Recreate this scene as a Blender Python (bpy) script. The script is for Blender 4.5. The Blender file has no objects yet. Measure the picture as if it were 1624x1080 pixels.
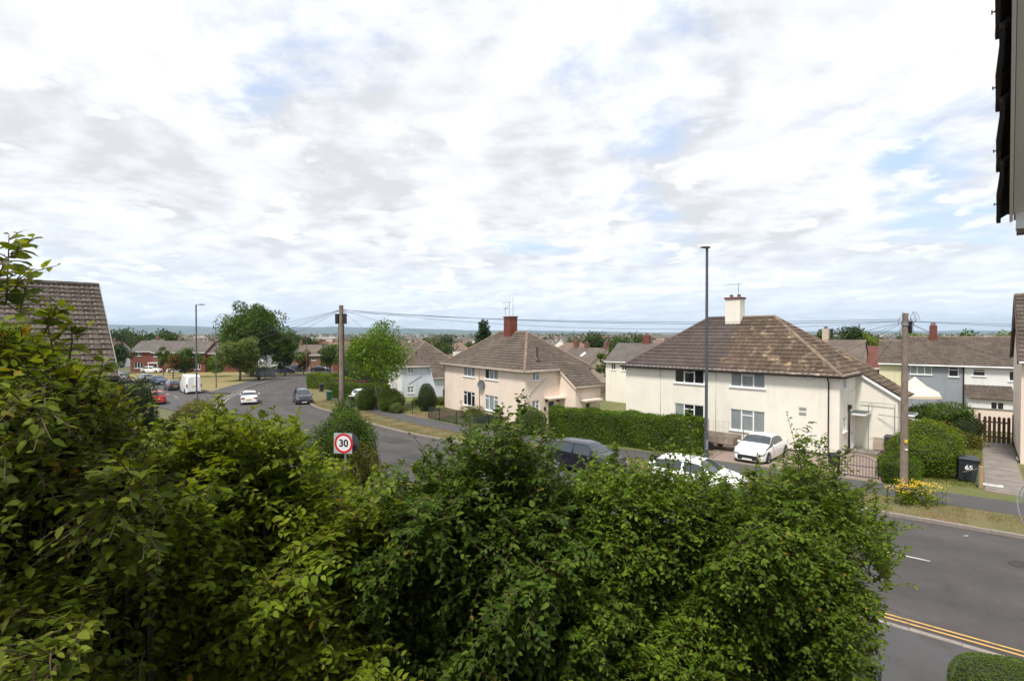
import bpy, math, random
import numpy as np
from mathutils import Vector, Matrix

random.seed(7)
RNG = np.random.default_rng(7)
SC = bpy.context.scene
COL = SC.collection
R = math.radians

# ------------------------------------------------------------------ camera
FPX, HY = 820.0, 530.0
PITCH = math.atan((540 - HY) / FPX)
CAMZ = 7.0
cd = bpy.data.cameras.new('camera')
cd.sensor_fit = 'HORIZONTAL'; cd.sensor_width = 36.0; cd.lens = FPX / 1624 * 36
cd.clip_start = 0.05; cd.clip_end = 30000
cam = bpy.data.objects.new('camera', cd); COL.objects.link(cam)
cam.location = (0, 0, CAMZ); cam.rotation_euler = (math.pi / 2 - PITCH, 0, 0)
SC.camera = cam

# ------------------------------------------------------------------ sky, sun, exposure
SUN_EL, SUN_AZ = R(61), R(-150)          # azimuth from +Y towards +X
SC.view_settings.view_transform = 'Standard'
SC.view_settings.look = 'None'
SC.view_settings.gamma = 1.0
SC.view_settings.use_curve_mapping = False
SC.view_settings.exposure = 1.05
W = bpy.data.worlds.new('World'); SC.world = W; W.use_nodes = True
wt = W.node_tree; wt.nodes.clear()
def wn(t, **k):
    n = wt.nodes.new(t)
    for a, v in k.items(): setattr(n, a, v)
    return n
def wl(a, b): wt.links.new(a, b)
def wmath(op, a, b=None, clamp=False):
    n = wn('ShaderNodeMath', operation=op, use_clamp=clamp)
    for i, v in enumerate((a, b)):
        if v is None: continue
        if isinstance(v, (int, float)): n.inputs[i].default_value = v
        else: wl(v, n.inputs[i])
    return n.outputs[0]
def wramp(v, lo, hi, a=0.0, b=1.0):
    n = wn('ShaderNodeMapRange', interpolation_type='SMOOTHSTEP')
    wl(v, n.inputs['Value'])
    n.inputs['From Min'].default_value = lo; n.inputs['From Max'].default_value = hi
    n.inputs['To Min'].default_value = a; n.inputs['To Max'].default_value = b
    return n.outputs['Result']
def wnoise(vec, scale, detail, rough, dist=0.0, off=(0, 0, 0), stretch=(1, 1, 1)):
    m = wn('ShaderNodeMapping'); wl(vec, m.inputs['Vector'])
    m.inputs['Location'].default_value = off; m.inputs['Scale'].default_value = stretch
    n = wn('ShaderNodeTexNoise'); wl(m.outputs[0], n.inputs['Vector'])
    n.inputs['Scale'].default_value = scale; n.inputs['Detail'].default_value = detail
    n.inputs['Roughness'].default_value = rough; n.inputs['Distortion'].default_value = dist
    return n.outputs['Fac']
def wmix(f, a, b):
    n = wn('ShaderNodeMix', data_type='RGBA')
    if isinstance(f, (int, float)): n.inputs[0].default_value = f
    else: wl(f, n.inputs[0])
    for i, v in ((6, a), (7, b)):
        if isinstance(v, tuple): n.inputs[i].default_value = v
        else: wl(v, n.inputs[i])
    return n.outputs[2]
sky = wn('ShaderNodeTexSky', sky_type='NISHITA')
sky.sun_disc = False; sky.sun_elevation = SUN_EL; sky.sun_rotation = SUN_AZ
sky.altitude = 60; sky.air_density = 1.0; sky.dust_density = 2.5; sky.ozone_density = 1.0
tc = wn('ShaderNodeTexCoord')
sx = wn('ShaderNodeSeparateXYZ'); wl(tc.outputs['Generated'], sx.inputs[0])
zz = wmath('MAXIMUM', sx.outputs[2], 0.0)
den = wmath('ADD', zz, 0.16)
cv = wn('ShaderNodeCombineXYZ')
wl(wmath('DIVIDE', sx.outputs[0], den), cv.inputs[0])
wl(wmath('DIVIDE', sx.outputs[1], den), cv.inputs[1])
CV = cv.outputs[0]
CO = (3.4, 2.3, 0.4)
n_big = wnoise(CV, 0.62, 4, 0.5, 0.1, CO)
n_mid = wnoise(CV, 1.35, 14, 0.57, 0.15, (CO[0] + 5, CO[1], 2))
n_mid2 = wnoise(CV, 1.35, 14, 0.57, 0.15, (CO[0] + 5.10, CO[1] + .05, 2.03))
n_streak = wnoise(CV, 0.8, 5, 0.5, 0.1, (1, 4, 3), (1, 1.3, 1))
n_puff = wnoise(CV, 2.1, 12, 0.55, 0.1, (7.3, 2.2, 5.0))
n_puff2 = wnoise(CV, 2.1, 12, 0.55, 0.1, (7.36, 2.30, 5.02))
dens = wmath('ADD', wmath('MULTIPLY', n_big, 0.40), wmath('MULTIPLY', n_mid, 0.85))
cover = wramp(dens, 0.405, 0.56)
relief = wmath('MULTIPLY', wmath('SUBTRACT', n_mid, n_mid2), 5.0)     # light from the left
thick = wramp(dens, 0.60, 0.82)
lum = wmath('ADD', wmath('ADD', 0.425, wmath('MULTIPLY', relief, 0.24)), wmath('MULTIPLY', n_streak, 0.23))
lum = wmath('SUBTRACT', lum, wmath('MULTIPLY', thick, 0.05))
lum = wmath('MAXIMUM', wmath('MINIMUM', lum, 0.66), 0.44)
cc = wn('ShaderNodeCombineColor')
wl(wmath('MULTIPLY', lum, 8.7), cc.inputs[0]); wl(wmath('MULTIPLY', lum, 8.85), cc.inputs[1]); wl(wmath('MULTIPLY', lum, 9.2), cc.inputs[2])
veil = wmix(0.50, sky.outputs[0], (3.9, 4.7, 6.4, 1))              # thin high cloud over the blue
col = wmix(cover, veil, cc.outputs[0])
puff = wmath('MULTIPLY', wramp(n_puff, 0.52, 0.585), wramp(zz, 0.10, 0.55, 0.85, 0.25))
plum = wmath('MAXIMUM', wmath('MINIMUM', wmath('ADD', 0.575, wmath('MULTIPLY', wmath('SUBTRACT', n_puff, n_puff2), 2.2)), 0.74), 0.52)
pc = wn('ShaderNodeCombineColor')
wl(wmath('MULTIPLY', plum, 8.75), pc.inputs[0]); wl(wmath('MULTIPLY', plum, 8.85), pc.inputs[1]); wl(wmath('MULTIPLY', plum, 9.1), pc.inputs[2])
col = wmix(puff, col, pc.outputs[0])                             # heaped clouds with shaded undersides
hz = wramp(zz, 0.0, 0.20, 0.55, 0.0)
col = wmix(hz, col, (4.9, 5.5, 6.4, 1))                             # air near the horizon
bg = wn('ShaderNodeBackground'); wl(col, bg.inputs[0]); bg.inputs[1].default_value = 0.1
wo = wn('ShaderNodeOutputWorld'); wl(bg.outputs[0], wo.inputs[0])

sl = bpy.data.lights.new('sun', 'SUN'); sl.energy = 2.3; sl.angle = R(10); sl.color = (1, .95, .87)
so = bpy.data.objects.new('sun', sl); COL.objects.link(so)
sd = Vector((math.sin(SUN_AZ) * math.cos(SUN_EL), math.cos(SUN_AZ) * math.cos(SUN_EL), math.sin(SUN_EL)))
so.rotation_euler = sd.to_track_quat('Z', 'Y').to_euler(); so.location = (-30, -10, 60)

# ------------------------------------------------------------------ positions
_GY = [-80, 14, 30, 45, 70, 120, 300, 600, 1500, 4000, 9500]
_GZ = [.1, .1, -.3, -.9, -1.2, -1.8, -5, -7, -6, 0, 40]
_ys = np.concatenate([np.arange(-80, 320, 1.0)])
_zs = np.interp(_ys, _GY, _GZ)
_k = np.ones(13) / 13
_zs = np.convolve(np.pad(_zs, 6, mode='edge'), _k, 'valid')
_zs[:14] = .1
_zs[-14:] = np.interp(_ys[-14:], _GY, _GZ)
def g(y):
    return float(np.interp(y, _ys, _zs)) if y < 318 else float(np.interp(y, _GY, _GZ))
def ray(px, py):
    X = (px - 812) / FPX; V = (540 - py) / FPX
    c, s = math.cos(PITCH), math.sin(PITCH)
    return Vector((X, c + V * s, -s + V * c))
def at(px, py, d):
    r = ray(px, py)
    return Vector((0, 0, CAMZ)) + r * (d / r.y)
def gp(px, py, dz=0.0):
    lo, hi = 1.0, 9000.0
    r = ray(px, py)
    for _ in range(60):
        m = (lo * hi) ** .5
        if CAMZ + r.z / r.y * m > g(m) + dz: lo = m
        else: hi = m
    return at(px, py, lo)

# ------------------------------------------------------------------ mesh helpers
class MB:
    def __init__(s): s.v = []; s.f = []; s.m = []
    def add(s, vs, fs, m=0):
        o = len(s.v); s.v += [tuple(p) for p in vs]
        for f in fs: s.f.append(tuple(i + o for i in f)); s.m.append(m)
    def poly(s, pts, m=0): s.add(pts, [tuple(range(len(pts)))], m)
    def box(s, x0, x1, y0, y1, z0, z1, m=0):
        v = [(x0, y0, z0), (x1, y0, z0), (x1, y1, z0), (x0, y1, z0), (x0, y0, z1), (x1, y0, z1), (x1, y1, z1), (x0, y1, z1)]
        s.add(v, [(0, 3, 2, 1), (4, 5, 6, 7), (0, 1, 5, 4), (1, 2, 6, 5), (2, 3, 7, 6), (3, 0, 4, 7)], m)
    def obox(s, c, ax, ay, az, m=0):       # centre and three half-extent vectors
        c, ax, ay, az = map(Vector, (c, ax, ay, az))
        v = [c + ax * i + ay * j + az * k for k in (-1, 1) for i, j in ((-1, -1), (1, -1), (1, 1), (-1, 1))]
        s.add(v, [(0, 3, 2, 1), (4, 5, 6, 7), (0, 1, 5, 4), (1, 2, 6, 5), (2, 3, 7, 6), (3, 0, 4, 7)], m)
    def bar(s, p, q, w, h, m=0, up=(0, 0, 1)):
        p, q = Vector(p), Vector(q); d = q - p; L = d.length
        if L < 1e-6: return
        d /= L; u = Vector(up)
        if abs(d.dot(u)) > .98: u = Vector((0, 1, 0))
        a = d.cross(u).normalized(); b = a.cross(d)
        s.obox((p + q) / 2, d * L / 2, a * w / 2, b * h / 2, m)
    def tube(s, pts, rad, n=8, m=0, cap=True):
        pts = [Vector(p) for p in pts]
        if not hasattr(rad, '__len__'): rad = [rad] * len(pts)
        o = len(s.v); ref = None
        for i, p in enumerate(pts):
            t = (pts[min(i + 1, len(pts) - 1)] - pts[max(i - 1, 0)])
            t = t.normalized() if t.length > 1e-9 else Vector((0, 0, 1))
            if ref is None: ref = Vector((1, 0, 0)) if abs(t.x) < .9 else Vector((0, 1, 0))
            a = (ref - t * ref.dot(t)).normalized(); b = t.cross(a); ref = a
            for k in range(n):
                an = 2 * math.pi * k / n
                s.v.append(tuple(p + (a * math.cos(an) + b * math.sin(an)) * rad[i]))
        for i in range(len(pts) - 1):
            for k in range(n):
                s.f.append((o + i * n + k, o + i * n + (k + 1) % n, o + (i + 1) * n + (k + 1) % n, o + (i + 1) * n + k)); s.m.append(m)
        if cap:
            s.f.append(tuple(o + k for k in reversed(range(n)))); s.m.append(m)
            s.f.append(tuple(o + (len(pts) - 1) * n + k for k in range(n))); s.m.append(m)
    def lathe(s, prof, n=16, m=0, M=None):      # (r, z) profile about local z
        o = len(s.v)
        for r, z in prof:
            for k in range(n):
                an = 2 * math.pi * k / n
                p = Vector((r * math.cos(an), r * math.sin(an), z))
                s.v.append(tuple(M @ p if M else p))
        for i in range(len(prof) - 1):
            for k in range(n):
                s.f.append((o + i * n + k, o + i * n + (k + 1) % n, o + (i + 1) * n + (k + 1) % n, o + (i + 1) * n + k)); s.m.append(m)
    def mesh(s, name, mats, smooth=False):
        me = bpy.data.meshes.new(name)
        me.from_pydata(s.v, [], s.f)
        for mt in (mats if isinstance(mats, (list, tuple)) else [mats]): me.materials.append(mt)
        if s.m and max(s.m) > 0: me.polygons.foreach_set('material_index', s.m)
        if smooth:
            me.polygons.foreach_set('use_smooth', [True] * len(s.f))
            if smooth == 'auto':
                try: me.set_sharp_from_angle(angle=R(40))
                except Exception: pass
        me.update()
        return me
    def build(s, name, mats, parent=None, smooth=False, loc=None, rz=0.0, bevel=0.0):
        o = link(name, s.mesh(name, mats, smooth), parent)
        if loc is not None: o.location = loc
        o.rotation_euler.z = rz
        if bevel:
            b = o.modifiers.new('bevel', 'BEVEL'); b.width = bevel; b.segments = 2; b.limit_method = 'ANGLE'
        return o
def link(name, me, parent=None):
    o = bpy.data.objects.new(name, me); COL.objects.link(o)
    if parent: o.parent = parent
    return o
def np_mesh(name, V, F, mat, smooth=False):      # F: (n, k) uniform polygons
    me = bpy.data.meshes.new(name)
    n, k = F.shape
    me.vertices.add(len(V)); me.vertices.foreach_set('co', np.ascontiguousarray(V, dtype=np.float32).ravel())
    me.loops.add(n * k); me.loops.foreach_set('vertex_index', np.ascontiguousarray(F, dtype=np.int32).ravel())
    me.polygons.add(n); me.polygons.foreach_set('loop_start', np.arange(0, n * k, k, dtype=np.int32))
    if smooth: me.polygons.foreach_set('use_smooth', np.ones(n, dtype=bool))
    me.materials.append(mat)
    me.update(calc_edges=True)
    return me
def tag(o, label=None, cat=None, group=None, kind=None):
    if label: o['label'] = label
    if cat: o['category'] = cat
    if group: o['group'] = group
    if kind: o['kind'] = kind
    return o
def thing(name, label, cat, loc=(0, 0, 0), rz=0.0, group=None):
    o = bpy.data.objects.new(name, None); COL.objects.link(o)
    o.empty_display_size = .2
    o.location = loc; o.rotation_euler.z = rz
    return tag(o, label, cat, group)
def copy_tree(o, parent=None, loc=None, rz=None, label=None):
    c = o.copy(); COL.objects.link(c); c.parent = parent
    if loc is not None: c.location = loc
    if rz is not None: c.rotation_euler.z = rz
    if label: c['label'] = label
    for ch in o.children: copy_tree(ch, c)
    return c

# ------------------------------------------------------------------ materials
_mc = {}
def M(name, col, rough=.8, var=.12, scale=3.0, bump=0.0, bscale=40.0, metal=0.0, col2=None, spec=.5, dirt=None, dscale=.8, dlo=.5, dhi=.7, coat=0.0, coord='Object', detail=6, streak=None, sscale=1.0):
    if name in _mc: return _mc[name]
    m = bpy.data.materials.new(name); m.use_nodes = True
    nt = m.node_tree; b = nt.nodes['Principled BSDF']
    b.inputs['Roughness'].default_value = rough; b.inputs['Metallic'].default_value = metal
    b.inputs['Specular IOR Level'].default_value = spec
    if coat: b.inputs['Coat Weight'].default_value = coat; b.inputs['Coat Roughness'].default_value = .05
    tcn = nt.nodes.new('ShaderNodeTexCoord'); vec = tcn.outputs[coord]
    def noise(sc, det=6, ro=.6):
        n = nt.nodes.new('ShaderNodeTexNoise'); nt.links.new(vec, n.inputs['Vector'])
        n.inputs['Scale'].default_value = sc; n.inputs['Detail'].default_value = det; n.inputs['Roughness'].default_value = ro
        return n.outputs['Fac']
    def rng(v, lo, hi):
        n = nt.nodes.new('ShaderNodeMapRange'); nt.links.new(v, n.inputs['Value'])
        n.inputs['From Min'].default_value = lo; n.inputs['From Max'].default_value = hi
        return n.outputs['Result']
    def mix(f, a, c):
        n = nt.nodes.new('ShaderNodeMix'); n.data_type = 'RGBA'; nt.links.new(f, n.inputs[0])
        for i, v in ((6, a), (7, c)):
            if isinstance(v, (tuple, list)): n.inputs[i].default_value = tuple(v)[:3] + (1,)
            else: nt.links.new(v, n.inputs[i])
        return n.outputs[2]
    a = tuple(max(0, c * (1 - var)) for c in col); c2 = col2 or tuple(min(1, c * (1 + var)) for c in col)
    out = mix(rng(noise(scale, detail), .3, .7), a, c2)
    if dirt: out = mix(rng(noise(dscale, 8, .65), dlo, dhi), out, dirt)
    if streak:          # rain streaks on walls, painted fold shading on net curtains; long in z
        mp = nt.nodes.new('ShaderNodeMapping'); nt.links.new(vec, mp.inputs['Vector']); mp.inputs['Scale'].default_value = (2.6, 2.6, .16)
        n = nt.nodes.new('ShaderNodeTexNoise'); nt.links.new(mp.outputs[0], n.inputs['Vector']); n.inputs['Scale'].default_value = sscale; n.inputs['Detail'].default_value = 9; n.inputs['Roughness'].default_value = .7
        out = mix(rng(n.outputs['Fac'], .53, .88), out, streak)
    nt.links.new(out, b.inputs['Base Color'])
    if bump:
        bn = nt.nodes.new('ShaderNodeBump'); bn.inputs['Strength'].default_value = bump; bn.inputs['Distance'].default_value = .02
        nt.links.new(noise(bscale, 4), bn.inputs['Height']); nt.links.new(bn.outputs[0], b.inputs['Normal'])
    _mc[name] = m
    return m
def M_island(name, cols, rough=.85, lichen=None, lscale=1.2, llo=.55, lhi=.68, bump=.3, bscale=60, speck=.35):
    """colour changes from piece to piece of a mesh, with lichen patches"""
    m = bpy.data.materials.new(name); m.use_nodes = True
    nt = m.node_tree; b = nt.nodes['Principled BSDF']; b.inputs['Roughness'].default_value = rough
    b.inputs['Specular IOR Level'].default_value = .3
    ge = nt.nodes.new('ShaderNodeNewGeometry'); rp = nt.nodes.new('ShaderNodeValToRGB')
    nt.links.new(ge.outputs['Random Per Island'], rp.inputs[0])
    el = rp.color_ramp.elements
    while len(el) < len(cols): el.new(.5)
    mean = [sum(c[q] for c in cols) / len(cols) for q in range(3)]; cols = [tuple(mean[q] + (c[q] - mean[q]) * .55 for q in range(3)) for c in cols]
    for i, c in enumerate(cols): el[i].position = i / (len(cols) - 1); el[i].color = tuple(q * .87 for q in c) + (1,)
    tcn = nt.nodes.new('ShaderNodeTexCoord')
    def noise(sc, det=6, ro=.65):
        n = nt.nodes.new('ShaderNodeTexNoise'); nt.links.new(tcn.outputs['Object'], n.inputs['Vector'])
        n.inputs['Scale'].default_value = sc; n.inputs['Detail'].default_value = det; n.inputs['Roughness'].default_value = ro
        return n.outputs['Fac']
    def mix(f, a, c, bt='MIX'):
        n = nt.nodes.new('ShaderNodeMix'); n.data_type = 'RGBA'; n.blend_type = bt
        if isinstance(f, float): n.inputs[0].default_value = f
        else: nt.links.new(f, n.inputs[0])
        for i, v in ((6, a), (7, c)):
            if isinstance(v, (tuple, list)): n.inputs[i].default_value = tuple(v)[:3] + (1,)
            else: nt.links.new(v, n.inputs[i])
        return n.outputs[2]
    out = rp.outputs[0]
    sp = nt.nodes.new('ShaderNodeMapRange'); nt.links.new(noise(14), sp.inputs['Value'])
    sp.inputs['From Min'].default_value = .35; sp.inputs['From Max'].default_value = .65
    sp.inputs['To Min'].default_value = 1 - speck; sp.inputs['To Max'].default_value = 1 + speck
    vm = nt.nodes.new('ShaderNodeVectorMath'); vm.operation = 'SCALE'
    nt.links.new(out, vm.inputs[0]); nt.links.new(sp.outputs[0], vm.inputs['Scale']); out = vm.outputs[0]
    wr_ = nt.nodes.new('ShaderNodeMapRange'); nt.links.new(noise(.55, 8, .6), wr_.inputs['Value']); wr_.inputs['From Min'].default_value = .3; wr_.inputs['From Max'].default_value = .7; wr_.inputs['To Min'].default_value = .78; wr_.inputs['To Max'].default_value = 1.2
    v2 = nt.nodes.new('ShaderNodeVectorMath'); v2.operation = 'SCALE'; nt.links.new(out, v2.inputs[0]); nt.links.new(wr_.outputs[0], v2.inputs['Scale']); out = v2.outputs[0]
    if lichen:
        lr = nt.nodes.new('ShaderNodeMapRange'); nt.links.new(noise(lscale, 10, .7), lr.inputs['Value'])
        lr.inputs['From Min'].default_value = llo; lr.inputs['From Max'].default_value = lhi
        out = mix(lr.outputs[0], out, lichen)
    nt.links.new(out, b.inputs['Base Color'])
    if bump:
        bn = nt.nodes.new('ShaderNodeBump'); bn.inputs['Strength'].default_value = bump; bn.inputs['Distance'].default_value = .01
        nt.links.new(noise(bscale, 4), bn.inputs['Height']); nt.links.new(bn.outputs[0], b.inputs['Normal'])
    return m
def M_leaf(name, cols, trans=.3, rough=.55, spec=.22, tcol=None, rare=None):
    m = bpy.data.materials.new(name); m.use_nodes = True
    nt = m.node_tree; b = nt.nodes['Principled BSDF']; out = nt.nodes['Material Output']
    b.inputs['Roughness'].default_value = rough; b.inputs['Specular IOR Level'].default_value = spec
    ge = nt.nodes.new('ShaderNodeNewGeometry'); rp = nt.nodes.new('ShaderNodeValToRGB')
    nt.links.new(ge.outputs['Random Per Island'], rp.inputs[0])
    el = rp.color_ramp.elements
    while len(el) < len(cols): el.new(.5)
    for i, c in enumerate(cols): el[i].position = i / (len(cols) - 1); el[i].color = tuple(c) + (1,)
    if rare:
        for i in range(len(cols)): el[i].position *= .99
        e_ = el.new(.997); e_.color = tuple(rare) + (1,)
    tcn = nt.nodes.new('ShaderNodeTexCoord'); nz = nt.nodes.new('ShaderNodeTexNoise')
    nt.links.new(tcn.outputs['Object'], nz.inputs['Vector']); nz.inputs['Scale'].default_value = .9; nz.inputs['Detail'].default_value = 3
    mr = nt.nodes.new('ShaderNodeMapRange'); nt.links.new(nz.outputs['Fac'], mr.inputs['Value'])
    mr.inputs['From Min'].default_value = .3; mr.inputs['From Max'].default_value = .7
    mr.inputs['To Min'].default_value = .75; mr.inputs['To Max'].default_value = 1.3
    vm = nt.nodes.new('ShaderNodeVectorMath'); vm.operation = 'SCALE'
    nt.links.new(rp.outputs[0], vm.inputs[0]); nt.links.new(mr.outputs[0], vm.inputs['Scale'])
    nt.links.new(vm.outputs[0], b.inputs['Base Color'])
    tr = nt.nodes.new('ShaderNodeBsdfTranslucent')
    t2 = nt.nodes.new('ShaderNodeVectorMath'); t2.operation = 'MULTIPLY'; t2.inputs[1].default_value = tcol or (1.5, 1.35, .5)
    nt.links.new(vm.outputs[0], t2.inputs[0]); nt.links.new(t2.outputs[0], tr.inputs['Color'])
    ms = nt.nodes.new('ShaderNodeMixShader'); ms.inputs[0].default_value = trans
    nt.links.new(b.outputs[0], ms.inputs[1]); nt.links.new(tr.outputs[0], ms.inputs[2]); nt.links.new(ms.outputs[0], out.inputs['Surface'])
    return m

m_asphalt = M('asphalt', (.058, .053, .052), .9, .10, .35, .5, 90, col2=(.07, .063, .061), dirt=(.05, .046, .045), dscale=1.5)
def M_road():
    m = bpy.data.materials.new('asphalt_worn'); m.use_nodes = True; nt = m.node_tree; b = nt.nodes['Principled BSDF']
    b.inputs['Roughness'].default_value = .85; b.inputs['Specular IOR Level'].default_value = .35
    tcn = nt.nodes.new('ShaderNodeTexCoord'); uv = nt.nodes.new('ShaderNodeUVMap')
    def nd(t, **k):
        n = nt.nodes.new(t)
        for a, v in k.items():
            if hasattr(n, a) and a not in n.inputs: setattr(n, a, v)
        return n
    def noise(sc, det=6, ro=.6, vec=None):
        n = nt.nodes.new('ShaderNodeTexNoise'); nt.links.new(vec or tcn.outputs['Object'], n.inputs['Vector']); n.inputs['Scale'].default_value = sc; n.inputs['Detail'].default_value = det; n.inputs['Roughness'].default_value = ro; return n.outputs['Fac']
    def rng(v, lo, hi, a=0., c=1.):
        n = nt.nodes.new('ShaderNodeMapRange'); nt.links.new(v, n.inputs['Value']); n.inputs['From Min'].default_value = lo; n.inputs['From Max'].default_value = hi; n.inputs['To Min'].default_value = a; n.inputs['To Max'].default_value = c; return n.outputs['Result']
    def mul(a, c):
        n = nt.nodes.new('ShaderNodeMath'); n.operation = 'MULTIPLY'
        for i, v in enumerate((a, c)):
            if isinstance(v, float): n.inputs[i].default_value = v
            else: nt.links.new(v, n.inputs[i])
        return n.outputs[0]
    sp = nt.nodes.new('ShaderNodeSeparateXYZ'); nt.links.new(uv.outputs[0], sp.inputs[0])
    w = nt.nodes.new('ShaderNodeMath'); w.operation = 'SINE'; k = nt.nodes.new('ShaderNodeMath'); k.operation = 'MULTIPLY_ADD'; nt.links.new(sp.outputs[0], k.inputs[0]); k.inputs[1].default_value = 25.1; k.inputs[2].default_value = -1.57; nt.links.new(k.outputs[0], w.inputs[0])
    track = rng(w.outputs[0], -1, 1, .93, 1.09)
    big = rng(noise(.22, 5), .35, .65, .86, 1.12); grit = rng(noise(38, 3, .7), .3, .7, .80, 1.22); mid = rng(noise(1.7, 8, .7), .35, .65, .90, 1.10)
    vo = nt.nodes.new('ShaderNodeTexVoronoi'); vo.feature = 'DISTANCE_TO_EDGE'; vo.inputs['Scale'].default_value = .33
    wv = nt.nodes.new('ShaderNodeVectorMath'); wv.operation = 'MULTIPLY_ADD'; nz = nt.nodes.new('ShaderNodeTexNoise'); nt.links.new(tcn.outputs['Object'], nz.inputs['Vector']); nz.inputs['Scale'].default_value = 1.3; nz.inputs['Detail'].default_value = 6
    nt.links.new(nz.outputs['Color'], wv.inputs[0]); wv.inputs[1].default_value = (1.3, 1.3, 0); nt.links.new(tcn.outputs['Object'], wv.inputs[2]); nt.links.new(wv.outputs[0], vo.inputs['Vector'])
    crack = rng(vo.outputs['Distance'], .0, .010, .86, 1.0)
    tot = mul(mul(mul(track, big), mul(grit, mid)), crack)
    vm = nt.nodes.new('ShaderNodeVectorMath'); vm.operation = 'SCALE'; vm.inputs[0].default_value = (.066, .060, .0585); nt.links.new(tot, vm.inputs['Scale']); nt.links.new(vm.outputs[0], b.inputs['Base Color'])
    bn = nt.nodes.new('ShaderNodeBump'); bn.inputs['Strength'].default_value = .5; bn.inputs['Distance'].default_value = .02; nt.links.new(noise(70, 3), bn.inputs['Height']); nt.links.new(bn.outputs[0], b.inputs['Normal'])
    return m
m_road = M_road()
m_side_asphalt = M('side_asphalt', (.068, .064, .063), .9, .1, .3, .3, 90)
m_pave = M('footpath_asphalt', (.068, .065, .067), .9, .12, .6, .3, 80, dirt=(.053, .05, .05), dscale=1.2)
m_kerb = M('concrete_kerb', (.25, .215, .19), .9, .18, 2.5, .3, 50, dirt=(.2, .18, .16), dscale=1.5)
m_gwhite = M('road_paint_white', (.50, .48, .45), .7, .15, 4, dirt=(.16, .15, .145), dscale=4, dlo=.48, dhi=.64)
m_gyellow = M('road_paint_yellow', (.52, .31, .09), .7, .12, 4, dirt=(.2, .14, .07), dscale=4, dlo=.50, dhi=.66)
m_drygrass = M('dry_verge', (.22, .165, .075), .95, .2, 1.0, .6, 30, col2=(.10, .11, .04), dirt=(.16, .10, .055), dscale=.7)
m_lawn = M('lawn', (.10, .125, .03), .95, .2, .5, .5, 30, col2=(.19, .17, .06), dirt=(.06, .09, .02), dscale=.25)
m_green_dry = M('parched_green', (.30, .22, .09), .95, .2, .12, .5, 20, col2=(.17, .17, .055), dirt=(.24, .17, .08), dscale=.07)
m_terrain = M('terrain_grass', (.085, .10, .035), .95, .25, .01, col2=(.13, .12, .05), dirt=(.05, .065, .025), dscale=.004)
m_soil = M('bare_soil', (.20, .13, .075), .95, .2, 2, .5, 30)
m_uncut = M('garden_earth', (.05, .045, .028), .95, .3, 2, .6, 20)
m_blockpave = M('block_paving', (.26, .18, .15), .9, .2, 5, .4, 60, col2=(.30, .24, .21))
m_slab = M('concrete_slab', (.20, .175, .155), .9, .15, 2, .3, 60, dirt=(.135, .11, .095), dscale=1.3)
m_upvc = M('white_upvc', (.80, .81, .82), .35, .03, 3)
m_glass = M('dark_window_glass', (.018, .02, .022), .08, .4, 1.5, spec=.8)
m_net = M('net_curtain_behind_glass', (.25, .28, .28), .25, .06, 2.0, spec=.8, streak=(.07, .085, .09), sscale=3.2)  # shade of the curtain folds put into the colour as dark vertical streaks
m_blind = M('pale_blind_behind_glass', (.52, .54, .60), .3, .1, 3, spec=.8)
m_black = M('black_metal', (.012, .012, .013), .5, .3, 5)
m_dkpipe = M('dark_brown_pipe', (.03, .02, .016), .5, .2, 5)
m_greymetal = M('grey_painted_steel', (.075, .085, .10), .55, .12, 3, metal=.2)
m_galv = M('galvanised_steel', (.30, .31, .32), .5, .15, 8, metal=.6)
m_wood = M('weathered_pole_wood', (.21, .165, .13), .9, .2, 3, .5, 40, dirt=(.13, .10, .08), dscale=1.4)
m_brown = M('brown_stained_wood', (.075, .035, .022), .8, .25, 6, .3, 30)
m_fencew = M('orange_brown_fence', (.20, .095, .045), .85, .2, 5, .3, 30)
m_rubber = M('tyre_rubber', (.012, .012, .012), .8, .2, 6)
m_rim = M('alloy_rim', (.35, .36, .37), .3, .1, 6, metal=.8)
m_carglass = M('car_glass', (.035, .046, .055), .05, .3, 1, spec=.9)
m_lamp = M('headlamp_lens', (.34, .36, .38), .12, .1, 8, spec=.8)
m_tail = M('tail_lamp_red', (.30, .012, .012), .2, .1, 8)
m_plate_y = M('plate_yellow', (.62, .45, .06), .5, .05, 8)
m_plate_w = M('plate_white', (.68, .68, .66), .5, .05, 8)
m_plastic = M('black_plastic', (.018, .019, .021), .55, .2, 5)
m_chrome = M('trim_dark', (.03, .03, .032), .3, .2, 5)

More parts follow.
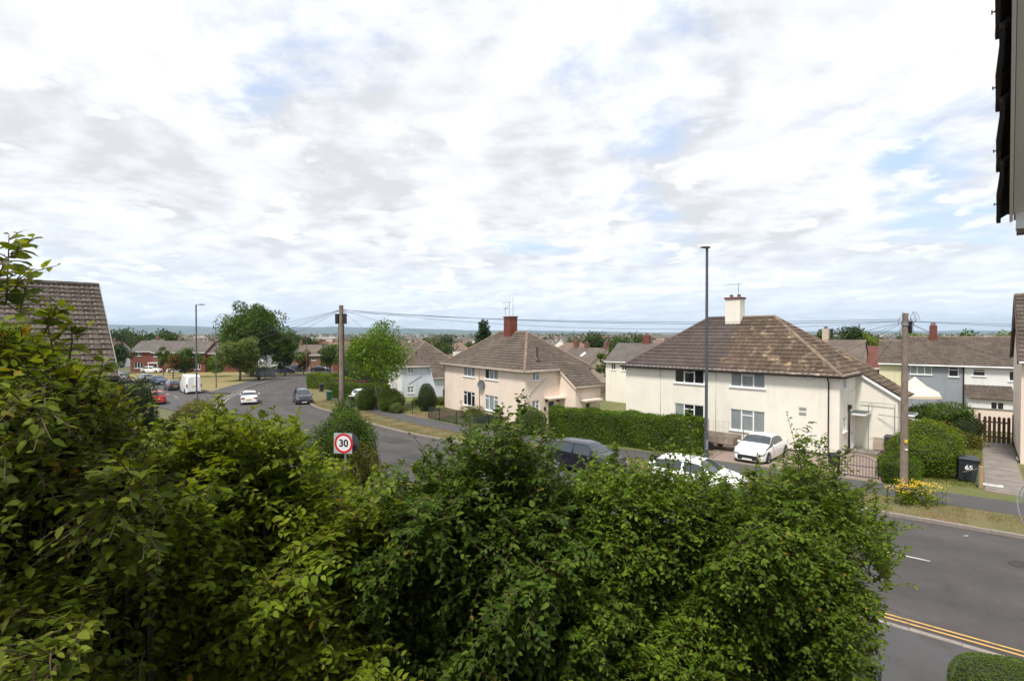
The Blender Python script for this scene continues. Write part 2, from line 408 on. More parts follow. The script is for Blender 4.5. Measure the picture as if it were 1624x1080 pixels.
# ------------------------------------------------------------------ the ground
def catmull(pts, step=1.0):
    P = [np.array(p, float) for p in pts]; P = [2 * P[0] - P[1]] + P + [2 * P[-1] - P[-2]]
    out = []
    for i in range(1, len(P) - 2):
        n = max(2, int(np.linalg.norm(P[i + 1] - P[i]) / step))
        for k in range(n):
            t = k / n
            out.append(.5 * (2 * P[i] + (P[i + 1] - P[i - 1]) * t + (2 * P[i - 1] - 5 * P[i] + 4 * P[i + 1] - P[i + 2]) * t * t + (3 * P[i] - P[i - 1] - 3 * P[i + 1] + P[i + 2]) * t ** 3))
    out.append(P[-2]); return np.array(out)
def normals(c):           # unit vector to the right of travel (away from the camera side on the main road)
    t = np.gradient(c, axis=0); t /= np.linalg.norm(t, axis=1)[:, None]
    return np.stack([t[:, 1], -t[:, 0]], 1)
def strip(name, c, nrm, o0, o1, dz, mat, i0=0, i1=None, cols=4, top=None, parent=None):
    mb = MB(); sl_ = range(i0, i1 if i1 is not None else len(c))
    for i in sl_:
        for k in range(cols + 1):
            o = o0 + (o1 - o0) * k / cols; p = c[i] + nrm[i] * o
            mb.v.append((p[0], p[1], g(p[1]) + dz))
    n = len(sl_)
    for a_, e_ in ((0, o0), (cols, o1)):       # turned-down edges
        q0 = len(mb.v)
        for j_, i in enumerate(sl_): p = c[i] + nrm[i] * e_; mb.v.append((p[0], p[1], g(p[1]) + dz - .22))
        for j_ in range(n - 1): mb.f.append((j_ * (cols + 1) + a_, (j_ + 1) * (cols + 1) + a_, q0 + j_ + 1, q0 + j_)); mb.m.append(0)
    for i in range(n - 1):
        for k in range(cols):
            a = i * (cols + 1) + k
            mb.f.append((a, a + 1, a + cols + 2, a + cols + 1)); mb.m.append(0)
    o = mb.build(name, mat, parent)
    uvl = o.data.uv_layers.new(name='UVMap'); vi = np.empty(len(o.data.loops), dtype=np.int32); o.data.loops.foreach_get('vertex_index', vi)
    uvl.data.foreach_set('uv', np.stack([(vi % (cols + 1)) / cols, (vi // (cols + 1)) * .1], 1).astype(np.float32).ravel())
    if not parent: tag(o, kind='structure')
    return o
# terrain, one sheet to the horizon
def axis_vals(lst):
    out = []
    for a, b, st in lst: out += list(np.arange(a, b, st))
    return out + [lst[-1][1]]
ty = axis_vals([(-300, -40, 65), (-40, 140, 2), (140, 320, 6), (320, 700, 40), (700, 1600, 150), (1600, 9600, 800)])
tx = axis_vals([(-12000, -600, 1900), (-600, 600, 40), (600, 12000, 1900)])
V = np.array([(x, y, g(y) - .10) for y in ty for x in tx]); nx = len(tx)
F = np.array([(j * nx + i, j * nx + i + 1, (j + 1) * nx + i + 1, (j + 1) * nx + i) for j in range(len(ty) - 1) for i in range(nx - 1)])
tag(link('ground', np_mesh('ground', V, F, m_terrain)), kind='structure')

CL = catmull([(58.7, -23.6), (31.9, -1.0), (12.8, 15.2), (-2.5, 28.1), (-10.9, 35.8), (-17, 43), (-22.3, 49.8), (-26.9, 56), (-32.8, 69), (-37.6, 87), (-39, 100), (-36, 111), (-28, 120), (-12, 130), (20, 140)])
CN = normals(CL)
HW = 4.85
strip('road', CL, CN, -HW, HW, 0.0, m_road, cols=10)
SL = catmull([(-22, 50), (-34, 58.5), (-41, 64.5), (-50, 73.5), (-62, 84), (-80, 97), (-110, 112)])
SN = normals(SL)
strip('side_road', SL, SN, -4.2, 4.2, -.012, m_side_asphalt, cols=8)
def near_i(c, x, y): return int(np.argmin(((c - np.array((x, y))) ** 2).sum(1)))
iJ = near_i(CL, -20.5, 47)
# far side: verge, footpath, front gardens
strip('verge', CL, CN, 5.0, 7.7, .10, m_drygrass, cols=3)
strip('pavement', CL, CN, 7.7, 10.0, .112, m_pave, cols=3)
strip('front_garden', CL, CN, 10.0, 34.0, .10, m_lawn, 0, near_i(CL, -36, 85), cols=20)
# near side pavement up to the junction mouth
strip('pavement_near', CL, CN, -7.6, -5.0, .112, m_pave, 0, iJ, cols=3)
# the parched green between the two roads and its pavement
def sheet(name, pts, dz, mat, sub=2.0, kind='structure'):
    """flat polygon draped on the ground as a fine grid clipped to the outline"""
    import mathutils.geometry as mg
    P = [Vector((p[0], p[1])) for p in pts]
    xs = [p.x for p in P]; ys = [p.y for p in P]
    edge = []
    for i in range(len(P)):
        a, b = P[i], P[(i + 1) % len(P)]; n = max(1, int((b - a).length / sub))
        edge += [a.lerp(b, k / n) for k in range(n)]
    def inside(q):
        c = False
        for i in range(len(P)):
            a, b = P[i], P[i - 1]
            if (a.y > q.y) != (b.y > q.y) and q.x < (b.x - a.x) * (q.y - a.y) / (b.y - a.y) + a.x: c = not c
        return c
    inner = []
    y = min(ys) + sub / 2
    while y < max(ys):
        x = min(xs) + sub / 2
        while x < max(xs):
            q = Vector((x, y))
            if inside(q) and min((q - e).length for e in edge) > sub * .4: inner.append(q)
            x += sub
        y += sub
    n = len(edge); vs, es, fs, *_ = mg.delaunay_2d_cdt(edge + inner, [(i, (i + 1) % n) for i in range(n)], [tuple(range(n))], 1, 1e-4)
    mb = MB(); mb.add([(v.x, v.y, g(v.y) + dz) for v in vs], [tuple(f) for f in fs])
    for i in range(n):
        a, b = edge[i], edge[(i + 1) % n]; mb.poly([(a.x, a.y, g(a.y) + dz), (b.x, b.y, g(b.y) + dz), (b.x, b.y, g(b.y) + dz - .22), (a.x, a.y, g(a.y) + dz - .22)])
    o = mb.build(name, mat); tag(o, kind=kind); return o
gl = []
for i in range(near_i(CL, -37, 75), near_i(CL, -36, 111)): gl.append(CL[i] - CN[i] * 8.2)
gr = []
for i in range(near_i(SL, -52, 75), near_i(SL, -84, 99)): gr.append(SL[i] + SN[i] * 4.35)
sheet('village_green', [tuple(p) for p in gl] + [(-50, 124), (-95, 124)] + [tuple(p) for p in reversed(gr)], .10, m_green_dry, 4)
gl2 = [CL[i] - CN[i] * 5.0 for i in range(near_i(CL, -37, 72), near_i(CL, -36, 111))]
sheet('pavement_green', [tuple(p) for p in gl2] + [tuple(p) for p in reversed(gl)] + [tuple(gr[0]), (-46.5, 74.0), (-43.5, 72.2)], .108, m_pave, 3)
strip('close_road', catmull([(-112, 119), (-80, 121), (-55, 121), (-40, 117)]), normals(catmull([(-112, 119), (-80, 121), (-55, 121), (-40, 117)])), -2.2, 2.2, .12, m_side_asphalt, cols=3)

# kerb stones, each one by one where they can be told apart
kst = MB(); kst.box(-.455, .455, -.075, .075, -.25, .128)
ks_me = kst.mesh('kerbstone', m_kerb)
def kerb(name, c, nrm, off, i0, i1, single=0):
    """stones of 0.92 m along an offset line; the first `single` are objects, the rest one mesh"""
    line = np.array([c[i] + nrm[i] * off for i in range(i0, i1)])
    seg = np.linalg.norm(np.diff(line, axis=0), axis=1); cum = np.concatenate([[0], np.cumsum(seg)])
    root = None; rest = MB(); mb0 = MB()
    root = strip(name, c, nrm, off - .06, off + .06, .02, m_kerb, i0, i1, cols=1)
    n = int(cum[-1] / .92)
    for k in range(n):
        d = (k + .5) * .92
        x = np.interp(d, cum, line[:, 0]); y = np.interp(d, cum, line[:, 1])
        x2 = np.interp(d + .3, cum, line[:, 0]); y2 = np.interp(d + .3, cum, line[:, 1])
        an = math.atan2(y2 - y, x2 - x)
        if abs(x) > y * 1.15 + 3 or y < 3: continue
        if y < single:
            o = link('kerbstone', ks_me, root); o.location = (x, y, g(y) + random.uniform(-.012, .006)); o.rotation_euler.z = an + random.uniform(-.006, .006)
        else:
            dx, dy = math.cos(an), math.sin(an)
            rest.obox((x, y, g(y) - .06), (dx * .455, dy * .455, 0), (-dy * .075, dx * .075, 0), (0, 0, .185))
    if rest.v: tag(rest.build('kerb_run', m_kerb, root), kind='stuff')
kerb('kerb_far', CL, CN, 4.92, 0, len(CL), 47)
kerb('kerb_near', CL, CN, -4.92, 0, iJ, 30)
kerb('kerb_green', CL, CN, -4.92, near_i(CL, -37, 72), near_i(CL, -36, 111), 0)
kerb('kerb_side', SL, SN, 4.28, near_i(SL, -48, 71), len(SL), 0)

def mark(name, c, nrm, d0, d1, o0, o1, dz, mat):
    seg = np.linalg.norm(np.diff(c, axis=0), axis=1); cum = np.concatenate([[0], np.cumsum(seg)])
    ds = np.arange(d0, d1 + .01, min(1.0, d1 - d0)); mb = MB()
    for d in ds:
        x, y = np.interp(d, cum, c[:, 0]), np.interp(d, cum, c[:, 1]); nx_, ny_ = np.interp(d, cum, nrm[:, 0]), np.interp(d, cum, nrm[:, 1])
        for o in (o0, o1): mb.v.append((x + nx_ * o, y + ny_ * o, g(y + ny_ * o) + dz))
    for i in range(len(ds) - 1): mb.f.append((2 * i, 2 * i + 1, 2 * i + 3, 2 * i + 2)); mb.m.append(0)
    return tag(mb.build(name, mat), kind='structure')
def dist_at(c, x, y):
    seg = np.linalg.norm(np.diff(c, axis=0), axis=1); cum = np.concatenate([[0], np.cumsum(seg)]); return cum[near_i(c, x, y)]
d0 = dist_at(CL, 12.8, 15.6)
for k in range(-3, 2): mark('centre_dash', CL, CN, d0 + .35 + k * 6.0, d0 + 2.6 + k * 6.0, .42, .52, .010, m_gwhite)
dj = dist_at(CL, -20.5, 47)
mark('yellow_line', CL, CN, d0 - 30, dj, -4.40, -4.325, .010, m_gyellow)
mark('yellow_line', CL, CN, d0 - 30, dj, -4.20, -4.125, .010, m_gyellow)
dg0, dg1 = dist_at(CL, -31, 64), dist_at(CL, -36, 80)
for q in (-4.7, -4.2):
    k = dg0 - 6
    while k < dg1 - 2: mark('give_way_line', CL, CN, k, k + 5.0, q, q + .11, .010, m_gwhite); k += 5.6
ds_ = dist_at(SL, -43, 66.4)
for k in range(0, 8): mark('side_dash', SL, SN, ds_ + k * 5, ds_ + k * 5 + 2.2, -.06, .06, .0, m_gwhite)
dbs = dist_at(CL, -38.5, 85)
for k in range(10): mark('bus_stop_dash', CL, CN, dbs - 8 + k * 2.6, dbs - 8 + k * 2.6 + 1.3, -2.5, -2.40, .010, m_gwhite)

# repairs and covers in the carriageway
m_patch = M('tar_patch', (.042, .039, .039), .9, .15, 2, .5, 90)
for d_, o0_, o1_, ln_ in ((d0 - 3.6, -2.9, -1.5, 2.6), (d0 + 3.0, 2.2, 3.4, 1.8), (d0 + 21, -.6, .6, 4.0), (d0 + 29, 1.6, 3.3, 2.2), (d0 - 6.2, 1.2, 2.0, 3.0)): mark('road_patch', CL, CN, d_, d_ + ln_, o0_, o1_, .006, m_patch)
for d_, o_ in ((d0 - 2.2, 1.9), (d0 + 24, 2.4), (d0 + 42, -1.0)):
    i_ = int(np.argmin(np.abs(np.concatenate([[0], np.cumsum(np.linalg.norm(np.diff(CL, axis=0), axis=1))]) - d_))); p_ = CL[i_] + CN[i_] * o_
    k = MB(); k.lathe([(0, .014), (.27, .014), (.28, .018), (.33, .018), (.34, .004)], 24); k.build('manhole_cover', M('cast_iron', (.05, .043, .04), .6, .3, 9, .6, 60, metal=.4), loc=(p_[0], p_[1], g(p_[1])), smooth='auto'); tag(bpy.data.objects[-1] if False else COL.objects[-1], kind='structure')

# own garden: sloping ground from the house down to the near pavement
RD = Vector((-.764, .646)); RN = Vector((.646, .764))
mb = MB(); rows = [(-30, 3.0), (3.0, 2.6), (5.0, 2.0), (8.0, 1.1), (11.2, .45), (12.15, .24)]
ss = list(np.arange(-40, 34, 2.0))
for n_, z_ in rows:
    for s_ in ss:
        p = RD * s_ + RN * n_; mb.v.append((p.x, p.y, z_ + (g(p.y) - .1 if n_ > 10 else 0)))
ns = len(ss)
for j in range(len(rows) - 1):
    for i in range(ns - 1): mb.f.append((j * ns + i, (j + 1) * ns + i, (j + 1) * ns + i + 1, j * ns + i + 1)); mb.m.append(0)
tag(mb.build('garden', m_uncut), kind='structure')

# hills on the skyline
hx = np.linspace(-11000, 11000, 160); hv = []; hf = []
prof = np.interp(hx, [-11000, -6500, -4500, -2600, -1500, 0, 2500, 4500, 7000, 11000], [175, 165, 140, 120, 105, 75, 35, 50, 70, 60])
prof += 7 * np.sin(hx / 610) + 5 * np.sin(hx / 233 + 1) + 3 * np.sin(hx / 97)
for j, (yy, k) in enumerate([(6200, 0.0), (7000, .45), (8000, .9), (8600, 1.0), (9500, .6)]):
    for i, x in enumerate(hx): hv.append((x, yy, g(yy) - 12 + k * (prof[i] + 6 - g(8600) + (6 * math.sin(x / 330 + j) if j < 3 else 0)) ))
n = len(hx)
for j in range(4):
    for i in range(n - 1): hf.append((j * n + i, j * n + i + 1, (j + 1) * n + i + 1, (j + 1) * n + i))
m_hill = M('far_hill', (.035, .055, .035), .95, .3, .0016, col2=(.075, .085, .05), dirt=(.02, .032, .022), dscale=.003)
tag(link('hills', np_mesh('hills', np.array(hv), np.array(hf), m_hill)), kind='structure')

# ------------------------------------------------------------------ building kit
def tile_plane(mb, O, e, s, n, elen, slen, lo, hi, rs, gauge=.36, tw=.33, m=0, matf=None, under=True, amp=.025):
    """interlocking tiles laid in courses on a roof plane; lo(s)/hi(s) are the hips or verges"""
    O, e, s, n = map(Vector, (O, e, s, n))
    nc = int(math.ceil(slen / gauge)); prof = ((0, .3), (.22, 1.0), (.45, .25), (.72, .0), (1.0, .3))
    for c in range(nc):
        s0 = c * gauge - .02; s1 = min((c + 1) * gauge + .03, slen)
        off = 0
        a0 = min(lo(s0), lo(s1)); a1 = max(hi(s0), hi(s1))
        k0 = int(math.floor((a0 - off) / tw)); k1 = int(math.ceil((a1 - off) / tw))
        for k in range(k0, k1):
            x0 = k * tw + off
            if x0 > max(hi(s0), hi(s1)) or x0 + tw < min(lo(s0), lo(s1)): continue
            j = rs.uniform(-.006, .008); js = rs.uniform(-.008, .008)
            v = []
            for (sv, base) in ((s0 + js, -.012), (s0 + js, .05 + j), (s1, .006)):
                for u, h in prof:
                    x = min(max(x0 + u * (tw - .004), lo(sv)), hi(sv))
                    hh = base if base < 0 else base + h * amp
                    v.append(O + e * x + s * sv + n * hh)
            if (v[9] - v[5]).length < .01 and (v[14] - v[10]).length < .01: continue
            f = [(i, i + 1, i + 6, i + 5) for i in range(4)] + [(i + 5, i + 6, i + 11, i + 10) for i in range(4)]
            mb.add(v, f, matf(x0, s0) if matf else m)
    if under:
        q = [O + e * lo(0) + n * -.015, O + e * hi(0) + n * -.015, O + e * hi(slen) + n * -.015, O + e * lo(slen) + n * -.015]
        mb.poly(q, m)
def cap_run(mb, p, q, r=.13, seg=.42, m=0, lift=.04):
    """half-round ridge or hip tiles end to end"""
    p, q = Vector(p), Vector(q); d = q - p; L = d.length; d /= L
    sd_ = d.cross(Vector((0, 0, 1))).normalized(); up = sd_.cross(d)
    k = max(1, round(L / seg))
    for i in range(k):
        a = p + d * (L * i / k); b = p + d * (L * (i + 1) / k + .02); v = []
        for c, rr in ((a, r * 1.06), (b, r)):
            for t in range(7):
                an = math.pi * (t / 6) * 1.1 - .05 * math.pi
                v.append(c + sd_ * (math.cos(an) * rr) + up * (math.sin(an) * rr * .75 + lift - .06))
        mb.add(v, [(t, t + 1, t + 8, t + 7) for t in range(6)] + [(0, 1, 2, 3, 4, 5, 6), (7, 8, 9, 10, 11, 12, 13)], m)
def wall_panel(mb, O, d, n, w, h, opens, m=0, reveal=.10, mr=None):
    """wall with real openings; opens = (x0, x1, z0, z1) along d, reveals turn inwards"""
    O, d, n = map(Vector, (O, d, n)); Z = Vector((0, 0, 1))
    xs = sorted({0, w, *[v for o in opens for v in o[:2]]}); zs = sorted({0, h, *[v for o in opens for v in o[2:4]]})
    for i in range(len(xs) - 1):
        for j in range(len(zs) - 1):
            cx, cz = (xs[i] + xs[i + 1]) / 2, (zs[j] + zs[j + 1]) / 2
            if any(o[0] < cx < o[1] and o[2] < cz < o[3] for o in opens): continue
            mb.poly([O + d * xs[i] + Z * zs[j], O + d * xs[i + 1] + Z * zs[j], O + d * xs[i + 1] + Z * zs[j + 1], O + d * xs[i] + Z * zs[j + 1]], m)
    for x0, x1, z0, z1 in [o[:4] for o in opens]:
        c = [O + d * x0 + Z * z0, O + d * x1 + Z * z0, O + d * x1 + Z * z1, O + d * x0 + Z * z1]; k = [p - n * reveal for p in c]
        for a in range(4): mb.poly([c[a], c[(a + 1) % 4], k[(a + 1) % 4], k[a]], m if mr is None else mr)
def window(parent, O, d, n, x0, x1, z0, z1, style='3', pane_m=None, frame_m=None, sill=True, reveal=.07):
    """frame in the opening with its panes as sub-parts. style: list of (u0, u1, v0, v1) panes in 0..1"""
    O, d, n = map(Vector, (O, d, n)); Z = Vector((0, 0, 1)); fm = frame_m or m_upvc; pm = pane_m or m_glass
    ST = {'1': [(0, 1, 0, 1)], '2': [(0, .5, 0, 1), (.5, 1, 0, 1)],
          '2t': [(0, .5, 0, 1), (.5, 1, 0, .62), (.5, 1, .62, 1)],
          '3': [(0, .33, 0, 1), (.33, .67, 0, 1), (.67, 1, 0, 1)],
          '3t': [(0, .33, 0, 1), (.33, .67, 0, .74), (.33, .67, .74, 1), (.67, 1, 0, 1)],
          '3s': [(0, .31, 0, .76), (0, .31, .76, 1), (.31, .69, 0, 1), (.69, 1, 0, .76), (.69, 1, .76, 1)],
          'h': [(0, 1, 0, .68), (0, 1, .68, 1)]}
    cells = ST[style] if isinstance(style, str) else style
    w, h = x1 - x0, z1 - z0; B = O + d * x0 + Z * z0 - n * reveal; t = .055
    fr = MB()
    def piece(a0, a1, b0, b1, y0, y1):
        c = B + d * ((a0 + a1) / 2) + Z * ((b0 + b1) / 2) + n * ((y0 + y1) / 2)
        fr.obox(c, d * ((a1 - a0) / 2), n * ((y1 - y0) / 2), Z * ((b1 - b0) / 2))
    piece(0, w, 0, t, -.03, .04); piece(0, w, h - t, h, -.03, .04); piece(0, t, t, h - t, -.03, .04); piece(w - t, w, t, h - t, -.03, .04)
    for u0, u1, v0, v1 in cells:
        if u0 > 0: piece(u0 * w - t * .7, u0 * w + t * .7, max(v0 * h, t), min(v1 * h, h - t), -.03, .037)
        if v0 > 0: piece(max(u0 * w + t * .7, t), min(u1 * w - t * .7, w - t), v0 * h - t * .6, v0 * h + t * .6, -.03, .034)
    if sill: piece(-.07, w + .07, -.075, -.002, -.02, .15)
    wo_ = fr.build('window', fm, parent)
    for i, (u0, u1, v0, v1) in enumerate(cells):
        p = MB(); e0 = t * .7
        a0, a1, b0, b1 = u0 * w + e0, u1 * w - e0, v0 * h + e0, v1 * h - e0
        c = B + n * .0
        p.poly([c + d * a0 + Z * b0, c + d * a1 + Z * b0, c + d * a1 + Z * b1, c + d * a0 + Z * b1])
        p.build('pane', pm[i % len(pm)] if isinstance(pm, (list, tuple)) else pm, wo_)
    return wo_
def door(parent, O, d, n, x0, x1, z0, z1, mat, reveal=.08, glazed=False):
    O, d, n = map(Vector, (O, d, n)); Z = Vector((0, 0, 1)); mb = MB()
    B = O - n * reveal
    def piece(q, a0, a1, b0, b1, y0, y1):
        c = B + d * ((a0 + a1) / 2) + Z * ((b0 + b1) / 2) + n * ((y0 + y1) / 2)
        q.obox(c, d * ((a1 - a0) / 2), n * ((y1 - y0) / 2), Z * ((b1 - b0) / 2))
    piece(mb, x0 + .06, x1 - .06, z0, z1 - .06, -.04, .0)
    for b0, b1 in ((.12, .42), (.5, .9)):
        H_ = z1 - z0
        piece(mb, x0 + .16, (x0 + x1) / 2 - .03, z0 + H_ * b0, z0 + H_ * b1, .002, .014); piece(mb, (x0 + x1) / 2 + .03, x1 - .16, z0 + H_ * b0, z0 + H_ * b1, .002, .014)
    o = mb.build('door', mat, parent)
    f = MB(); piece(f, x0, x0 + .06, z0, z1, -.05, .04); piece(f, x1 - .06, x1, z0, z1, -.05, .04); piece(f, x0 + .06, x1 - .06, z1 - .06, z1, -.05, .04)
    f.build('door_frame', m_upvc, o)
    k = MB(); piece(k, x1 - .18, x1 - .12, z0 + .95, z0 + 1.05, 0, .05); k.build('handle', m_galv, o)
    if glazed:
        q = MB(); piece(q, x0 + .18, x1 - .18, z0 + 1.05, z1 - .2, .015, .02); q.build('pane', m_glass, o)
    return o
def canopy(parent, O, d, n, x0, x1, z, proj, mtop, mside, th=.12):
    O, d, n = map(Vector, (O, d, n)); Z = Vector((0, 0, 1)); mb = MB()
    c = O + d * ((x0 + x1) / 2) + n * (proj / 2) + Z * z
    mb.obox(c, d * ((x1 - x0) / 2), n * (proj / 2), Z * (th / 2), 0)
    mb.obox(c + Z * (th / 2 + .012), d * ((x1 - x0) / 2 - .02), n * (proj / 2 - .02), Z * .012, 1)
    return mb.build('canopy', [mside, mtop], parent)
def aerial(parent, p, h, n=7, az=0.0, m=None):
    mb = MB(); p = Vector(p); t = p + Vector((0, 0, h)); mb.tube([p, t], .022, 6)
    d = Vector((math.cos(az), math.sin(az), 0)); s_ = Vector((-d.y, d.x, 0))
    mb.tube([t - d * .25 + Vector((0, 0, -.1)), t + d * .95 + Vector((0, 0, -.1))], .014, 5)
    for i in range(n):
        q = t + d * (-.2 + i * .17) + Vector((0, 0, -.1)); L = .28 if i else .34
        mb.tube([q - s_ * L * .7 + Vector((0, 0, L * .5)), q, q + s_ * L * .7 + Vector((0, 0, -L * .3))], .010, 4)
    return mb.build('aerial', m or m_galv, parent)
def dish(parent, c, n, r=.3, mat=None):
    c, n = Vector(c), Vector(n).normalized(); a = n.cross(Vector((0, 0, 1))).normalized(); b = a.cross(n)
    mb = MB(); rings = []
    for j in range(5):
        q = j / 4
        rings.append([c + n * (.13 + .10 * q * q) + a * (math.cos(t * math.pi / 8) * r * q) + b * (math.sin(t * math.pi / 8) * r * q * .9) for t in range(16)])
    for j in range(4):
        for t in range(16): mb.poly([rings[j][t], rings[j][(t + 1) % 16], rings[j + 1][(t + 1) % 16], rings[j + 1][t]])
    mb.bar(c - n * .08, c + n * .15, .05, .05)
    mb.tube([c + n * .16 - b * r * .8, c + n * .52 - b * .05], .014, 5); mb.obox(c + n * .52 - b * .04, a * .03, b * .03, n * .05)
    return mb.build('satellite_dish', mat or M('dish_grey', (.10, .10, .105), .5), parent)

def render_mat(name, col, dirt): return M(name, col, .92, .05, 1.2, .25, 120, dirt=dirt, dscale=.55, dlo=.45, dhi=.8, streak=tuple(c * .90 for c in dirt))
m_cream = render_mat('cream_render', (.78, .745, .66), (.72, .675, .58))
m_pink = render_mat('pink_render', (.75, .635, .545), (.68, .56, .47))
m_blue = render_mat('pale_blue_render', (.56, .60, .66), (.46, .49, .53))
m_whiter = render_mat('white_render', (.74, .74, .73), (.62, .6, .57))
m_grey_r = render_mat('grey_render', (.27, .29, .32), (.22, .235, .26))
m_yellow_r = render_mat('pale_yellow_render', (.70, .66, .44), (.6, .55, .38))
m_tan = render_mat('tan_render', (.52, .43, .33), (.43, .35, .27))
m_tile_weath = M_island('weathered_tile', [(0.0615, 0.0473, 0.0393), (0.0945, 0.0734, 0.0603), (0.1370, 0.1102, 0.0914), (0.0741, 0.0569, 0.0484)], lichen=(0.1952, 0.1552, 0.1096), lscale=1.1, llo=.56, lhi=.74)
m_tile_lich = M_island('lichen_tile', [(.066, .045, .034), (.115, .082, .058), (.155, .115, .082), (.078, .052, .04), (.13, .09, .06)], lichen=(.36, .26, .165), lscale=1.3, llo=.545, lhi=.66)
m_tile_new = M_island('plum_brown_tile', [(0.0705, 0.0540, 0.0494), (0.0873, 0.0673, 0.0616), (0.1043, 0.0815, 0.0746)], speck=.12)
m_tile_pink = M_island('brown_tile', [(0.0819, 0.0636, 0.0505), (0.1192, 0.0935, 0.0753), (0.1535, 0.1250, 0.1005), (0.0982, 0.0753, 0.0611)], lichen=(0.1721, 0.1208, 0.0751), lscale=.8, llo=.58, lhi=.75)
m_ridge = M('ridge_tile', (.17, .122, .09), .9, .2, 4, .3, 40, dirt=(.27, .21, .15), dscale=2)
m_ridge_new = M('ridge_tile_dark', (.085, .055, .045), .85, .2, 4)
m_brickred = M('red_chimney_brick', (.15, .048, .036), .9, .25, 7, .4, 30)
m_gutter = M('black_gutter', (.014, .012, .012), .7, .2, 3, spec=.2)
m_gutter_c = M('cream_gutter', (.38, .33, .27), .6, .15, 3)

HIP = dict(L=14.54, Wd=7.7, W1=3.72, W2=6.65, P=2.17)
def semi(name, label, loc, th, ridge_h, m_wall, m_wing, tiles, ridge_m, gut_m, pane_sets, chimney_m, detail=1, half=None, wall_h=5.0, group=None):
    """pair of hipped houses with a side wing under a roof that sweeps down; local origin at the front right corner"""
    t = thing(name, label, 'house', loc, -th, group)
    L, Wd, W1, W2, P = (HIP[k] for k in ('L', 'Wd', 'W1', 'W2', 'P'))
    H = wall_h; base = -1.2
    fx = lambda u: L - u                                  # distance along the front wall measured from the left corner
    fo = [(fx(10.42), fx(8.2), 3.75, 4.80), (fx(6.37), fx(4.14), 3.75, 4.80), (fx(10.42), fx(8.2), .86, 2.26), (fx(6.37), fx(4.14), .86, 2.26)]
    so_ = [(.78, 1.53, 3.98, 4.78), (.74, 1.53, 1.42, 2.28), (2.5, 3.26, .05, 2.12)]
    go = [(1.15, 1.75, .1, 2.02)]
    wl_ = MB()
    wall_panel(wl_, (-L, 0, 0), (1, 0, 0), (0, -1, 0), L, H, fo)
    wall_panel(wl_, (0, 0, 0), (0, 1, 0), (1, 0, 0), Wd, H, so_)
    wall_panel(wl_, (0, Wd, 0), (-1, 0, 0), (0, 1, 0), L, H, [])
    wall_panel(wl_, (-L, Wd, 0), (0, -1, 0), (-1, 0, 0), Wd, H, [])
    wl_.box(-L + .02, -.02, .02, Wd - .02, base, .0); 
    wl_.build('wall', m_wall, t)
    k = MB(); k.box(-L - .012, .012, -.012, .0, -.6, .14); k.box(.0, .012, 0, W1, -.6, .14); k.build('plinth', M('dark_plinth', (.11, .09, .075), .9, .2, 3), t)
    # wing with sloping top
    pitch = (H - 3.58) / P
    wg = MB(); zt = lambda x: H - pitch * x - .10
    wall_panel(wg, (P, W1, 0), (0, 1, 0), (1, 0, 0), W2 - W1, zt(P), go)
    for yy in (W1, W2): wg.poly([(0.001, yy, base), (P, yy, base), (P, yy, zt(P)), (0.001, yy, zt(0))])
    wg.box(.02, P - .02, W1 + .02, W2 - .02, base, 0)
    wg.build('wing_wall', m_wing, t)
    # roof
    ov = .30; a, b = 4.9, Wd / 2; ez = H - .02; rise = ridge_h - ez
    rs = random.Random(hash(name) % 1000)
    def plane(e0, e1, r0, r1):
        """eave from e0 to e1, top edge from r0 to r1"""
        e0, e1, r0, r1 = map(Vector, (e0, e1, r0, r1)); e = (e1 - e0); EL = e.length; e /= EL
        q = r0 - e0; q0 = q.dot(e); s = q - e * q0; SLn = s.length; s /= SLn; n = e.cross(s).normalized()
        q1 = (r1 - e0).dot(e)
        return e0, e, s, n, EL, SLn, (lambda v: q0 * min(max(v / SLn, -.02), 1)), (lambda v: EL + (q1 - EL) * min(max(v / SLn, -.02), 1))
    sp = math.sqrt
    RL, RR = Vector((-L + a, b, ridge_h)), Vector((-a, b, ridge_h))
    zf = ez - ov * rise / b * .9; zs_ = ez - ov * rise / a * .9; ze = min(zf, zs_)
    c_fl, c_fr, c_br, c_bl = Vector((-L - ov, -ov, ze)), Vector((ov, -ov, ze)), Vector((ov, Wd + ov, ze)), Vector((-L - ov, Wd + ov, ze))
    rt = MB(); mats = tiles if isinstance(tiles, list) else [tiles]
    mf = (lambda x, s: (0 if x < L / 2 + .2 + .25 * math.sin(s * 5) else 1)) if len(mats) > 1 else None
    for (q, f_) in (((c_fl, c_fr, RL, RR), mf), ((c_fr, c_br, RR, RR), (lambda x, s: len(mats) - 1))):
        tile_plane(rt, *plane(*q), rs, matf=f_)
    wx = P + .28; wz = H - pitch * wx + .02
    y0, y1 = W1 - .18, W2 + .18
    s_ = Vector((-(wx - ov), 0, H - pitch * ov - wz + .01)); SLn = s_.length
    tile_plane(rt, (wx, y0, wz), (0, 1, 0), s_ / SLn, Vector((0, 1, 0)).cross(s_ / SLn), y1 - y0, SLn, lambda v: 0, lambda v: y1 - y0, rs, m=len(mats) - 1)
    bk = MB()
    bk.poly([c_br, c_bl, RL, RR]); bk.poly([c_bl, c_fl, RL])
    bk.poly([c_fl, c_bl, c_br, c_fr])
    ro = bk.build('roof', mats[-1], t)
    tag(rt.build('roof_tiles', mats, ro), kind='stuff')
    cp = MB(); cap_run(cp, RL, (RL + RR) / 2 if len(mats) > 1 else RR, m=1 if len(mats) > 1 else 0); 
    if len(mats) > 1: cap_run(cp, (RL + RR) / 2, RR, m=0)
    cap_run(cp, c_fr, RR, m=0); cap_run(cp, c_br, RR, m=0); cap_run(cp, c_fl, RL, m=1 if len(mats) > 1 else 0)
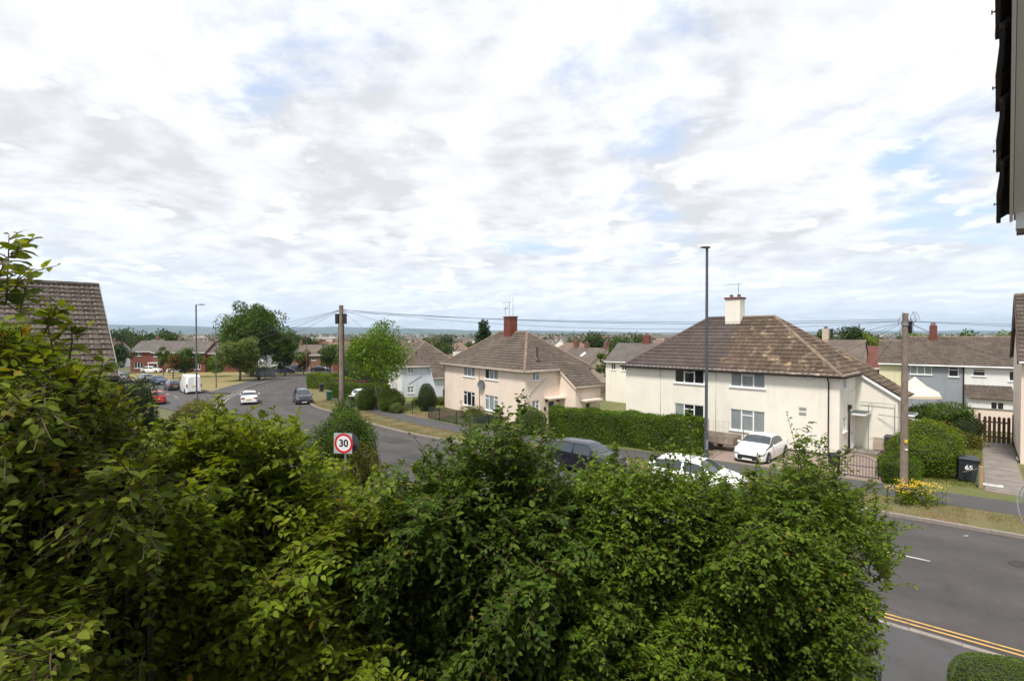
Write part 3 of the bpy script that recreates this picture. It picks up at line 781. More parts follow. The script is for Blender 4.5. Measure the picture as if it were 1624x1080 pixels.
    tag(cp.build('ridge_tiles', [ridge_m, m_ridge_new], ro, smooth='auto'), kind='stuff')
    # eaves: fascia, gutter, pipes
    fa = MB(); fa.box(-L - .2, .2, -.22, -.19, ze - .02, ze + .14); fa.box(.19, .22, -.2, W1 - .1, ze - .02, ze + .14); fa.box(-L - .2, .2, -.2, .0, ze + .0, ze + .02); fa.box(0, .2, 0, W1, ze, ze + .02)
    fa.box(P + .16, P + .19, y0, y1, wz - .10, wz + .03)
    fa.bar((.2, W1 - .12, H - pitch * .2 - .14), (P + .2, W1 - .12, H - pitch * (P + .2) - .14), .04, .16)
    fa.build('fascia', m_upvc if m_wall is m_cream else m_wall, t)
    gu = MB(); gu.tube([(-L - ov, -ov - .06, ze + .0), (ov, -ov - .06, ze + .0)], .062, 8); gu.tube([(ov + .05, -ov, ze), (ov + .05, W1 - .2, ze)], .062, 8); gu.tube([(wx + .04, y0, wz), (wx + .04, y1, wz)], .055, 8)
    gu.build('gutter', gut_m, t, smooth=True)
    # windows and doors
    F = ((-L, 0, 0), (1, 0, 0), (0, -1, 0)); S = ((0, 0, 0), (0, 1, 0), (1, 0, 0)); Gd = ((P, W1, 0), (0, 1, 0), (1, 0, 0))
    for o, (st, pm) in zip(fo, pane_sets[:4]): window(t, *F, *o, style=st, pane_m=pm)
    window(t, *S, *so_[0], style='2t', pane_m=m_net); window(t, *S, *so_[1], style='2t', pane_m=m_net)
    return t, F, S, Gd, so_, go, dict(L=L, H=H, W1=W1, W2=W2, P=P, Wd=Wd, RL=RL, RR=RR, wx=wx, wz=wz, ze=ze, ridge=ridge_h)

# ---- the cream house on the right
WH, F, S, Gd, so_, go, D = semi('cream_house', 'large cream rendered house with a hipped roof, half plum and half lichened tiles', (19.1, 30.1, -.24), R(45.7), 8.5, m_cream, m_cream,
    [m_tile_new, m_tile_lich], m_ridge, m_gutter, [('3t', m_glass), ('3t', [m_net, m_net, m_blind, m_net]), ('3t', [m_net, m_glass, m_glass, m_glass]), ('3t', m_net)], m_cream)
ch = MB(); ch.box(-8.12, -7.05, 3.2, 4.08, 7.0, 9.8); co_ = ch.build('chimney', m_cream, WH)
k = MB(); k.box(-8.19, -6.98, 3.13, 4.15, 9.8, 9.93); k.build('chimney_cap', m_brickred, co_)
for x in (-7.85, -7.3):
    k = MB(); k.lathe([(.13, 9.99), (.13, 10.12), (.10, 10.14), (.0, 10.14)], 10); q = k.build('chimney_pot', m_brickred, co_, smooth='auto'); q.location = (x, 3.65, 0)
k = MB(); k.box(-8.3, -6.9, 3.0, 3.14, 7.0, 7.45); k.build('lead_flashing', M('lead_sheet', (.32, .32, .33), .6, .1, 4), co_)
aerial(co_, (-7.2, 3.3, 10.0), .95, 6, R(190))
door(WH, *S, *so_[2], m_upvc); canopy(WH, *S, 2.15, 3.7, 2.38, .85, m_greymetal, m_upvc)
door(WH, *Gd, *go[0], m_upvc); canopy(WH, *Gd, .75, 2.1, 2.3, .7, m_greymetal, m_upvc)
def pipe(parent, pts, r=.04, mat=None): mb = MB(); mb.tube(pts, r, 8); return mb.build('downpipe', mat or m_dkpipe, parent, smooth=True)
pipe(WH, [(-.55, -.30, D['ze'] + .0), (-.55, -.28, 4.6), (-.55, -.07, 4.35), (-.55, -.07, 0.05)])
pipe(WH, [(.07, 1.9, 2.75), (.07, 1.9, .05)], .055)
k = MB(); k.box(.01, .19, 1.80, 2.0, 2.72, 2.95); k.build('hopper', m_dkpipe, WH)
pipe(WH, [(-7.35, -.03, 4.9), (-7.35, -.03, 0.1)], .018, M('cream_pipe', (.50, .47, .42), .6)); pipe(WH, [(-11.55, -.03, 4.9), (-11.55, -.03, .1)], .018, M('cream_pipe', (.50, .47, .42), .6))
k = MB(); k.lathe([(.0, 0), (.28, 0), (.28, .05), (.0, .05)], 20, M=Matrix.Translation((-1.55, 0, 4.62)) @ Matrix.Rotation(R(90), 4, 'X') @ Matrix.Scale(.5, 4, (0, 1, 0)))
al = k.build('alarm_plate', M('alarm_green', (.30, .42, .36), .5), WH); al['label'] = 'oval green and white alarm plate under the gutter'
k = MB(); k.lathe([(.0, .05), (.22, .05), (.22, .056), (.0, .056)], 20, M=Matrix.Translation((-1.55, 0, 4.62)) @ Matrix.Rotation(R(90), 4, 'X') @ Matrix.Scale(.45, 4, (0, 1, 0))); k.build('plate_face', m_upvc, al)
for z in (2.32, 2.62):
    k = MB(); k.box(-2.15, -1.75, -.03, .0, z, z + .17)
    for j in range(3): k.box(-2.12, -1.78, -.042, -.03, z + .03 + j * .045, z + .05 + j * .045)
    k.build('air_vent', M('vent_grey', (.38, .37, .36), .6), WH)
# white frame of handrail, and step, at the side door
hr = MB(); rr = .022
for pts in ([(.95, 2.4, .1), (.95, 2.4, 3.0), (.95, 3.62, 3.0)], [(2.05, 3.58, .1), (2.05, 3.58, 3.0), (.3, 3.60, 3.0)], [(1.2, 3.6, 2.3), (2.9, 3.0, 2.3)], [(1.0, 2.5, .95), (1.9, 3.4, .95), (1.9, 3.4, .1)]): hr.tube(pts, rr, 6)
hr.build('handrail', m_galv, WH)
k = MB(); k.box(.02, 1.4, 2.2, 3.6, -.3, .10); k.build('door_step', m_slab, WH)
k = MB(); k.box(1.0, 1.9, 3.5, 3.66, .15, .9); k.build('meter_box', M('buff_box', (.42, .34, .28), .7), WH)
k = MB(); k.tube([(1.05, 2.3, 6.45), (1.05, 2.3, 6.95)], .075, 8); k.lathe([(.10, 0), (.10, .06), (0, .09)], 8, M=Matrix.Translation((1.05, 2.3, 6.95))); k.build('soil_vent', m_black, WH).location = (-2.2, .6, .55)

# ---- the pink house in the middle
PH, F, S, Gd, so_, go, D = semi('pink_house', 'pink rendered house with hipped brown tile roof and tall red brick chimney', (1.11, 43.45, -.93), R(54.8), 8.15, m_pink, m_pink,
    m_tile_pink, m_ridge, m_gutter_c, [('3t', m_net), ('3t', [m_glass, m_net, m_glass, m_net]), ('3s', m_glass), ('3s', [m_net])], m_brickred)
ch = MB()
rs = random.Random(3)
for zi in range(30):          # brick courses
    z = 6.9 + zi * .09
    off = .11 if zi % 2 else 0
    for (ax, lo_, hi_) in (('x', -7.9, -6.75), ('y', 3.2, 4.05)):
        q = lo_ - off
        while q < hi_:
            a_, b_ = max(q, lo_), min(q + .215, hi_); q += .225
            if b_ - a_ < .03: continue
            d_ = rs.uniform(0, .008)
            if ax == 'x': ch.box(a_, b_, 3.2 - d_, 3.3, z, z + .08)
            else: ch.box(-6.85, -6.75 + d_, max(a_, 3.302), b_, z, z + .08)
co_ = ch.build('chimney', M_island('chimney_bricks', [(.17, .045, .032), (.23, .065, .045), (.27, .085, .06)], speck=.15), PH)
k = MB(); k.box(-7.88, -6.77, 3.22, 4.03, 6.5, 9.58); k.build('chimney_core', M('mortar_red', (.2, .09, .07), .9), co_)
k = MB(); k.box(-7.95, -6.70, 3.15, 4.10, 9.58, 9.70); k.build('chimney_cap', m_brickred, co_)
k = MB(); k.box(-7.95, -6.70, 3.1, 3.18, 6.85, 7.2); k.build('lead_flashing', M('lead_sheet', (.32, .32, .33), .6, .1, 4), co_)
aerial(co_, (-6.85, 3.6, 9.7), 1.9, 8, R(160)); aerial(co_, (-7.5, 3.6, 9.7), 1.5, 6, R(200)); aerial(co_, (-7.9, 3.4, 9.6), 1.0, 4, R(120))
m_navy = M('navy_door', (.015, .022, .07), .45, .1, 4)
door(PH, *S, *so_[2], m_navy); canopy(PH, *S, 2.05, 3.7, 2.42, .9, m_pink, m_pink)
door(PH, *Gd, *go[0], M('dark_red_door', (.06, .03, .03), .5), glazed=True); canopy(PH, *Gd, .55, 2.5, 2.28, .75, m_pink, m_pink)
dish(PH, (-6.75, -.02, 3.15), (.25, -1, .3), .46)
dish(PH, (.02, .15, 2.7), (1, -.3, .3), .16, m_whiter)
pipe(PH, [(-7.25, -.27, D['ze']), (-7.25, -.06, 4.6), (-7.25, -.06, .05)], .04, m_pink)
pipe(PH, [(-14.4, -.27, D['ze']), (-14.4, -.06, 4.6), (-14.4, -.06, .05)], .04, m_gutter_c)
pipe(PH, [(.03, .35, 2.72), (.03, 2.3, 4.15)], .012, m_dkpipe)
pipe(PH, [(D['wx'] - .2, 6.5, 3.3), (D['P'] + .05, 6.5, 3.1), (D['P'] + .05, 6.5, .05)], .04, m_upvc)
for (y, z) in ((2.15, 2.05), (2.0, 1.35), (3.45, 2.05)):
    k = MB(); k.box(.01, .12, y, y + .18, z, z + .28); k.bar((.06, y + .09, z + .28), (.06, y + .09, z + .4), .03, .03); k.build('wall_lantern', m_dkpipe, PH)
k = MB(); k.tube([(-1.2, .75, 6.0), (-1.2, .75, 6.85)], .06, 8); k.lathe([(.085, 0), (.085, .05), (0, .08)], 8, M=Matrix.Translation((-1.2, .75, 6.85))); k.box(-1.45, -.95, .5, 1.0, 5.7, 5.74); k.build('soil_vent', m_black, PH).location = (.2, 1.3, -.12)

# ---- pale blue house behind the ash tree
BH, F, S, Gd, so_, go, D = semi('pale_blue_house', 'pale blue rendered house half hidden behind the ash tree', (-14.1, 66, -2.0), R(70), 8.0, m_whiter, m_blue,
    m_tile_pink, m_ridge, m_gutter_c, [('3t', m_glass)] * 4, m_brickred)
# side wall of that house is blue, its front white
k = MB(); wall_panel(k, (.008, 0.0, 0), (0, 1, 0), (1, 0, 0), 3.7, 4.95, [(.78, 1.53, 3.98, 4.78), (.74, 1.53, 1.42, 2.28), (2.5, 3.26, .05, 2.12)], reveal=.02); k.build('side_wall', m_blue, BH)
door(BH, *S, *so_[2], m_upvc); pipe(BH, [(.03, .9, 2.6), (.03, 2.6, 3.6)], .02, m_dkpipe)
k = MB(); k.tube([(-2.2, 2.2, 6.1), (-2.2, 2.2, 6.8)], .07, 8); k.lathe([(.09, 0), (.09, .05), (0, .08)], 8, M=Matrix.Translation((-2.2, 2.2, 6.8))); k.build('soil_vent', m_black, BH)

# ------------------------------------------------------------------ simple gabled houses
def gable_house(name, label, loc, rz, L, Dp, H, RH, m_wall, m_roof, wins=(), chim=(), group=None, m_front=None, tiles=None, hip=0.0, doors=(), ov=.3, m_frame=None, m_chim=None, gut=True, m_verge=None):
    """front along local x at y=0, facing -y; wins: (face, x0, x1, z0, z1, style, mat)"""
    t = thing(name, label, 'house', loc, rz, group)
    wl_ = MB(); fo = [w[1:5] for w in wins if w[0] == 'f'] + [d_[:4] for d_ in doors]
    wall_panel(wl_, (0, 0, 0), (1, 0, 0), (0, -1, 0), L, H, fo)
    wall_panel(wl_, (L, Dp, 0), (-1, 0, 0), (0, 1, 0), L, H, [])
    fl = [w[1:5] for w in wins if w[0] == 'l']; fr = [w[1:5] for w in wins if w[0] == 'r']
    wall_panel(wl_, (0, Dp, 0), (0, -1, 0), (-1, 0, 0), Dp, H, fl); wall_panel(wl_, (L, 0, 0), (0, 1, 0), (1, 0, 0), Dp, H, fr)
    if not hip:
        wl_.poly([(0, 0, H), (0, Dp / 2, RH - .05), (0, Dp, H)]); wl_.poly([(L, 0, H), (L, Dp, H), (L, Dp / 2, RH - .05)])
    wl_.box(.03, L - .03, .03, Dp - .03, -1.5, .0)
    wl_.build('wall', m_wall, t)
    pz = (RH - H) / (Dp / 2); ez = H - ov * pz; rf = MB(); g_ = .12 if not hip else ov
    if hip:
        A, B, C_, E_ = (-ov, -ov, ez), (L + ov, -ov, ez), (L + ov, Dp + ov, ez), (-ov, Dp + ov, ez); P1, P2 = (hip, Dp / 2, RH), (L - hip, Dp / 2, RH)
        rf.poly([A, B, P2, P1]); rf.poly([B, C_, P2]); rf.poly([C_, E_, P1, P2]); rf.poly([E_, A, P1]); rf.poly([A, E_, C_, B])
    else:
        q = .10
        for s in (0, 1):
            y0 = -ov if s == 0 else Dp + ov; ym = Dp / 2
            a, b, c, d = (-g_, y0, ez), (L + g_, y0, ez), (L + g_, ym, RH), (-g_, ym, RH)
            up = Vector((0, 0, q)); V_ = [Vector(p) for p in (a, b, c, d)]; V2 = [p + up for p in V_]
            rf.add(V_ + V2, [(0, 3, 2, 1), (4, 5, 6, 7), (0, 1, 5, 4), (1, 2, 6, 5), (3, 0, 4, 7)])
    ro = rf.build('roof', m_roof, t)
    if tiles:
        tb = MB(); s_ = Vector((0, Dp / 2 + ov, RH - ez)); SLn = s_.length; s_ /= SLn
        tile_plane(tb, (-g_, -ov - .02, ez + .10), (1, 0, 0), s_, Vector((1, 0, 0)).cross(s_), L + 2 * g_, SLn, lambda v: 0, lambda v: L + 2 * g_, random.Random(5), under=False, m=0)
        tag(tb.build('roof_tiles', tiles, ro), kind='stuff')
        cp = MB(); cap_run(cp, (-g_, Dp / 2, RH + .10), (L + g_, Dp / 2, RH + .10)); tag(cp.build('ridge_tiles', m_ridge, ro, smooth='auto'), kind='stuff')
    for w in wins:
        fr_ = {'f': ((0, 0, 0), (1, 0, 0), (0, -1, 0)), 'l': ((0, Dp, 0), (0, -1, 0), (-1, 0, 0)), 'r': ((L, 0, 0), (0, 1, 0), (1, 0, 0))}[w[0]]
        window(t, *fr_, *w[1:5], style=w[5] if len(w) > 5 else '2', pane_m=w[6] if len(w) > 6 else None)
    for d_ in doors: door(t, (0, 0, 0), (1, 0, 0), (0, -1, 0), *d_[:4], d_[4], glazed=True)
    for (x, y, w_, d2, z) in chim:
        c = MB(); c.box(x - w_ / 2, x + w_ / 2, y - d2 / 2, y + d2 / 2, RH - 1.2, z); co = c.build('chimney', m_chim or m_chimbr, ro)
        for px in (-.2, .2):
            k = MB(); k.lathe([(.12, z), (.11, z + .28), (0, z + .28)], 8); k.v = [(a + x + px * w_ * .8, b + y, c_) for a, b, c_ in k.v]
            k.build('chimney_pot', m_ridge, ro)
    if gut:
        k = MB(); k.tube([(-.1, -ov - .06, ez + .02), (L + .1, -ov - .06, ez + .02)], .06, 6); k.build('gutter', m_upvc if m_wall is not m_tan else m_gutter, t)
    return t
m_chimbr = M('brown_chimney_brick', (.15, .075, .055), .9, .25, 7)
m_roof_br = M('brown_roof', (0.1068, 0.0828, 0.0680), .9, .2, .8, .8, 9, dirt=(0.1585, 0.1300, 0.1071), dscale=.35)
m_roof_gr = M('grey_brown_roof', (0.0985, 0.0853, 0.0756), .9, .2, .8, .8, 9, dirt=(0.1355, 0.1156, 0.0985), dscale=.35)
m_roof_rd = M('red_roof', (.125, .046, .034), .9, .2, .8, .8, 9, dirt=(.10, .045, .036), dscale=.35)
m_roof_or = M('orange_brown_roof', (0.1727, 0.1128, 0.0871), .9, .2, .8, .8, 9, dirt=(0.1274, 0.0875, 0.0703), dscale=.35)
m_brick = M('red_brick_wall', (.16, .052, .032), .9, .22, 3, .3, 14, dirt=(.11, .04, .028), dscale=.5)
m_brick2 = M('brown_brick_wall', (.19, .095, .06), .9, .22, 3, .3, 14)

# ------------------------------------------------------------------ other buildings in view
U = lambda *w: [('f',) + x for x in w]
# red brick terrace beyond the green: one house per roof section
z0 = g(118) - .05
gable_house('terrace_house', 'red brick end house at the left of the terrace beyond the green', (-87.6, 118.6, z0 + .2), 0, 5.2, 7.5, 4.75, 7.0, m_brick, m_roof_gr, U((1.2, 2.5, 3.6, 4.5, '2t'), (.9, 2.9, .8, 2.1, '3')), [], 'brick terrace houses')
gable_house('terrace_house', 'red brick middle house with white porch canopy and double door', (-82.2, 118, z0), 0, 6.1, 7.5, 4.75, 7.15, m_brick, m_roof_gr, U((.4, 1.45, 3.65, 4.5, '2t'), (3.1, 4.5, 3.65, 4.55, '2t'), (3.6, 4.8, .8, 2.1, '2')), [], 'brick terrace houses', doors=[(.1, 1.5, .0, 2.1, m_upvc)])
gable_house('terrace_house', 'red brick house behind the round bush, fourth roof along has a chimney', (-76.05, 118, z0), 0, 6.0, 7.5, 4.75, 7.15, m_brick, m_roof_gr, U((.5, 1.8, 3.65, 4.5, '2t'), (3.2, 4.3, 3.65, 4.5, '2t'), (.6, 2.2, .8, 2.1, '3'), (3.3, 4.9, .8, 2.1, '3')), [(5.6, 3.7, .5, .5, 7.75)], 'brick terrace houses')
gable_house('terrace_house', 'red brick end house at the right, behind the thin lamp post', (-70.0, 118.8, z0 - .25), 0, 8.0, 7.5, 4.75, 6.9, m_brick, m_roof_gr, U((1.0, 2.4, 3.6, 4.4, '2t'), (.8, 2.6, .6, 1.8, '3'), (5, 6.4, 3.6, 4.4, '2t')), [], 'brick terrace houses')
k = MB(); k.box(-82.6, -80.2, 117.0, 117.98, z0 + 2.25, z0 + 2.4); k.bar((-82.4, 117.1, z0), (-82.4, 117.1, z0 + 2.25), .1, .1); k.bar((-80.4, 117.1, z0), (-80.4, 117.1, z0 + 2.25), .1, .1)
tag(k.build('porch_canopy', m_upvc), 'white flat porch canopy on two posts at the brick terrace', 'canopy')
# brick pair and further rows up the road
zb = -2.9
gable_house('brick_house', 'brown brick house with a white upper window beyond the bend of the road', (-53.5, 126, zb), R(-4), 7.0, 7.5, 4.9, 7.2, m_brick2, m_roof_br, U((1, 2.5, 3.5, 4.5, '2t'), (4.3, 5.9, 3.5, 4.5, '3'), (1, 2.6, .8, 2.0, '2t'), (4.3, 6.2, .7, 2.0, '3')), [(.4, 3.7, .6, .6, 8.2)])
gable_house('brick_house', 'brown brick house right of the thin pole, seen behind the telegraph pole', (-46.2, 125.5, zb), R(-4), 7.5, 7.5, 4.9, 7.2, m_brick, m_roof_gr, U((1, 2.5, 3.5, 4.5, '2t'), (4.6, 6.2, 3.5, 4.5, '3'), (1, 2.6, .8, 2.0, '2t')), [(7, 3.7, .6, .6, 8.2)])
gable_house('white_gabled_house', 'row house with a red roof and a white gable end beyond the road bend', (-79, 188, -4.2), R(-12), 11, 8, 5.2, 8.4, m_whiter, m_roof_rd, U((1, 2.4, 3.6, 4.6, '2'), (4.5, 6, 3.6, 4.6, '2'), (7.6, 9.2, 3.6, 4.6, '2')), [(8, 4, .7, .7, 9.4)])
gable_house('white_gabled_house', 'row house with a pale brown roof next to the red roof', (-68.0, 185.7, -4.2), R(-12), 10, 8, 5.2, 8.3, m_tan, m_roof_or, U((1, 2.4, 3.6, 4.6, '2'), (4.5, 6, 3.6, 4.6, '2'), (7.6, 9.2, 3.6, 4.6, '2')), [(2, 4, .7, .7, 9.3)])
ap = thing('apartment_block', 'pale flat roofed apartment block with a dark glazed stair bay', 'building', (-128, 330, -6.5), R(0))
k = MB(); wall_panel(k, (0, 0, 0), (1, 0, 0), (0, -1, 0), 15, 11, [(a, a + 1.3, z, z + 1.3) for a in (.8, 2.9, 10.4, 12.6) for z in (1.2, 4.4, 7.6)] + [(5.6, 9.2, 1, 10)]); k.box(0, 15, .16, 10, -2, 11); k.build('wall', m_tan, ap)
k = MB(); k.box(-.3, 15.3, -.3, 10.3, 11, 11.4); k.build('roof', m_whiter, ap)
for a in (.8, 2.9, 10.4, 12.6):
    for z in (1.2, 4.4, 7.6): window(ap, (0, 0, 0), (1, 0, 0), (0, -1, 0), a, a + 1.3, z, z + 1.3, '2')
window(ap, (0, 0, 0), (1, 0, 0), (0, -1, 0), 5.6, 9.2, 1, 10, [(0, .5, 0, .33), (.5, 1, 0, .33), (0, .5, .33, .66), (.5, 1, .33, .66), (0, .5, .66, 1), (.5, 1, .66, 1)], frame_m=m_chrome)
gable_house('brown_roof_house', 'house with a hipped roof and chimney behind the brick terrace', (-118, 160, -3), R(8), 11, 9, 5, 8.4, m_tan, m_roof_gr, U((1, 2.4, 3.5, 4.5, '2')), [(5.5, 4.5, .8, .8, 9.4)], hip=4)
# centre: behind the pink and the cream house
h = gable_house('tan_gabled_house', 'tan gable ended house with a skylight behind the pink house', (7.2, 85.1, -2.4), R(-56.5), 8.5, 7.2, 4.9, 7.15, m_tan, m_roof_br, [('r', 2.6, 3.6, 3.2, 4.2, '2')], [(1.0, 3.6, .8, .6, 8.3), (3.6, 3.6, .6, .6, 8.0), (8.1, 3.6, .6, .6, 8.2)])
k = MB(); k.obox((4.6, 1.9, 6.18), (.28, 0, 0), (0, .45, .29), (0, -.02, .04)); k.build('skylight', m_upvc, h)
k = MB(); k.box(8.5, 8.56, 2.9, 3.6, 5.6, 5.95); k.build('gable_vent', m_gutter, h)
h = gable_house('brown_roof_house', 'cream house with a brown roof and downpipe just left of the cream house', (11.3, 62.3, -1.15), R(-32), 10, 9, 4.95, 6.95, m_cream, m_roof_gr, U((.7, 1.25, 3.9, 4.7, '2'), (2.0, 2.6, 3.85, 4.65, '2')), [(3.6, 4.5, .8, .7, 8.0)], m_chim=m_brickred)
k = MB(); k.tube([(2.9, -.05, 4.9), (2.9, -.05, .1)], .06, 6); k.build('downpipe', m_gutter, h)
h = gable_house('brown_roof_house', 'yellowish house with a cream chimney peeping over the cream house roof', (36.5, 65.0, -1.2), R(-40), 6.2, 7, 5, 7.4, m_tan, m_roof_br, [], [(2.0, 3.5, .7, .7, 8.9)], m_chim=m_tan)
gable_house('red_roof_house', 'small house with a hipped red roof behind the telegraph pole', (41.5, 66.0, -1.2), R(-40), 7.0, 7, 4.2, 6.7, m_brick2, m_roof_rd, [], [], hip=2.4)
# terrace on the right behind the gardens
O2 = Vector((39.6, 52.2, -1.0)); dx2 = Vector((.8, -.6, 0)); ry = R(-36.9)
gable_house('cream_terrace_house', 'narrow pale yellow house with a lower roof at the left of the grey one', O2 - dx2 * 2.05 + Vector((.6, .8, 0)) * .5, ry, 2.0, 6.8, 5.1, 7.2, m_yellow_r, m_roof_br, tiles=m_tile_pink)
gh = gable_house('grey_terrace_house', 'grey rendered terrace house with a red chimney and white windows', O2, ry, 4.6, 7.5, 5.1, 7.6, m_grey_r, m_roof_br, U((.5, 2.2, 4.0, 4.85, '3', m_net), (3.45, 4.2, 3.9, 4.85, 'h')), [(2.4, 3.4, .62, .62, 8.9)], tiles=m_tile_pink, m_chim=m_brickred)
wh2 = gable_house('white_terrace_house', 'white rendered terrace house with a lean-to of brown tiles', O2 + dx2 * 4.605, ry, 7.0, 7.5, 5.1, 7.6, m_whiter, m_roof_br, U((.6, 1.5, 4.05, 4.7, 'h', m_glass), (3.1, 4.2, 3.7, 4.6, '1', m_glass)), [(6.0, 4.2, .7, .7, 8.6)], tiles=m_tile_pink, m_chim=m_tan)
k = MB(); wall_panel(k, (.15, -2.2, 0), (1, 0, 0), (0, -1, 0), 3.0, 2.2, [(1.5, 2.4, .9, 1.9), ]); k.poly([(.15, -2.2, 0), (.15, 0, 0), (.15, 0, 3.1), (.15, -2.2, 2.2)]); k.poly([(3.15, -2.2, 0), (3.15, -2.2, 2.2), (3.15, 0, 3.1), (3.15, 0, 0)]); ext = k.build('extension', m_whiter, wh2)
window(wh2, (.15, -2.2, 0), (1, 0, 0), (0, -1, 0), 1.5, 2.4, .9, 1.9, '2')
k = MB(); s_ = Vector((0, 2.5, 1.05)); SLn = s_.length; tile_plane(k, (.0, -2.45, 2.15), (1, 0, 0), s_ / SLn, Vector((1, 0, 0)).cross(s_ / SLn), 3.3, SLn, lambda v: 0, lambda v: 3.3, random.Random(1)); tag(k.build('extension_roof', m_tile_pink, ext), kind='stuff')
k = MB(); k.tube([(4.55, -.06, 5.0), (4.55, -.06, .2)], .06, 6); k.build('downpipe', m_dkpipe, gh)
k = MB(); k.box(3.6, 5.6, -2.6, -2.4, .4, 1.5); k.bar((3.6, -2.4, 2.4), (6.5, -2.4, 2.35), .05, .05); k.bar((3.7, -2.4, 0), (3.7, -2.4, 2.9), .05, .05); k.build('yard_rail', m_chrome, wh2)
# pink house at the right edge of the view
RH_ = gable_house('pink_gabled_house', 'pink gable ended house at the right edge beside the concrete path', (28.15, 28.55, -.27), R(-42), 9, 8.4, 6.0, 9.6, m_pink, m_tile_weath, [('l', 6.3, 7.1, .1, 2.2, '1')], [], tiles=m_tile_weath, ov=.35)
k = MB()
for s in (0, 1):
    ya, yb = (-.35, 4.2) if s == 0 else (8.75, 4.2); k.bar((-.16, ya, 6.0 - .35 * .857 + .0), (-.16, yb, 9.6 + .02), .05, .26)
k.build('barge_board', m_brown, RH_)
k = MB(); k.box(-.012, .0, 0, 8.4, -.4, .22); k.build('plinth', M('black_plinth', (.03, .03, .03), .8), RH_)

# ---- neighbour's roof on the left, each tile laid one by one
LL, LD = 9.0, 10.4
NB = gable_house('neighbour_house', 'house at the left edge with a steep weathered brown tile roof', (-19.8, 11.0, .27), R(43.8), LL, LD, 5.4, 8.6, m_brick, m_roof_br, [], [], ov=.3, m_verge=m_upvc)
roofo = [c for c in NB.children if c.name.startswith('roof')][0]
tm = MB(); tw, gg = .30, .335; pr = ((0, .2), (.1, .9), (.22, 1.0), (.34, .5), (.46, .15), (.62, .9), (.74, 1.0), (.86, .5), (1.0, .1))
vv = []
for (sv, base) in ((0, -.015), (0, .042), (gg + .05, -.008)):
    for u, h_ in pr: vv.append((u * (tw - .004), sv, base + (h_ * .032 if base > -.01 else 0)))
nP = len(pr)
tm.add(vv, [(i, i + 1, i + nP + 1, i + nP) for i in range(nP - 1)] + [(i + nP, i + nP + 1, i + 2 * nP + 1, i + 2 * nP) for i in range(nP - 1)] + [(nP - 1, 3 * nP - 1, 2 * nP - 1), (0, nP, 2 * nP)])
m_nbt = []
for q, cc_ in enumerate([(.052, .04, .033), (.068, .053, .043), (.085, .068, .055), (.06, .045, .037)]): m_nbt.append(M('old_tile_%d' % q, cc_, .92, .35, 9, .6, 40, dirt=(.19, .16, .12), dscale=7, dlo=.54, dhi=.72, coord='Object'))
tmes = [tm.mesh('tile', mt, 'auto') for mt in m_nbt]
pz = (8.6 - 5.4) / (LD / 2); ez = 5.4 - .3 * pz; an = math.atan(pz); SLn = (LD / 2 + .3) / math.cos(an)
cnt = 0; rest = MB(); rs = random.Random(11)
for c in range(int(SLn / gg)):
    for kx in range(int((LL + .24) / tw)):
        x = LL + .12 - (kx + 1) * tw; sv = c * gg - .04
        p = Vector((x, -.3 + sv * math.cos(an), ez + .105 + sv * math.sin(an)))
        if cnt < 300 and kx < 16:
            o = link('tile', rs.choice(tmes), roofo); o.location = p + Vector((rs.uniform(-.006, .006), 0, rs.uniform(-.004, .012))); o.rotation_euler = (an + rs.uniform(-.02, .02), rs.uniform(-.02, .02), rs.uniform(-.012, .012)); cnt += 1
        else:
            Mx = Matrix.Translation(p) @ Matrix.Rotation(an, 4, 'X'); rest.add([Mx @ Vector(v) for v in tm.v], tm.f, rs.randrange(4))
tag(rest.build('roof_tiles', m_nbt, roofo), kind='stuff')
cp = MB(); cap_run(cp, (-.1, LD / 2, 8.72), (LL + .1, LD / 2, 8.72), r=.14, seg=.45); cp.build('ridge_tiles', m_nbt[0], roofo, smooth='auto')
k = MB(); k.bar((LL + .13, -.3, ez + .07), (LL + .13, LD / 2, 8.6 + .07), .03, .16); k.build('verge_mortar', M('verge_cement', (.2, .19, .17), .9), NB)
k = MB(); k.tube([(-.1, -.4, ez + .02), (LL + .1, -.4, ez + .02)], .075, 8); k.build('front_gutter', m_gutter, NB)

# ---- the house the view is taken from: verge overhead, gable wall to the right
OH = thing('viewpoint_house', 'dark verge tiles and white soffit of a house at the upper right edge', 'house', (.017, -.0165, .045), math.atan2(.72, .69))
T0, PT = 3.47, .70
hz_ = lambda t_: 7.55 + (T0 - t_) * PT
m_vt = M('black_verge_tile', (.04, .03, .026), .85, .3, 12, .5, 40, dirt=(.12, .085, .02), dscale=8, dlo=.62, dhi=.72)
m_soff = M('soffit_upvc', (.84, .81, .76), .5, .04, 2)
L8 = 8.0
k = MB()
A = [(T0 + .0, -.35, 0), (-5.2, -.35, 0), (-5.2, -L8, 0), (T0 - .3, -L8, 0)]
k.poly([(T0 - .28, -.35, 1.5), (-5.2, -.35, 1.5), (-5.2, -.35, hz_(-.9) - .2), (-.9, -.35, hz_(-.9) - .2), (T0 - .28, -.35, hz_(T0 - .28) - .2)])
k.poly([(T0 - .28, -.35, 1.5), (T0 - .28, -.35, hz_(T0 - .28) - .2), (T0 - .28, -L8, hz_(T0 - .28) - .2), (T0 - .28, -L8, 1.5)])
k.build('wall', M('roughcast', (.60, .57, .52), .95, .2, 6, .9, 70), OH)
k = MB(); k.poly([(T0, .01, hz_(T0) - .02), (-.9, .01, hz_(-.9) - .02), (-.9, -L8, hz_(-.9) - .02), (T0, -L8, hz_(T0) - .02)])
k.poly([(-.9, .01, hz_(-.9) - .02), (-5.2, .01, hz_(T0 - 0) - .02), (-5.2, -L8, hz_(T0) - .02), (-.9, -L8, hz_(-.9) - .02)]); ro = k.build('roof', m_vt, OH)
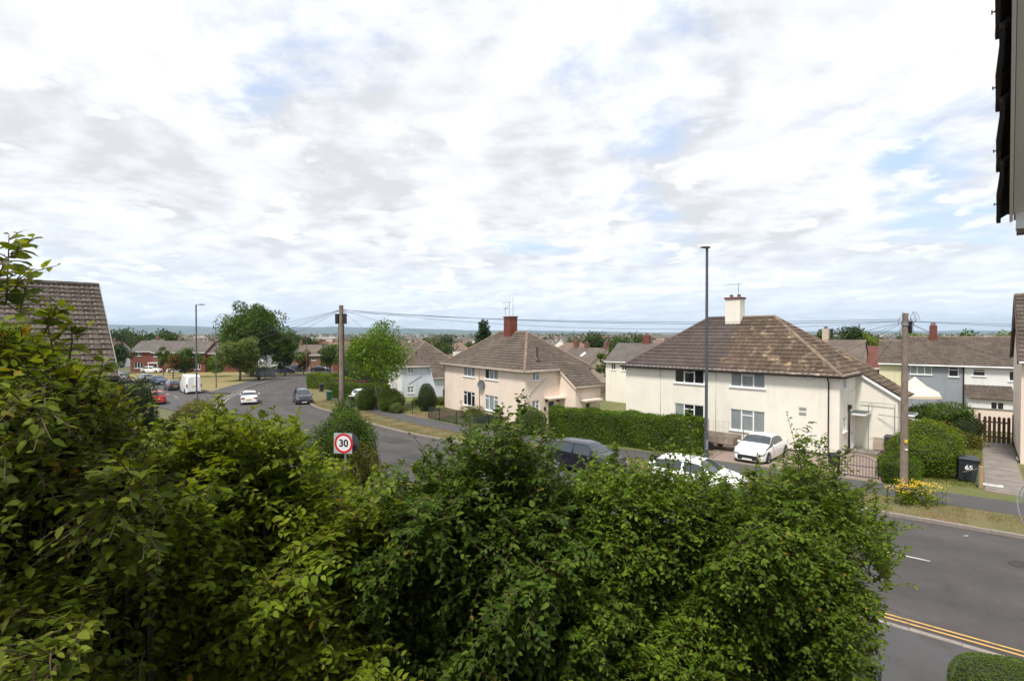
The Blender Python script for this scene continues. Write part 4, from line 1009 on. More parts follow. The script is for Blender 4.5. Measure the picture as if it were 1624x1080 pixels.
k = MB(); k.poly([(T0 - .03, .008, hz_(T0 - .03) - .075), (-.9, .008, hz_(-.9) - .075), (-.9, -.36, hz_(-.9) - .075), (T0 - .03, -.36, hz_(T0 - .03) - .075)]); k.build('soffit', m_soff, OH)
k = MB(); k.bar((T0 - .03, .016, hz_(T0 - .03) - .055), (-.9, .016, hz_(-.9) - .055), .012, .07); k.build('barge_board', m_soff, OH)
k = MB(); k.box(T0 - .07, T0 + .0, -L8, .0, hz_(T0) - .10, hz_(T0) - .022); k.build('fascia', m_upvc, OH)
k = MB(); k.box(T0 - .07, T0 + .005, -.14, -.003, hz_(T0) - .122, hz_(T0) - .102); k.build('fascia_end', M('fascia_under', (.16, .13, .10), .8), OH)
for i in range(14):       # verge tiles, lapped up the slope
    t_ = T0 + .02 - i * .27; a = math.atan(PT); jj = random.uniform(-.006, .006)
    Mx = Matrix.Translation((t_, 0, hz_(t_) + .0)) @ Matrix.Rotation(a, 4, 'Y')
    v = []
    # runs up the slope (local -x), thick at the lower end, humped profile across
    for (xx, zz_) in ((0.03, 0), (.0, .028), (-.10, .030), (-.24, .018), (-.345, -.006)):
        for (yy, hh) in ((.048 + jj, -.022), (.050 + jj, .006), (.03, .030), (-.05, .012), (-.16, .004), (-.24, .026), (-.30, .004)):
            v.append(Mx @ Vector((xx, yy + (-.012 if xx < -.2 else 0), zz_ + hh)))
    f = [(r * 7 + q, r * 7 + q + 1, (r + 1) * 7 + q + 1, (r + 1) * 7 + q) for r in range(4) for q in range(6)]
    tk = MB(); tk.add(v, f)
    tl = tk.build('verge_tile', m_vt, ro, smooth='auto')
    sm = tl.modifiers.new('solid', 'SOLIDIFY'); sm.thickness = .016; sm.offset = -1
    if i < 6:
        nl = MB(); pN = Mx @ Vector((-.06, .052, .02)); nl.tube([pN, pN + Vector((0, .022, .0))], .003, 5); nl.obox(pN + Vector((0, .024, 0)), (.006, 0, 0), (0, .002, 0), (0, 0, .006)); nl.build('clip', m_black, tl)
m_rough = M('roughcast_grey', (.55, .53, .49), .95, .3, 40, 1.0, 260)
k = MB(); k.add([(3.05, -.034, 6.315), (3.4, -.034, 6.315), (3.4, -.30, 6.33), (3.05, -.30, 6.33), (3.05, -.115, 5.80), (3.4, -.115, 5.80), (3.4, -.30, 5.80), (3.05, -.30, 5.80)], [(0, 1, 2, 3), (0, 4, 5, 1), (1, 5, 6, 2), (2, 6, 7, 3), (3, 7, 4, 0), (4, 7, 6, 5)]); k.build('rendered_corbel', m_rough, OH, bevel=.012)
k = MB()
pts = [(3.07, -.045, 6.13)] + [(3.06, -.022 + .0, 6.19), (3.06, -.014, 6.25), (3.06, -.022, 6.30), (3.06, -.045, 6.34), (3.06, -.08, 6.365), (3.06, -.13, 6.38), (3.06, -.22, 6.385)]
cs_ = lambda P: [tuple(p) for p in catmull(P, .008)]
k.tube(cs_(pts), .0032, 8); k.build('white_cable', m_upvc, OH, smooth=True)
k = MB(); k.tube(cs_([(a + .012, b - .01, c - .012) for a, b, c in pts[2:]]), .0025, 8); k.build('white_cable', m_upvc, OH, smooth=True)

# ------------------------------------------------------------------ vehicles
PROF = {   # x (0 rear .. 1 nose), top z, belt z as parts of the height
 'hatch':  dict(x=[0, .015, .05, .16, .28, .50, .60, .76, .80, .90, .965, 1.0], t=[.50, .66, .78, .955, 1.0, 1.0, .965, .70, .675, .61, .52, .36], b=[.48, .60, .62, .63, .625, .61, .60, .60, .60, .55, .46, .33], ws=(.605, .755), rw=(.035, .15), sw=(.13, .66), pil=.43),
 'saloon': dict(x=[0, .015, .06, .15, .30, .42, .54, .62, .77, .82, .91, .97, 1.0], t=[.50, .66, .70, .72, .945, 1.0, .995, .95, .705, .67, .61, .51, .36], b=[.48, .61, .63, .645, .64, .63, .62, .61, .60, .60, .55, .46, .33], ws=(.625, .765), rw=(.16, .295), sw=(.24, .68), pil=.47),
 'coupe':  dict(x=[0, .015, .06, .16, .34, .46, .56, .73, .78, .89, .96, 1.0], t=[.48, .65, .71, .74, .965, 1.0, .97, .70, .66, .58, .48, .30], b=[.47, .61, .645, .66, .65, .64, .62, .61, .60, .54, .42, .28], ws=(.57, .72), rw=(.18, .33), sw=(.27, .64), pil=.9),
 'van':    dict(x=[0, .008, .03, .10, .40, .66, .73, .83, .87, .95, .985, 1.0], t=[.90, .965, .99, 1.0, 1.0, .99, .95, .66, .60, .53, .45, .32], b=[.50, .54, .55, .55, .55, .55, .54, .535, .53, .50, .42, .30], ws=(.735, .825), rw=None, sw=(.70, .79), pil=2),
 'suv':    dict(x=[0, .012, .04, .10, .24, .50, .61, .76, .80, .91, .97, 1.0], t=[.52, .68, .82, .955, 1.0, 1.0, .965, .70, .675, .63, .55, .38], b=[.50, .60, .62, .63, .625, .61, .605, .60, .60, .57, .48, .35], ws=(.615, .755), rw=(.025, .10), sw=(.09, .66), pil=.42),
}
_paint = {}
def paint(name, col, metal=0.0):
    return M('paint_' + name, col, .32, .03, 2, metal=metal, coat=.7, spec=.5)
def car(label, loc, rz, kind, pm, L=4.3, Wd=1.8, H=1.46, group=None, name='car', front=True, grille=True):
    P = PROF[kind]; t = thing(name, label, 'van' if kind == 'van' else 'car', loc, rz, group)
    xs = np.unique(np.concatenate([np.linspace(0, 1, 31), P['x'], P['ws'], P['sw'], P['rw'] or [], [.33, P['pil'] - .012, P['pil'] + .012, .405, .4085, .655, .6585, .215, .2185]])); xs = xs[(xs >= 0) & (xs <= 1)]
    tz = np.interp(xs, P['x'], P['t']); bz = np.minimum(np.interp(xs, P['x'], P['b']), tz - .004)
    ks_ = np.array([.25, .5, .25]); tz[1:-1] = .5 * tz[1:-1] + .5 * np.convolve(tz, ks_, 'valid')
    hw = Wd / 2 * np.interp(xs, [0, .02, .08, .3, .7, .9, .97, 1], [.80, .90, .965, 1, 1, .955, .86, .70])
    lo = np.interp(xs, [0, .05, .93, 1], [.30, .17, .16, .22]) * (1 if kind != 'van' else .75)
    secs = []
    for i, x in enumerate(xs):
        T, B, w, l = tz[i] * H, bz[i] * H, hw[i], lo[i]
        c = min(max((T - B) / (.38 * H), 0), 1); tap = .25 if kind != 'van' else .09
        rw = w * (.93 - tap * c) if c > .02 else w * .93
        mid = l + (B - l) * .55
        secs.append([(0, l), (w * .82, l), (w * .965, l + .05), (w, mid), (w * .965, B), (rw, T - (T - B) * .10 - .004), (rw * .80, T - .010 * c), (rw * .42, T + .012 * c), (0, T + .018 * c)])
    X = (xs - .5) * L; nS, nP = len(xs), 9; body = MB()
    def P3(i, j, s): return Vector((X[i], secs[i][j][0] * s, secs[i][j][1]))
    vid = {}
    for s in (1, -1):
        for i in range(nS):
            for j in range(nP):
                if s == -1 and j in (0, nP - 1): vid[i, j, s] = vid[i, j, 1]; continue
                vid[i, j, s] = len(body.v); body.v.append(tuple(P3(i, j, s)))
    for s in (1, -1):
        for i in range(nS - 1):
            for j in range(nP - 1):
                f = (vid[i, j, s], vid[i + 1, j, s], vid[i + 1, j + 1, s], vid[i, j + 1, s])
                body.f.append(f if s == -1 else f[::-1]); body.m.append(0)
        for i in (0, nS - 1):
            ring = [vid[i, j, s] for j in range(nP)]; body.f.append(tuple(ring)); body.m.append(0)
    body.build('body', pm, t, smooth='auto')
    def patch(name, x0, x1, j0, j1, v0, v1, sides, mat, off=.006, parent=None):
        """a piece lying just proud of the body surface"""
        for sset in sides:
            mb = MB()
            for s in sset:
                for i in range(nS - 1):
                    if xs[i] < x0 - 1e-6 or xs[i + 1] > x1 + 1e-6: continue
                    for j in range(j0, j1):
                        a, b, c, d = P3(i, j, s), P3(i + 1, j, s), P3(i + 1, j + 1, s), P3(i, j + 1, s)
                        if j1 == j0 + 1: a, d, b, c = a.lerp(d, v0), a.lerp(d, v1), b.lerp(c, v0), b.lerp(c, v1)
                        n = (b - a).cross(d - a)
                        if n.length < 1e-9: continue
                        n = n.normalized() * (s if True else 1)
                        ctr = Vector((0, 0, H * .45)); 
                        if n.dot((a + c) / 2 - Vector(((a.x + c.x) / 2 * .9, 0, H * .4))) < 0: n = -n
                        mb.poly([q + n * off for q in (a, b, c, d)])
            if mb.v: mb.build(name, mat, t, smooth=True)
    sw = P['sw']
    if P['pil'] < 1:
        patch('side_window', sw[0], P['pil'] - .012, 4, 5, .12, .90, [(1,), (-1,)], m_carglass); patch('side_window', P['pil'] + .012, sw[1], 4, 5, .12, .90, [(1,), (-1,)], m_carglass)
    else: patch('side_window', sw[0], sw[1], 4, 5, .12, .90, [(1,), (-1,)], m_carglass)
    patch('windscreen', P['ws'][0], P['ws'][1], 5, 8, 0, 1, [(1, -1)], m_carglass); 
    if P['rw']: patch('rear_window', P['rw'][0], P['rw'][1], 5, 8, 0, 1, [(1, -1)], m_carglass)
    patch('headlight_wrap', .90, .985, 3, 4, .55, .95, [(1,), (-1,)], m_lamp, .008)
    patch('tail_light_wrap', 0, .05, 3, 4, .35, .95, [(1,), (-1,)], m_tail, .008)
    patch('sill_trim', .05, .95, 1, 2, 0, 1, [(1, -1)], m_plastic, .004)
    for q in ((.405, .655) if kind not in ('van',) else (.655,)): patch('door_gap', q, q + .0035, 2, 4, 0, 1, [(1,), (-1,)], m_black, .003)
    fx = L / 2
    if grille:
        k = MB(); k.box(fx - .06, fx + .012, -Wd * .29, Wd * .29, H * .17, H * .36); k.build('grille', m_chrome, t, bevel=.02)
    for s in (1, -1):
        hb = P['b'][1] * H; k = MB(); w0 = Wd * .5 * .86
        if kind == 'van': k.box(-fx - .012, -fx + .06, s * w0 - .07, s * w0 + .07, H * .34, H * .52)
        else: k.box(-fx - .012, -fx + .06, min(s * w0, s * w0 * .58), max(s * w0, s * w0 * .58), hb * .80, hb * .985)
        k.build('tail_light', m_tail, t, bevel=.012)
        k = MB(); k.obox((fx - .10, s * Wd * .34, H * .415), (.07, -.04 * s, 0), (.02, .12 * s, 0), (-.012, 0, .036)); k.build('headlight', m_lamp, t, bevel=.02)
    k = MB(); k.box(fx - .02, fx + .025, -.26, .26, H * .165, H * .165 + .105); k.build('number_plate', m_plate_w, t)
    k = MB(); k.box(-fx - .02, -fx + .06, -.26, .26, H * .40, H * .40 + .115); k.build('number_plate', m_plate_y, t)
    k = MB(); k.box(-fx - .012, -fx + .1, -Wd * .36, Wd * .36, .2, .34); k.build('rear_bumper', m_plastic, t, bevel=.03)
    wr = .315 if kind not in ('suv', 'van') else .35
    for xx in (.185, .815):
        for s in (1, -1):
            w_ = np.interp(xx, xs, hw)
            Mx = Matrix.Translation(((xx - .5) * L, s * (w_ - .10), wr)) @ Matrix.Rotation(R(90) * (-s), 4, 'X')
            a = MB(); a.lathe([(0, .07), (wr + .05, .07), (wr + .055, .105), (wr + .02, .108)], 20, M=Mx); a.build('wheel_arch', m_plastic, t)
            k = MB(); k.lathe([(wr * .66, -.1), (wr * .95, -.1), (wr, -.07), (wr, .09), (wr * .95, .122), (wr * .68, .124)], 20, M=Mx); wo_ = k.build('wheel', m_rubber, t, smooth='auto')
            k = MB(); k.lathe([(wr * .67, .118), (wr * .60, .110), (wr * .58, .09), (0, .09)], 20, M=Mx)
            for q in range(5):
                an = q * math.tau / 5; d = Vector((math.cos(an), math.sin(an), 0)); k.bar(Mx @ (d * .02 + Vector((0, 0, .108))), Mx @ (d * wr * .62 + Vector((0, 0, .112))), .05, .02)
            k.build('rim', m_rim, wo_)
    for s in (1, -1):
        k = MB(); xm = (P['ws'][1] - .045 - .5) * L; k.obox((xm, s * (Wd / 2 + .07), H * .66), (.06, 0, 0), (0, .09, 0), (0, 0, .065)); k.build('door_mirror', pm if kind != 'van' else m_plastic, t, bevel=.025)
    for xx in ((.36, .60) if P['pil'] < 1 else (.60,)):
        for s in (1, -1):
            k = MB(); k.obox(((xx - .5) * L - .2, s * (np.interp(xx, xs, hw) - .004), H * .555), (.09, 0, 0), (0, .014, 0), (0, 0, .018)); k.build('door_handle', pm, t)
    return t
pw = paint('white', (.78, .78, .77)); pnavy = paint('navy', (.006, .007, .014)); pdark = paint('charcoal', (.035, .038, .045), .3); pred = paint('red', (.42, .018, .02)); psil = paint('silver', (.30, .31, .33), .5); pblk = paint('blue', (.015, .02, .07))
pblue = paint('darkblue', (.02, .03, .10))
def road_pt(s, n): p = RD * s + RN * n; return (p.x, p.y, g(p.y))
ra = math.atan2(-RD.y, -RD.x)                       # along the road towards the right
zg = lambda x, y, d=0: (x, y, g(y) + d)
car('white coupe parked on the paved drive in front of the cream house', zg(14.6, 30.2, .12), R(-134.5), 'coupe', pw, 4.45, 1.82, 1.42)
car('white car parked at the far kerb, half hidden by the hedge top', road_pt(8.9, 23.55), ra + R(1), 'hatch', pw, 4.3, 1.78, 1.48)
car('dark navy crossover parked at the far kerb in front of the clipped hedge', road_pt(14.7, 23.5), ra, 'suv', pnavy, 4.15, 1.78, 1.58)
car('charcoal car facing the camera, parked where the road bends', zg(-24.75, 61.0), R(-62), 'suv', pdark, 4.3, 1.85, 1.62)
car('white saloon driving away past the road junction', zg(-31.0, 61.0), R(116), 'saloon', pw, 4.45, 1.84, 1.44)
car('bright red hatchback on the side road seen from behind', zg(-41.8, 60.6), R(128), 'hatch', pred, 4.2, 1.8, 1.5)
car('tall white panel van parked behind the lamp post', zg(-45.6, 73.2, .03), R(131), 'van', pw, 5.6, 2.0, 2.55, name='van')
car('dark small car parked ahead of the white van', zg(-50.6, 77.0), R(134), 'hatch', pdark, 3.9, 1.7, 1.5)
car('dark blue car parked along the side road by the green', zg(-59.3, 86.6), R(-40), 'hatch', pblue, 4.1, 1.75, 1.46)
car('grey hatchback parked behind the dark blue car', zg(-65.0, 91.6), R(139), 'hatch', psil, 4.1, 1.75, 1.5)
car('large silver estate car at the left, behind the leaves', zg(-68.5, 90.2), R(139), 'suv', psil, 4.8, 1.9, 1.8)
car('white car parked side on before the white door of the brick terrace', zg(-80.6, 115.6, .12), R(4), 'hatch', pw, 4.1, 1.75, 1.46)
car('white car partly hidden by the small tree by the brick terrace', zg(-75.0, 115.8, .12), R(186), 'hatch', pw, 4.1, 1.75, 1.46)
car('white car on a drive behind the hedge near the black bin', zg(-17.6, 61.5, .1), R(-50), 'hatch', pw, 4.1, 1.75, 1.46)
car('dark blue car parked beyond the bus shelter', zg(-50.3, 115.0, .1), R(10), 'hatch', pblue, 4.1, 1.75, 1.46)
car('black car parked left of the orange shrub', zg(-49.8, 119.5, .1), R(30), 'suv', pdark, 4.2, 1.8, 1.7)
car('dark car parked before the white ground floor window beyond the bend', zg(-44.6, 120.5, .1), R(0), 'saloon', pnavy, 4.4, 1.8, 1.44)

# ------------------------------------------------------------------ posts, signs and wires
def lamp_post(label, base, h, az, r0=.11, r1=.06, arm=.9):
    t = thing('street_lamp', label, 'street lamp', base, 0)
    k = MB(); k.tube([(0, 0, -.2), (0, 0, 1.5), (0, 0, 1.52), (0, 0, h)], [r0, r0, r0 * .72, r1], 12); k.build('post', m_greymetal, t, smooth='auto')
    k = MB(); k.box(-.07, .07, -r0 - .004, -r0 + .02, .5, 1.1); k.build('service_door', m_galv, t)
    d = Vector((math.cos(az), math.sin(az), 0)); s = Vector((-d.y, d.x, 0)); k = MB(); c = Vector((0, 0, h + .03))
    k.bar(c - d * .08, c + d * (arm - .5) + Vector((0, 0, .03)), .05, .05)
    v = []
    for q, (w_, th) in ((arm - .55, (.05, .05)), (arm - .35, (.12, .06)), (arm, (.13, .035)), (arm + .08, (.06, .02))):
        for a, b in ((-1, -1), (1, -1), (1, 1), (-1, 1)): v.append(c + d * q + s * (w_ * a) + Vector((0, 0, .03 + th * b)))
    k.add(v, [(r * 4 + i, r * 4 + (i + 1) % 4, r * 4 + 4 + (i + 1) % 4, r * 4 + 4 + i) for r in range(3) for i in range(4)] + [(0, 1, 2, 3), (12, 13, 14, 15)]); k.build('lantern', m_greymetal, t)
    return t
lamp_post('tall dark street lamp in front of the cream house', (11.35, 30.15, g(30) + .1), 12.0 - g(30) - .12, R(200), .125, .075, .35)
lamp_post('grey street lamp standing over the white van', zg(-36.7, 60.1, .05), 11.4, R(0), .12, .075, .95)
lamp_post('thin dark lamp post on the corner of the green', zg(-45.3, 79.1, .1), 9.2, R(0), .085, .05, .5)
lamp_post('thin lamp post on the far bend near the orange shrub', zg(-41.6, 104.6, .1), 8.0, R(10), .085, .05, .5)
def pole(label, base, top, boxes=True, tilt=(0, 0)):
    t = thing('telegraph_pole', label, 'telegraph pole', base)
    h = top - base[2]; k = MB(); k.tube([(0, 0, -.3), (tilt[0] * .5, tilt[1] * .5, h * .5), (tilt[0], tilt[1], h)], [.155, .13, .105], 12); k.build('shaft', m_wood, t, smooth='auto')
    return t, h
pl, h = pole('wooden telegraph pole with two black boxes rising from an ivy clad bush', (-8.42, 25.5, g(25.5)), 8.42)
for s in (-1, 1):
    k = MB(); k.box(-.075, .075, -.10, .10, 0, .48); k.box(-.085, .085, -.11, .11, .46, .5); o = k.build('junction_box', m_black, pl); o.location = (s * .185, -.03, h - .92)
k = MB(); k.tube([(.13, .0, h - .95), (.14, -.02, h - 2.0), (.15, -.02, .5)], .018, 6); k.tube([(-.12, -.06, h - .95), (-.14, -.05, .5)], .014, 6); k.build('riser_cable', m_black, pl)
k = MB()
for z in (2.6, 3.0, 3.9): k.tube([(.12, .02, z), (.24, .02, z)], .012, 5)
k.build('step_bolts', m_galv, pl)
k = MB()
for i in range(3): k.tube([(.16 + .06 * math.cos(a), -.05, h - .34 + .09 * math.sin(a)) for a in np.linspace(0, 5.5 + i, 14)], .006, 4)
k.build('cable_coil', m_black, pl)
pr_, h2 = pole('wooden telegraph pole with a yellow tag beside the flowering weeds', (16.5, 21.7, g(21.7)), 7.88)
rs = random.Random(2); k = MB()
for i in range(16):
    a0 = rs.uniform(0, 6); c = Vector((rs.uniform(-.2, .28), rs.uniform(-.2, .05), h2 - rs.uniform(.12, .8))); r_ = rs.uniform(.07, .2)
    k.tube([c + Vector((r_ * math.cos(a), 0.05 * math.sin(a * 2), r_ * 1.3 * math.sin(a))) for a in np.linspace(a0, a0 + rs.uniform(2, 6), 10)], .008, 4)
k.build('cable_coil', m_black, pr_)
k = MB(); k.lathe([(.12, h2 - .52), (.14, h2 - .52), (.14, h2 - .40), (.12, h2 - .40)], 12); k.build('collar', m_galv, pr_)
k = MB(); k.box(.09, .17, -.17, .0, h2 - .85, h2 - .35); k.build('junction_box', m_black, pr_)
k = MB(); k.obox((-.03, -.145, 2.62), (.07, .01, 0), (0, .008, 0), (0, 0, .065)); o = k.build('yellow_tag', M('yellow_tag', (.78, .52, .02), .5), pr_); o['label'] = 'small square yellow tag nailed to the pole'
k = MB(); k.obox((-.02, -.15, 2.27), (.07, .01, 0), (0, .008, 0), (0, 0, .03)); k.build('pole_plate', m_whiter, pr_)
PL, PR = Vector((-8.42, 25.5, 8.2)), Vector((16.5, 21.7, 7.55))
def cable(label, p, q, sag=.3, r=.011):
    p, q = Vector(p), Vector(q); k = MB()
    k.tube([p.lerp(q, t_) - Vector((0, 0, sag * 4 * t_ * (1 - t_))) for t_ in np.linspace(0, 1, 18)], r, 5)
    tag(k.build('overhead_cable', m_black), label, 'cable', 'overhead telephone cables')
LBW = 'thin black cable strung between the two telegraph poles'
cable(LBW, PL, PR, .35, .010); cable(LBW, PL + Vector((0, .05, -.1)), PR + Vector((0, .05, .08)), .28, .008); cable(LBW, PL + Vector((0, .05, .02)), PR + Vector((0, .05, .0)), .62, .007)
for e, sg in (((-52, 82, 5.9), .3), ((-62, 110, 5.4), .8), ((-44, 72, 4.6), .5), ((-30, 58, 5.0), .3), ((-70, 118, 4.8), .5)): cable('thin cable fanning left from the left telegraph pole', PL, e, sg, .008)
for e, sg in (((-2, 46.5, 6.2), .3), ((-14, 66, 5.0), .4)): cable('thin cable from the left pole to a house roof', PL, e, sg, .007)
for e, sg in (((13, 36, 5.0), .2), ((18.3, 32, 4.9), .12), ((36, 66, 4.6), .4), ((21, 32, 3.4), .12), ((30, 60, 5.6), .3)): cable('thin cable fanning left from the right telegraph pole', PR, e, sg, .007)
for e, sg in (((40, 14.5, 8.2), .5), ((40, 15.5, 8.0), .6), ((42, 50, 4.3), .3), ((47, 45.5, 4.2), .4), ((31, 32, 5.6), .3)): cable('thin cable running right from the right telegraph pole', PR, e, sg, .007)

def text_part(name, s, size, mat, parent, Mx, bold=.0):
    cu = bpy.data.curves.new(name, 'FONT'); cu.body = s; cu.size = size; cu.align_x = 'CENTER'; cu.align_y = 'CENTER'; cu.extrude = .002; cu.offset = bold
    ob = bpy.data.objects.new('tmp', cu); COL.objects.link(ob); bpy.context.view_layer.update()
    me = bpy.data.meshes.new_from_object(ob); bpy.data.objects.remove(ob)
    me.name = name; me.materials.clear(); me.materials.append(mat); o = link(name, me, parent); o.matrix_local = Mx
    return o
def disc(mb, r0, r1, y, n=40, m=0):
    a = [(math.cos(i * math.tau / n), math.sin(i * math.tau / n)) for i in range(n)]
    if r0 <= 0: mb.poly([(x * r1, y, z * r1) for x, z in a], m)
    else:
        for i in range(n):
            (x, z), (x2, z2) = a[i], a[(i + 1) % n]; mb.poly([(x * r0, y, z * r0), (x * r1, y, z * r1), (x2 * r1, y, z2 * r1), (x2 * r0, y, z2 * r0)], m)
sc_ = at(545, 703, 22.8)
sg_ = thing('speed_limit_sign', 'round red ringed 30 speed limit sign in front of the bush', 'sign', sc_, R(-10))
k = MB(); k.box(-.47, .40, .0, .012, -.45, .45); k.build('back_plate', M('sign_plate_grey', (.36, .40, .40), .5), sg_)
k = MB(); disc(k, .335, .435, -.006); k.build('red_ring', M('sign_red', (.55, .015, .02), .4, .04), sg_)
k = MB(); disc(k, 0, .336, -.004); k.build('face', M('sign_white', (.72, .74, .74), .4, .03), sg_)
text_part('number', '30', .44, m_black, sg_, Matrix.Translation((0, -.010, 0)) @ Matrix.Rotation(R(90), 4, 'X'), .012)
k = MB(); disc(k, 0, .45, 0); k.v = [(x + .14, y + .30, z - .02) for x, y, z in k.v]; k.build('rear_disc', M('sign_back', (.05, .052, .055), .6), sg_)
k = MB(); k.tube([(.05, .06, -3.6), (.05, .06, .45)], .045, 10); k.build('post', m_galv, sg_, smooth='auto')

# ------------------------------------------------------------------ bins
def bin_(label, loc, rz, mat, h=1.07, number=None, w=.56, d=.62, lidm=None):
    t = thing('wheelie_bin', label, 'bin', loc, rz)
    k = MB(); b, tt = .40, .5
    k.add([(-w * b, -d * b + .04, .08), (w * b, -d * b + .04, .08), (w * b, d * b, .08), (-w * b, d * b, .08), (-w * tt, -d * tt, h - .1), (w * tt, -d * tt, h - .1), (w * tt, d * tt, h - .1), (-w * tt, d * tt, h - .1)], [(0, 3, 2, 1), (4, 5, 6, 7), (0, 1, 5, 4), (1, 2, 6, 5), (2, 3, 7, 6), (3, 0, 4, 7)])
    k.box(-w * .53, w * .53, -d * .53, d * .53, h - .16, h - .1); k.build('body', mat, t, bevel=.02)
    k = MB(); k.add([(-w * .54, -d * .56, h - .098), (w * .54, -d * .56, h - .098), (w * .54, d * .54, h - .098), (-w * .54, d * .54, h - .098), (-w * .48, -d * .46, h - .03), (w * .48, -d * .46, h - .03), (w * .48, d * .5, h + .0), (-w * .48, d * .5, h + .0)], [(0, 3, 2, 1), (4, 5, 6, 7), (0, 1, 5, 4), (1, 2, 6, 5), (2, 3, 7, 6), (3, 0, 4, 7)]); k.build('lid', lidm or mat, t, bevel=.015)
    k = MB(); k.tube([(-w * .42, d * .62, h - .1), (w * .42, d * .62, h - .1)], .018, 6); k.bar((-w * .42, d * .5, h - .1), (-w * .42, d * .62, h - .1), .03, .03); k.bar((w * .42, d * .5, h - .1), (w * .42, d * .62, h - .1), .03, .03); k.build('handle', mat, t)
    for s in (-1, 1):
        k = MB(); k.lathe([(0, -.03), (.1, -.03), (.1, .03), (0, .03)], 14, M=Matrix.Translation((s * w * .44, d * .38, .1)) @ Matrix.Rotation(R(90), 4, 'Y')); k.build('wheel', m_rubber, t)
    if number: text_part('number', number, .30, m_upvc, t, Matrix.Translation((.0, -d * .515, h * .60)) @ Matrix.Rotation(R(86), 4, 'X'), .006)
    return t
m_binblk = M('bin_black', (.018, .021, .028), .45, .2, 4); m_bingrn = M('bin_green', (.015, .10, .05), .45, .1, 4)
b65 = bin_('black wheelie bin with white number 65 tilted beside the hedge', gp(1531, 763, .1), R(-30), m_binblk, 1.22, '65', .78, .7); b65.rotation_euler.y = R(4)
bin_('black wheelie bin beside the wing of the cream house', (22.9, 31.2, -.2), R(-45), m_binblk, 1.1)
bin_('green wheelie bin on the pavement left of the telegraph pole', gp(522, 635, .11), R(30), m_bingrn, 1.15, None, .62, .7)
bin_('black wheelie bin against the hedge left of the green bin', gp(510, 621, .11), R(30), m_binblk, 1.15)
bin_('black wheelie bin with a pale lid right of the telegraph pole', gp(559, 645, .11), R(30), m_binblk, 1.25, None, .62, .7, M('bin_lid_grey', (.35, .36, .37), .5))
bin_('dark litter bin standing beside the bus shelter', zg(-45.6, 93.0, .1), R(10), m_binblk, 1.1)

# ------------------------------------------------------------------ front boundaries, gates, trailer, shelter
dr = [road_pt(s, 30.02) for s in (10.9, 8, 5, 2.35)] + [(21.0, 28.6, 0), (21.3, 32.6, 0), (19.1, 30.1, 0), (11.5, 37.9, 0)]
sheet('driveway', [(p[0], p[1]) for p in dr], .125, m_blockpave, 1.0)
c2 = sheet('bare_patch', [(-10.2, 50.2), (-7.4, 47.3), (-4.5, 51), (-6.6, 54.5)], .118, m_soil, 1.0)
# wrought iron gate and post
ga, gb = Vector(road_pt(4.05, 30.35)), Vector(road_pt(2.55, 30.35)); gdir = (gb - ga).normalized(); zg0 = ga.z + .15
gt = thing('iron_gate', 'low arched wrought iron gate across the drive of the cream house', 'gate', ga)
n_ = 12; W_ = (gb - ga).length
for i in range(n_ + 1):
    q = i / n_; hh = .95 + .28 * math.sin(math.pi * q); p = gdir * (W_ * q); k = MB(); k.tube([(p.x, p.y, .2), (p.x, p.y, hh)], .012 if 0 < i < n_ else .02, 6); k.build('bar', m_dkpipe, gt)
k = MB(); k.bar((0, 0, .22), tuple(gdir * W_ + Vector((0, 0, .22))), .02, .035); k.bar((0, 0, .72), tuple(gdir * W_ + Vector((0, 0, .72))), .02, .03)
k.tube([gdir * (W_ * q) + Vector((0, 0, .95 + .28 * math.sin(math.pi * q))) for q in np.linspace(0, 1, 13)], .014, 6); k.build('rail', m_dkpipe, gt)
gpst = thing('gate_post', 'black gate post carrying a mailbox at the end of the iron gate', 'post', ga - gdir * .14)
k = MB(); k.box(-.05, .05, -.05, .05, -.1, 1.25); k.build('post', m_black, gpst)
k = MB(); k.box(-.06, .06, -.06, .06, 1.25, 1.30); k.lathe([(.045, 1.30), (.05, 1.36), (0, 1.42)], 8); k.build('finial', m_black, gpst)
k = MB(); k.box(-.44, -.08, -.14, .14, .55, 1.12); k.add([(-.48, -.18, 1.12), (-.04, -.18, 1.12), (-.04, .18, 1.12), (-.48, .18, 1.12), (-.48, 0, 1.28), (-.04, 0, 1.28)], [(0, 1, 5, 4), (2, 3, 4, 5), (0, 4, 3), (1, 2, 5), (0, 3, 2, 1)]); k.bar((-.26, 0, 0), (-.26, 0, .55), .1, .1); k.build('mailbox', m_black, gpst)
# trailer and mesh panels by the cream house
tr = thing('trailer', 'weathered wooden box trailer parked beside the white coupe', 'trailer', zg(13.1, 33.0, .12), R(-44))
m_tw = M('trailer_boards', (.27, .22, .18), .9, .25, 4, .4, 30)
for s in (-1, 1):
    for j in range(2): k = MB(); k.box(-1.25, 1.25, s * .68 - .02, s * .68 + .02, .5 + j * .235, .725 + j * .235); k.build('side_board', m_tw, tr)
for s in (-1, 1):
    for j in range(2): k = MB(); k.box(s * 1.26 - .02, s * 1.26 + .02, -.70, .70, .5 + j * .235, .725 + j * .235); k.build('end_board', m_tw, tr)
k = MB(); k.box(-1.25, 1.25, -.66, .66, .44, .5); k.build('bed', m_tw, tr)
k = MB(); k.bar((1.2, 0, .42), (2.3, 0, .42), .07, .07); k.bar((-1.2, .4, .42), (1.2, .4, .42), .06, .06); k.bar((-1.2, -.4, .42), (1.2, -.4, .42), .06, .06); k.build('chassis', m_greymetal, tr)
for s in (-1, 1):
    k = MB(); k.lathe([(0, -.08), (.26, -.08), (.28, 0), (.26, .08), (0, .08)], 16, M=Matrix.Translation((-.1, s * .82, .28)) @ Matrix.Rotation(R(90), 4, 'X')); k.build('wheel', m_rubber, tr)
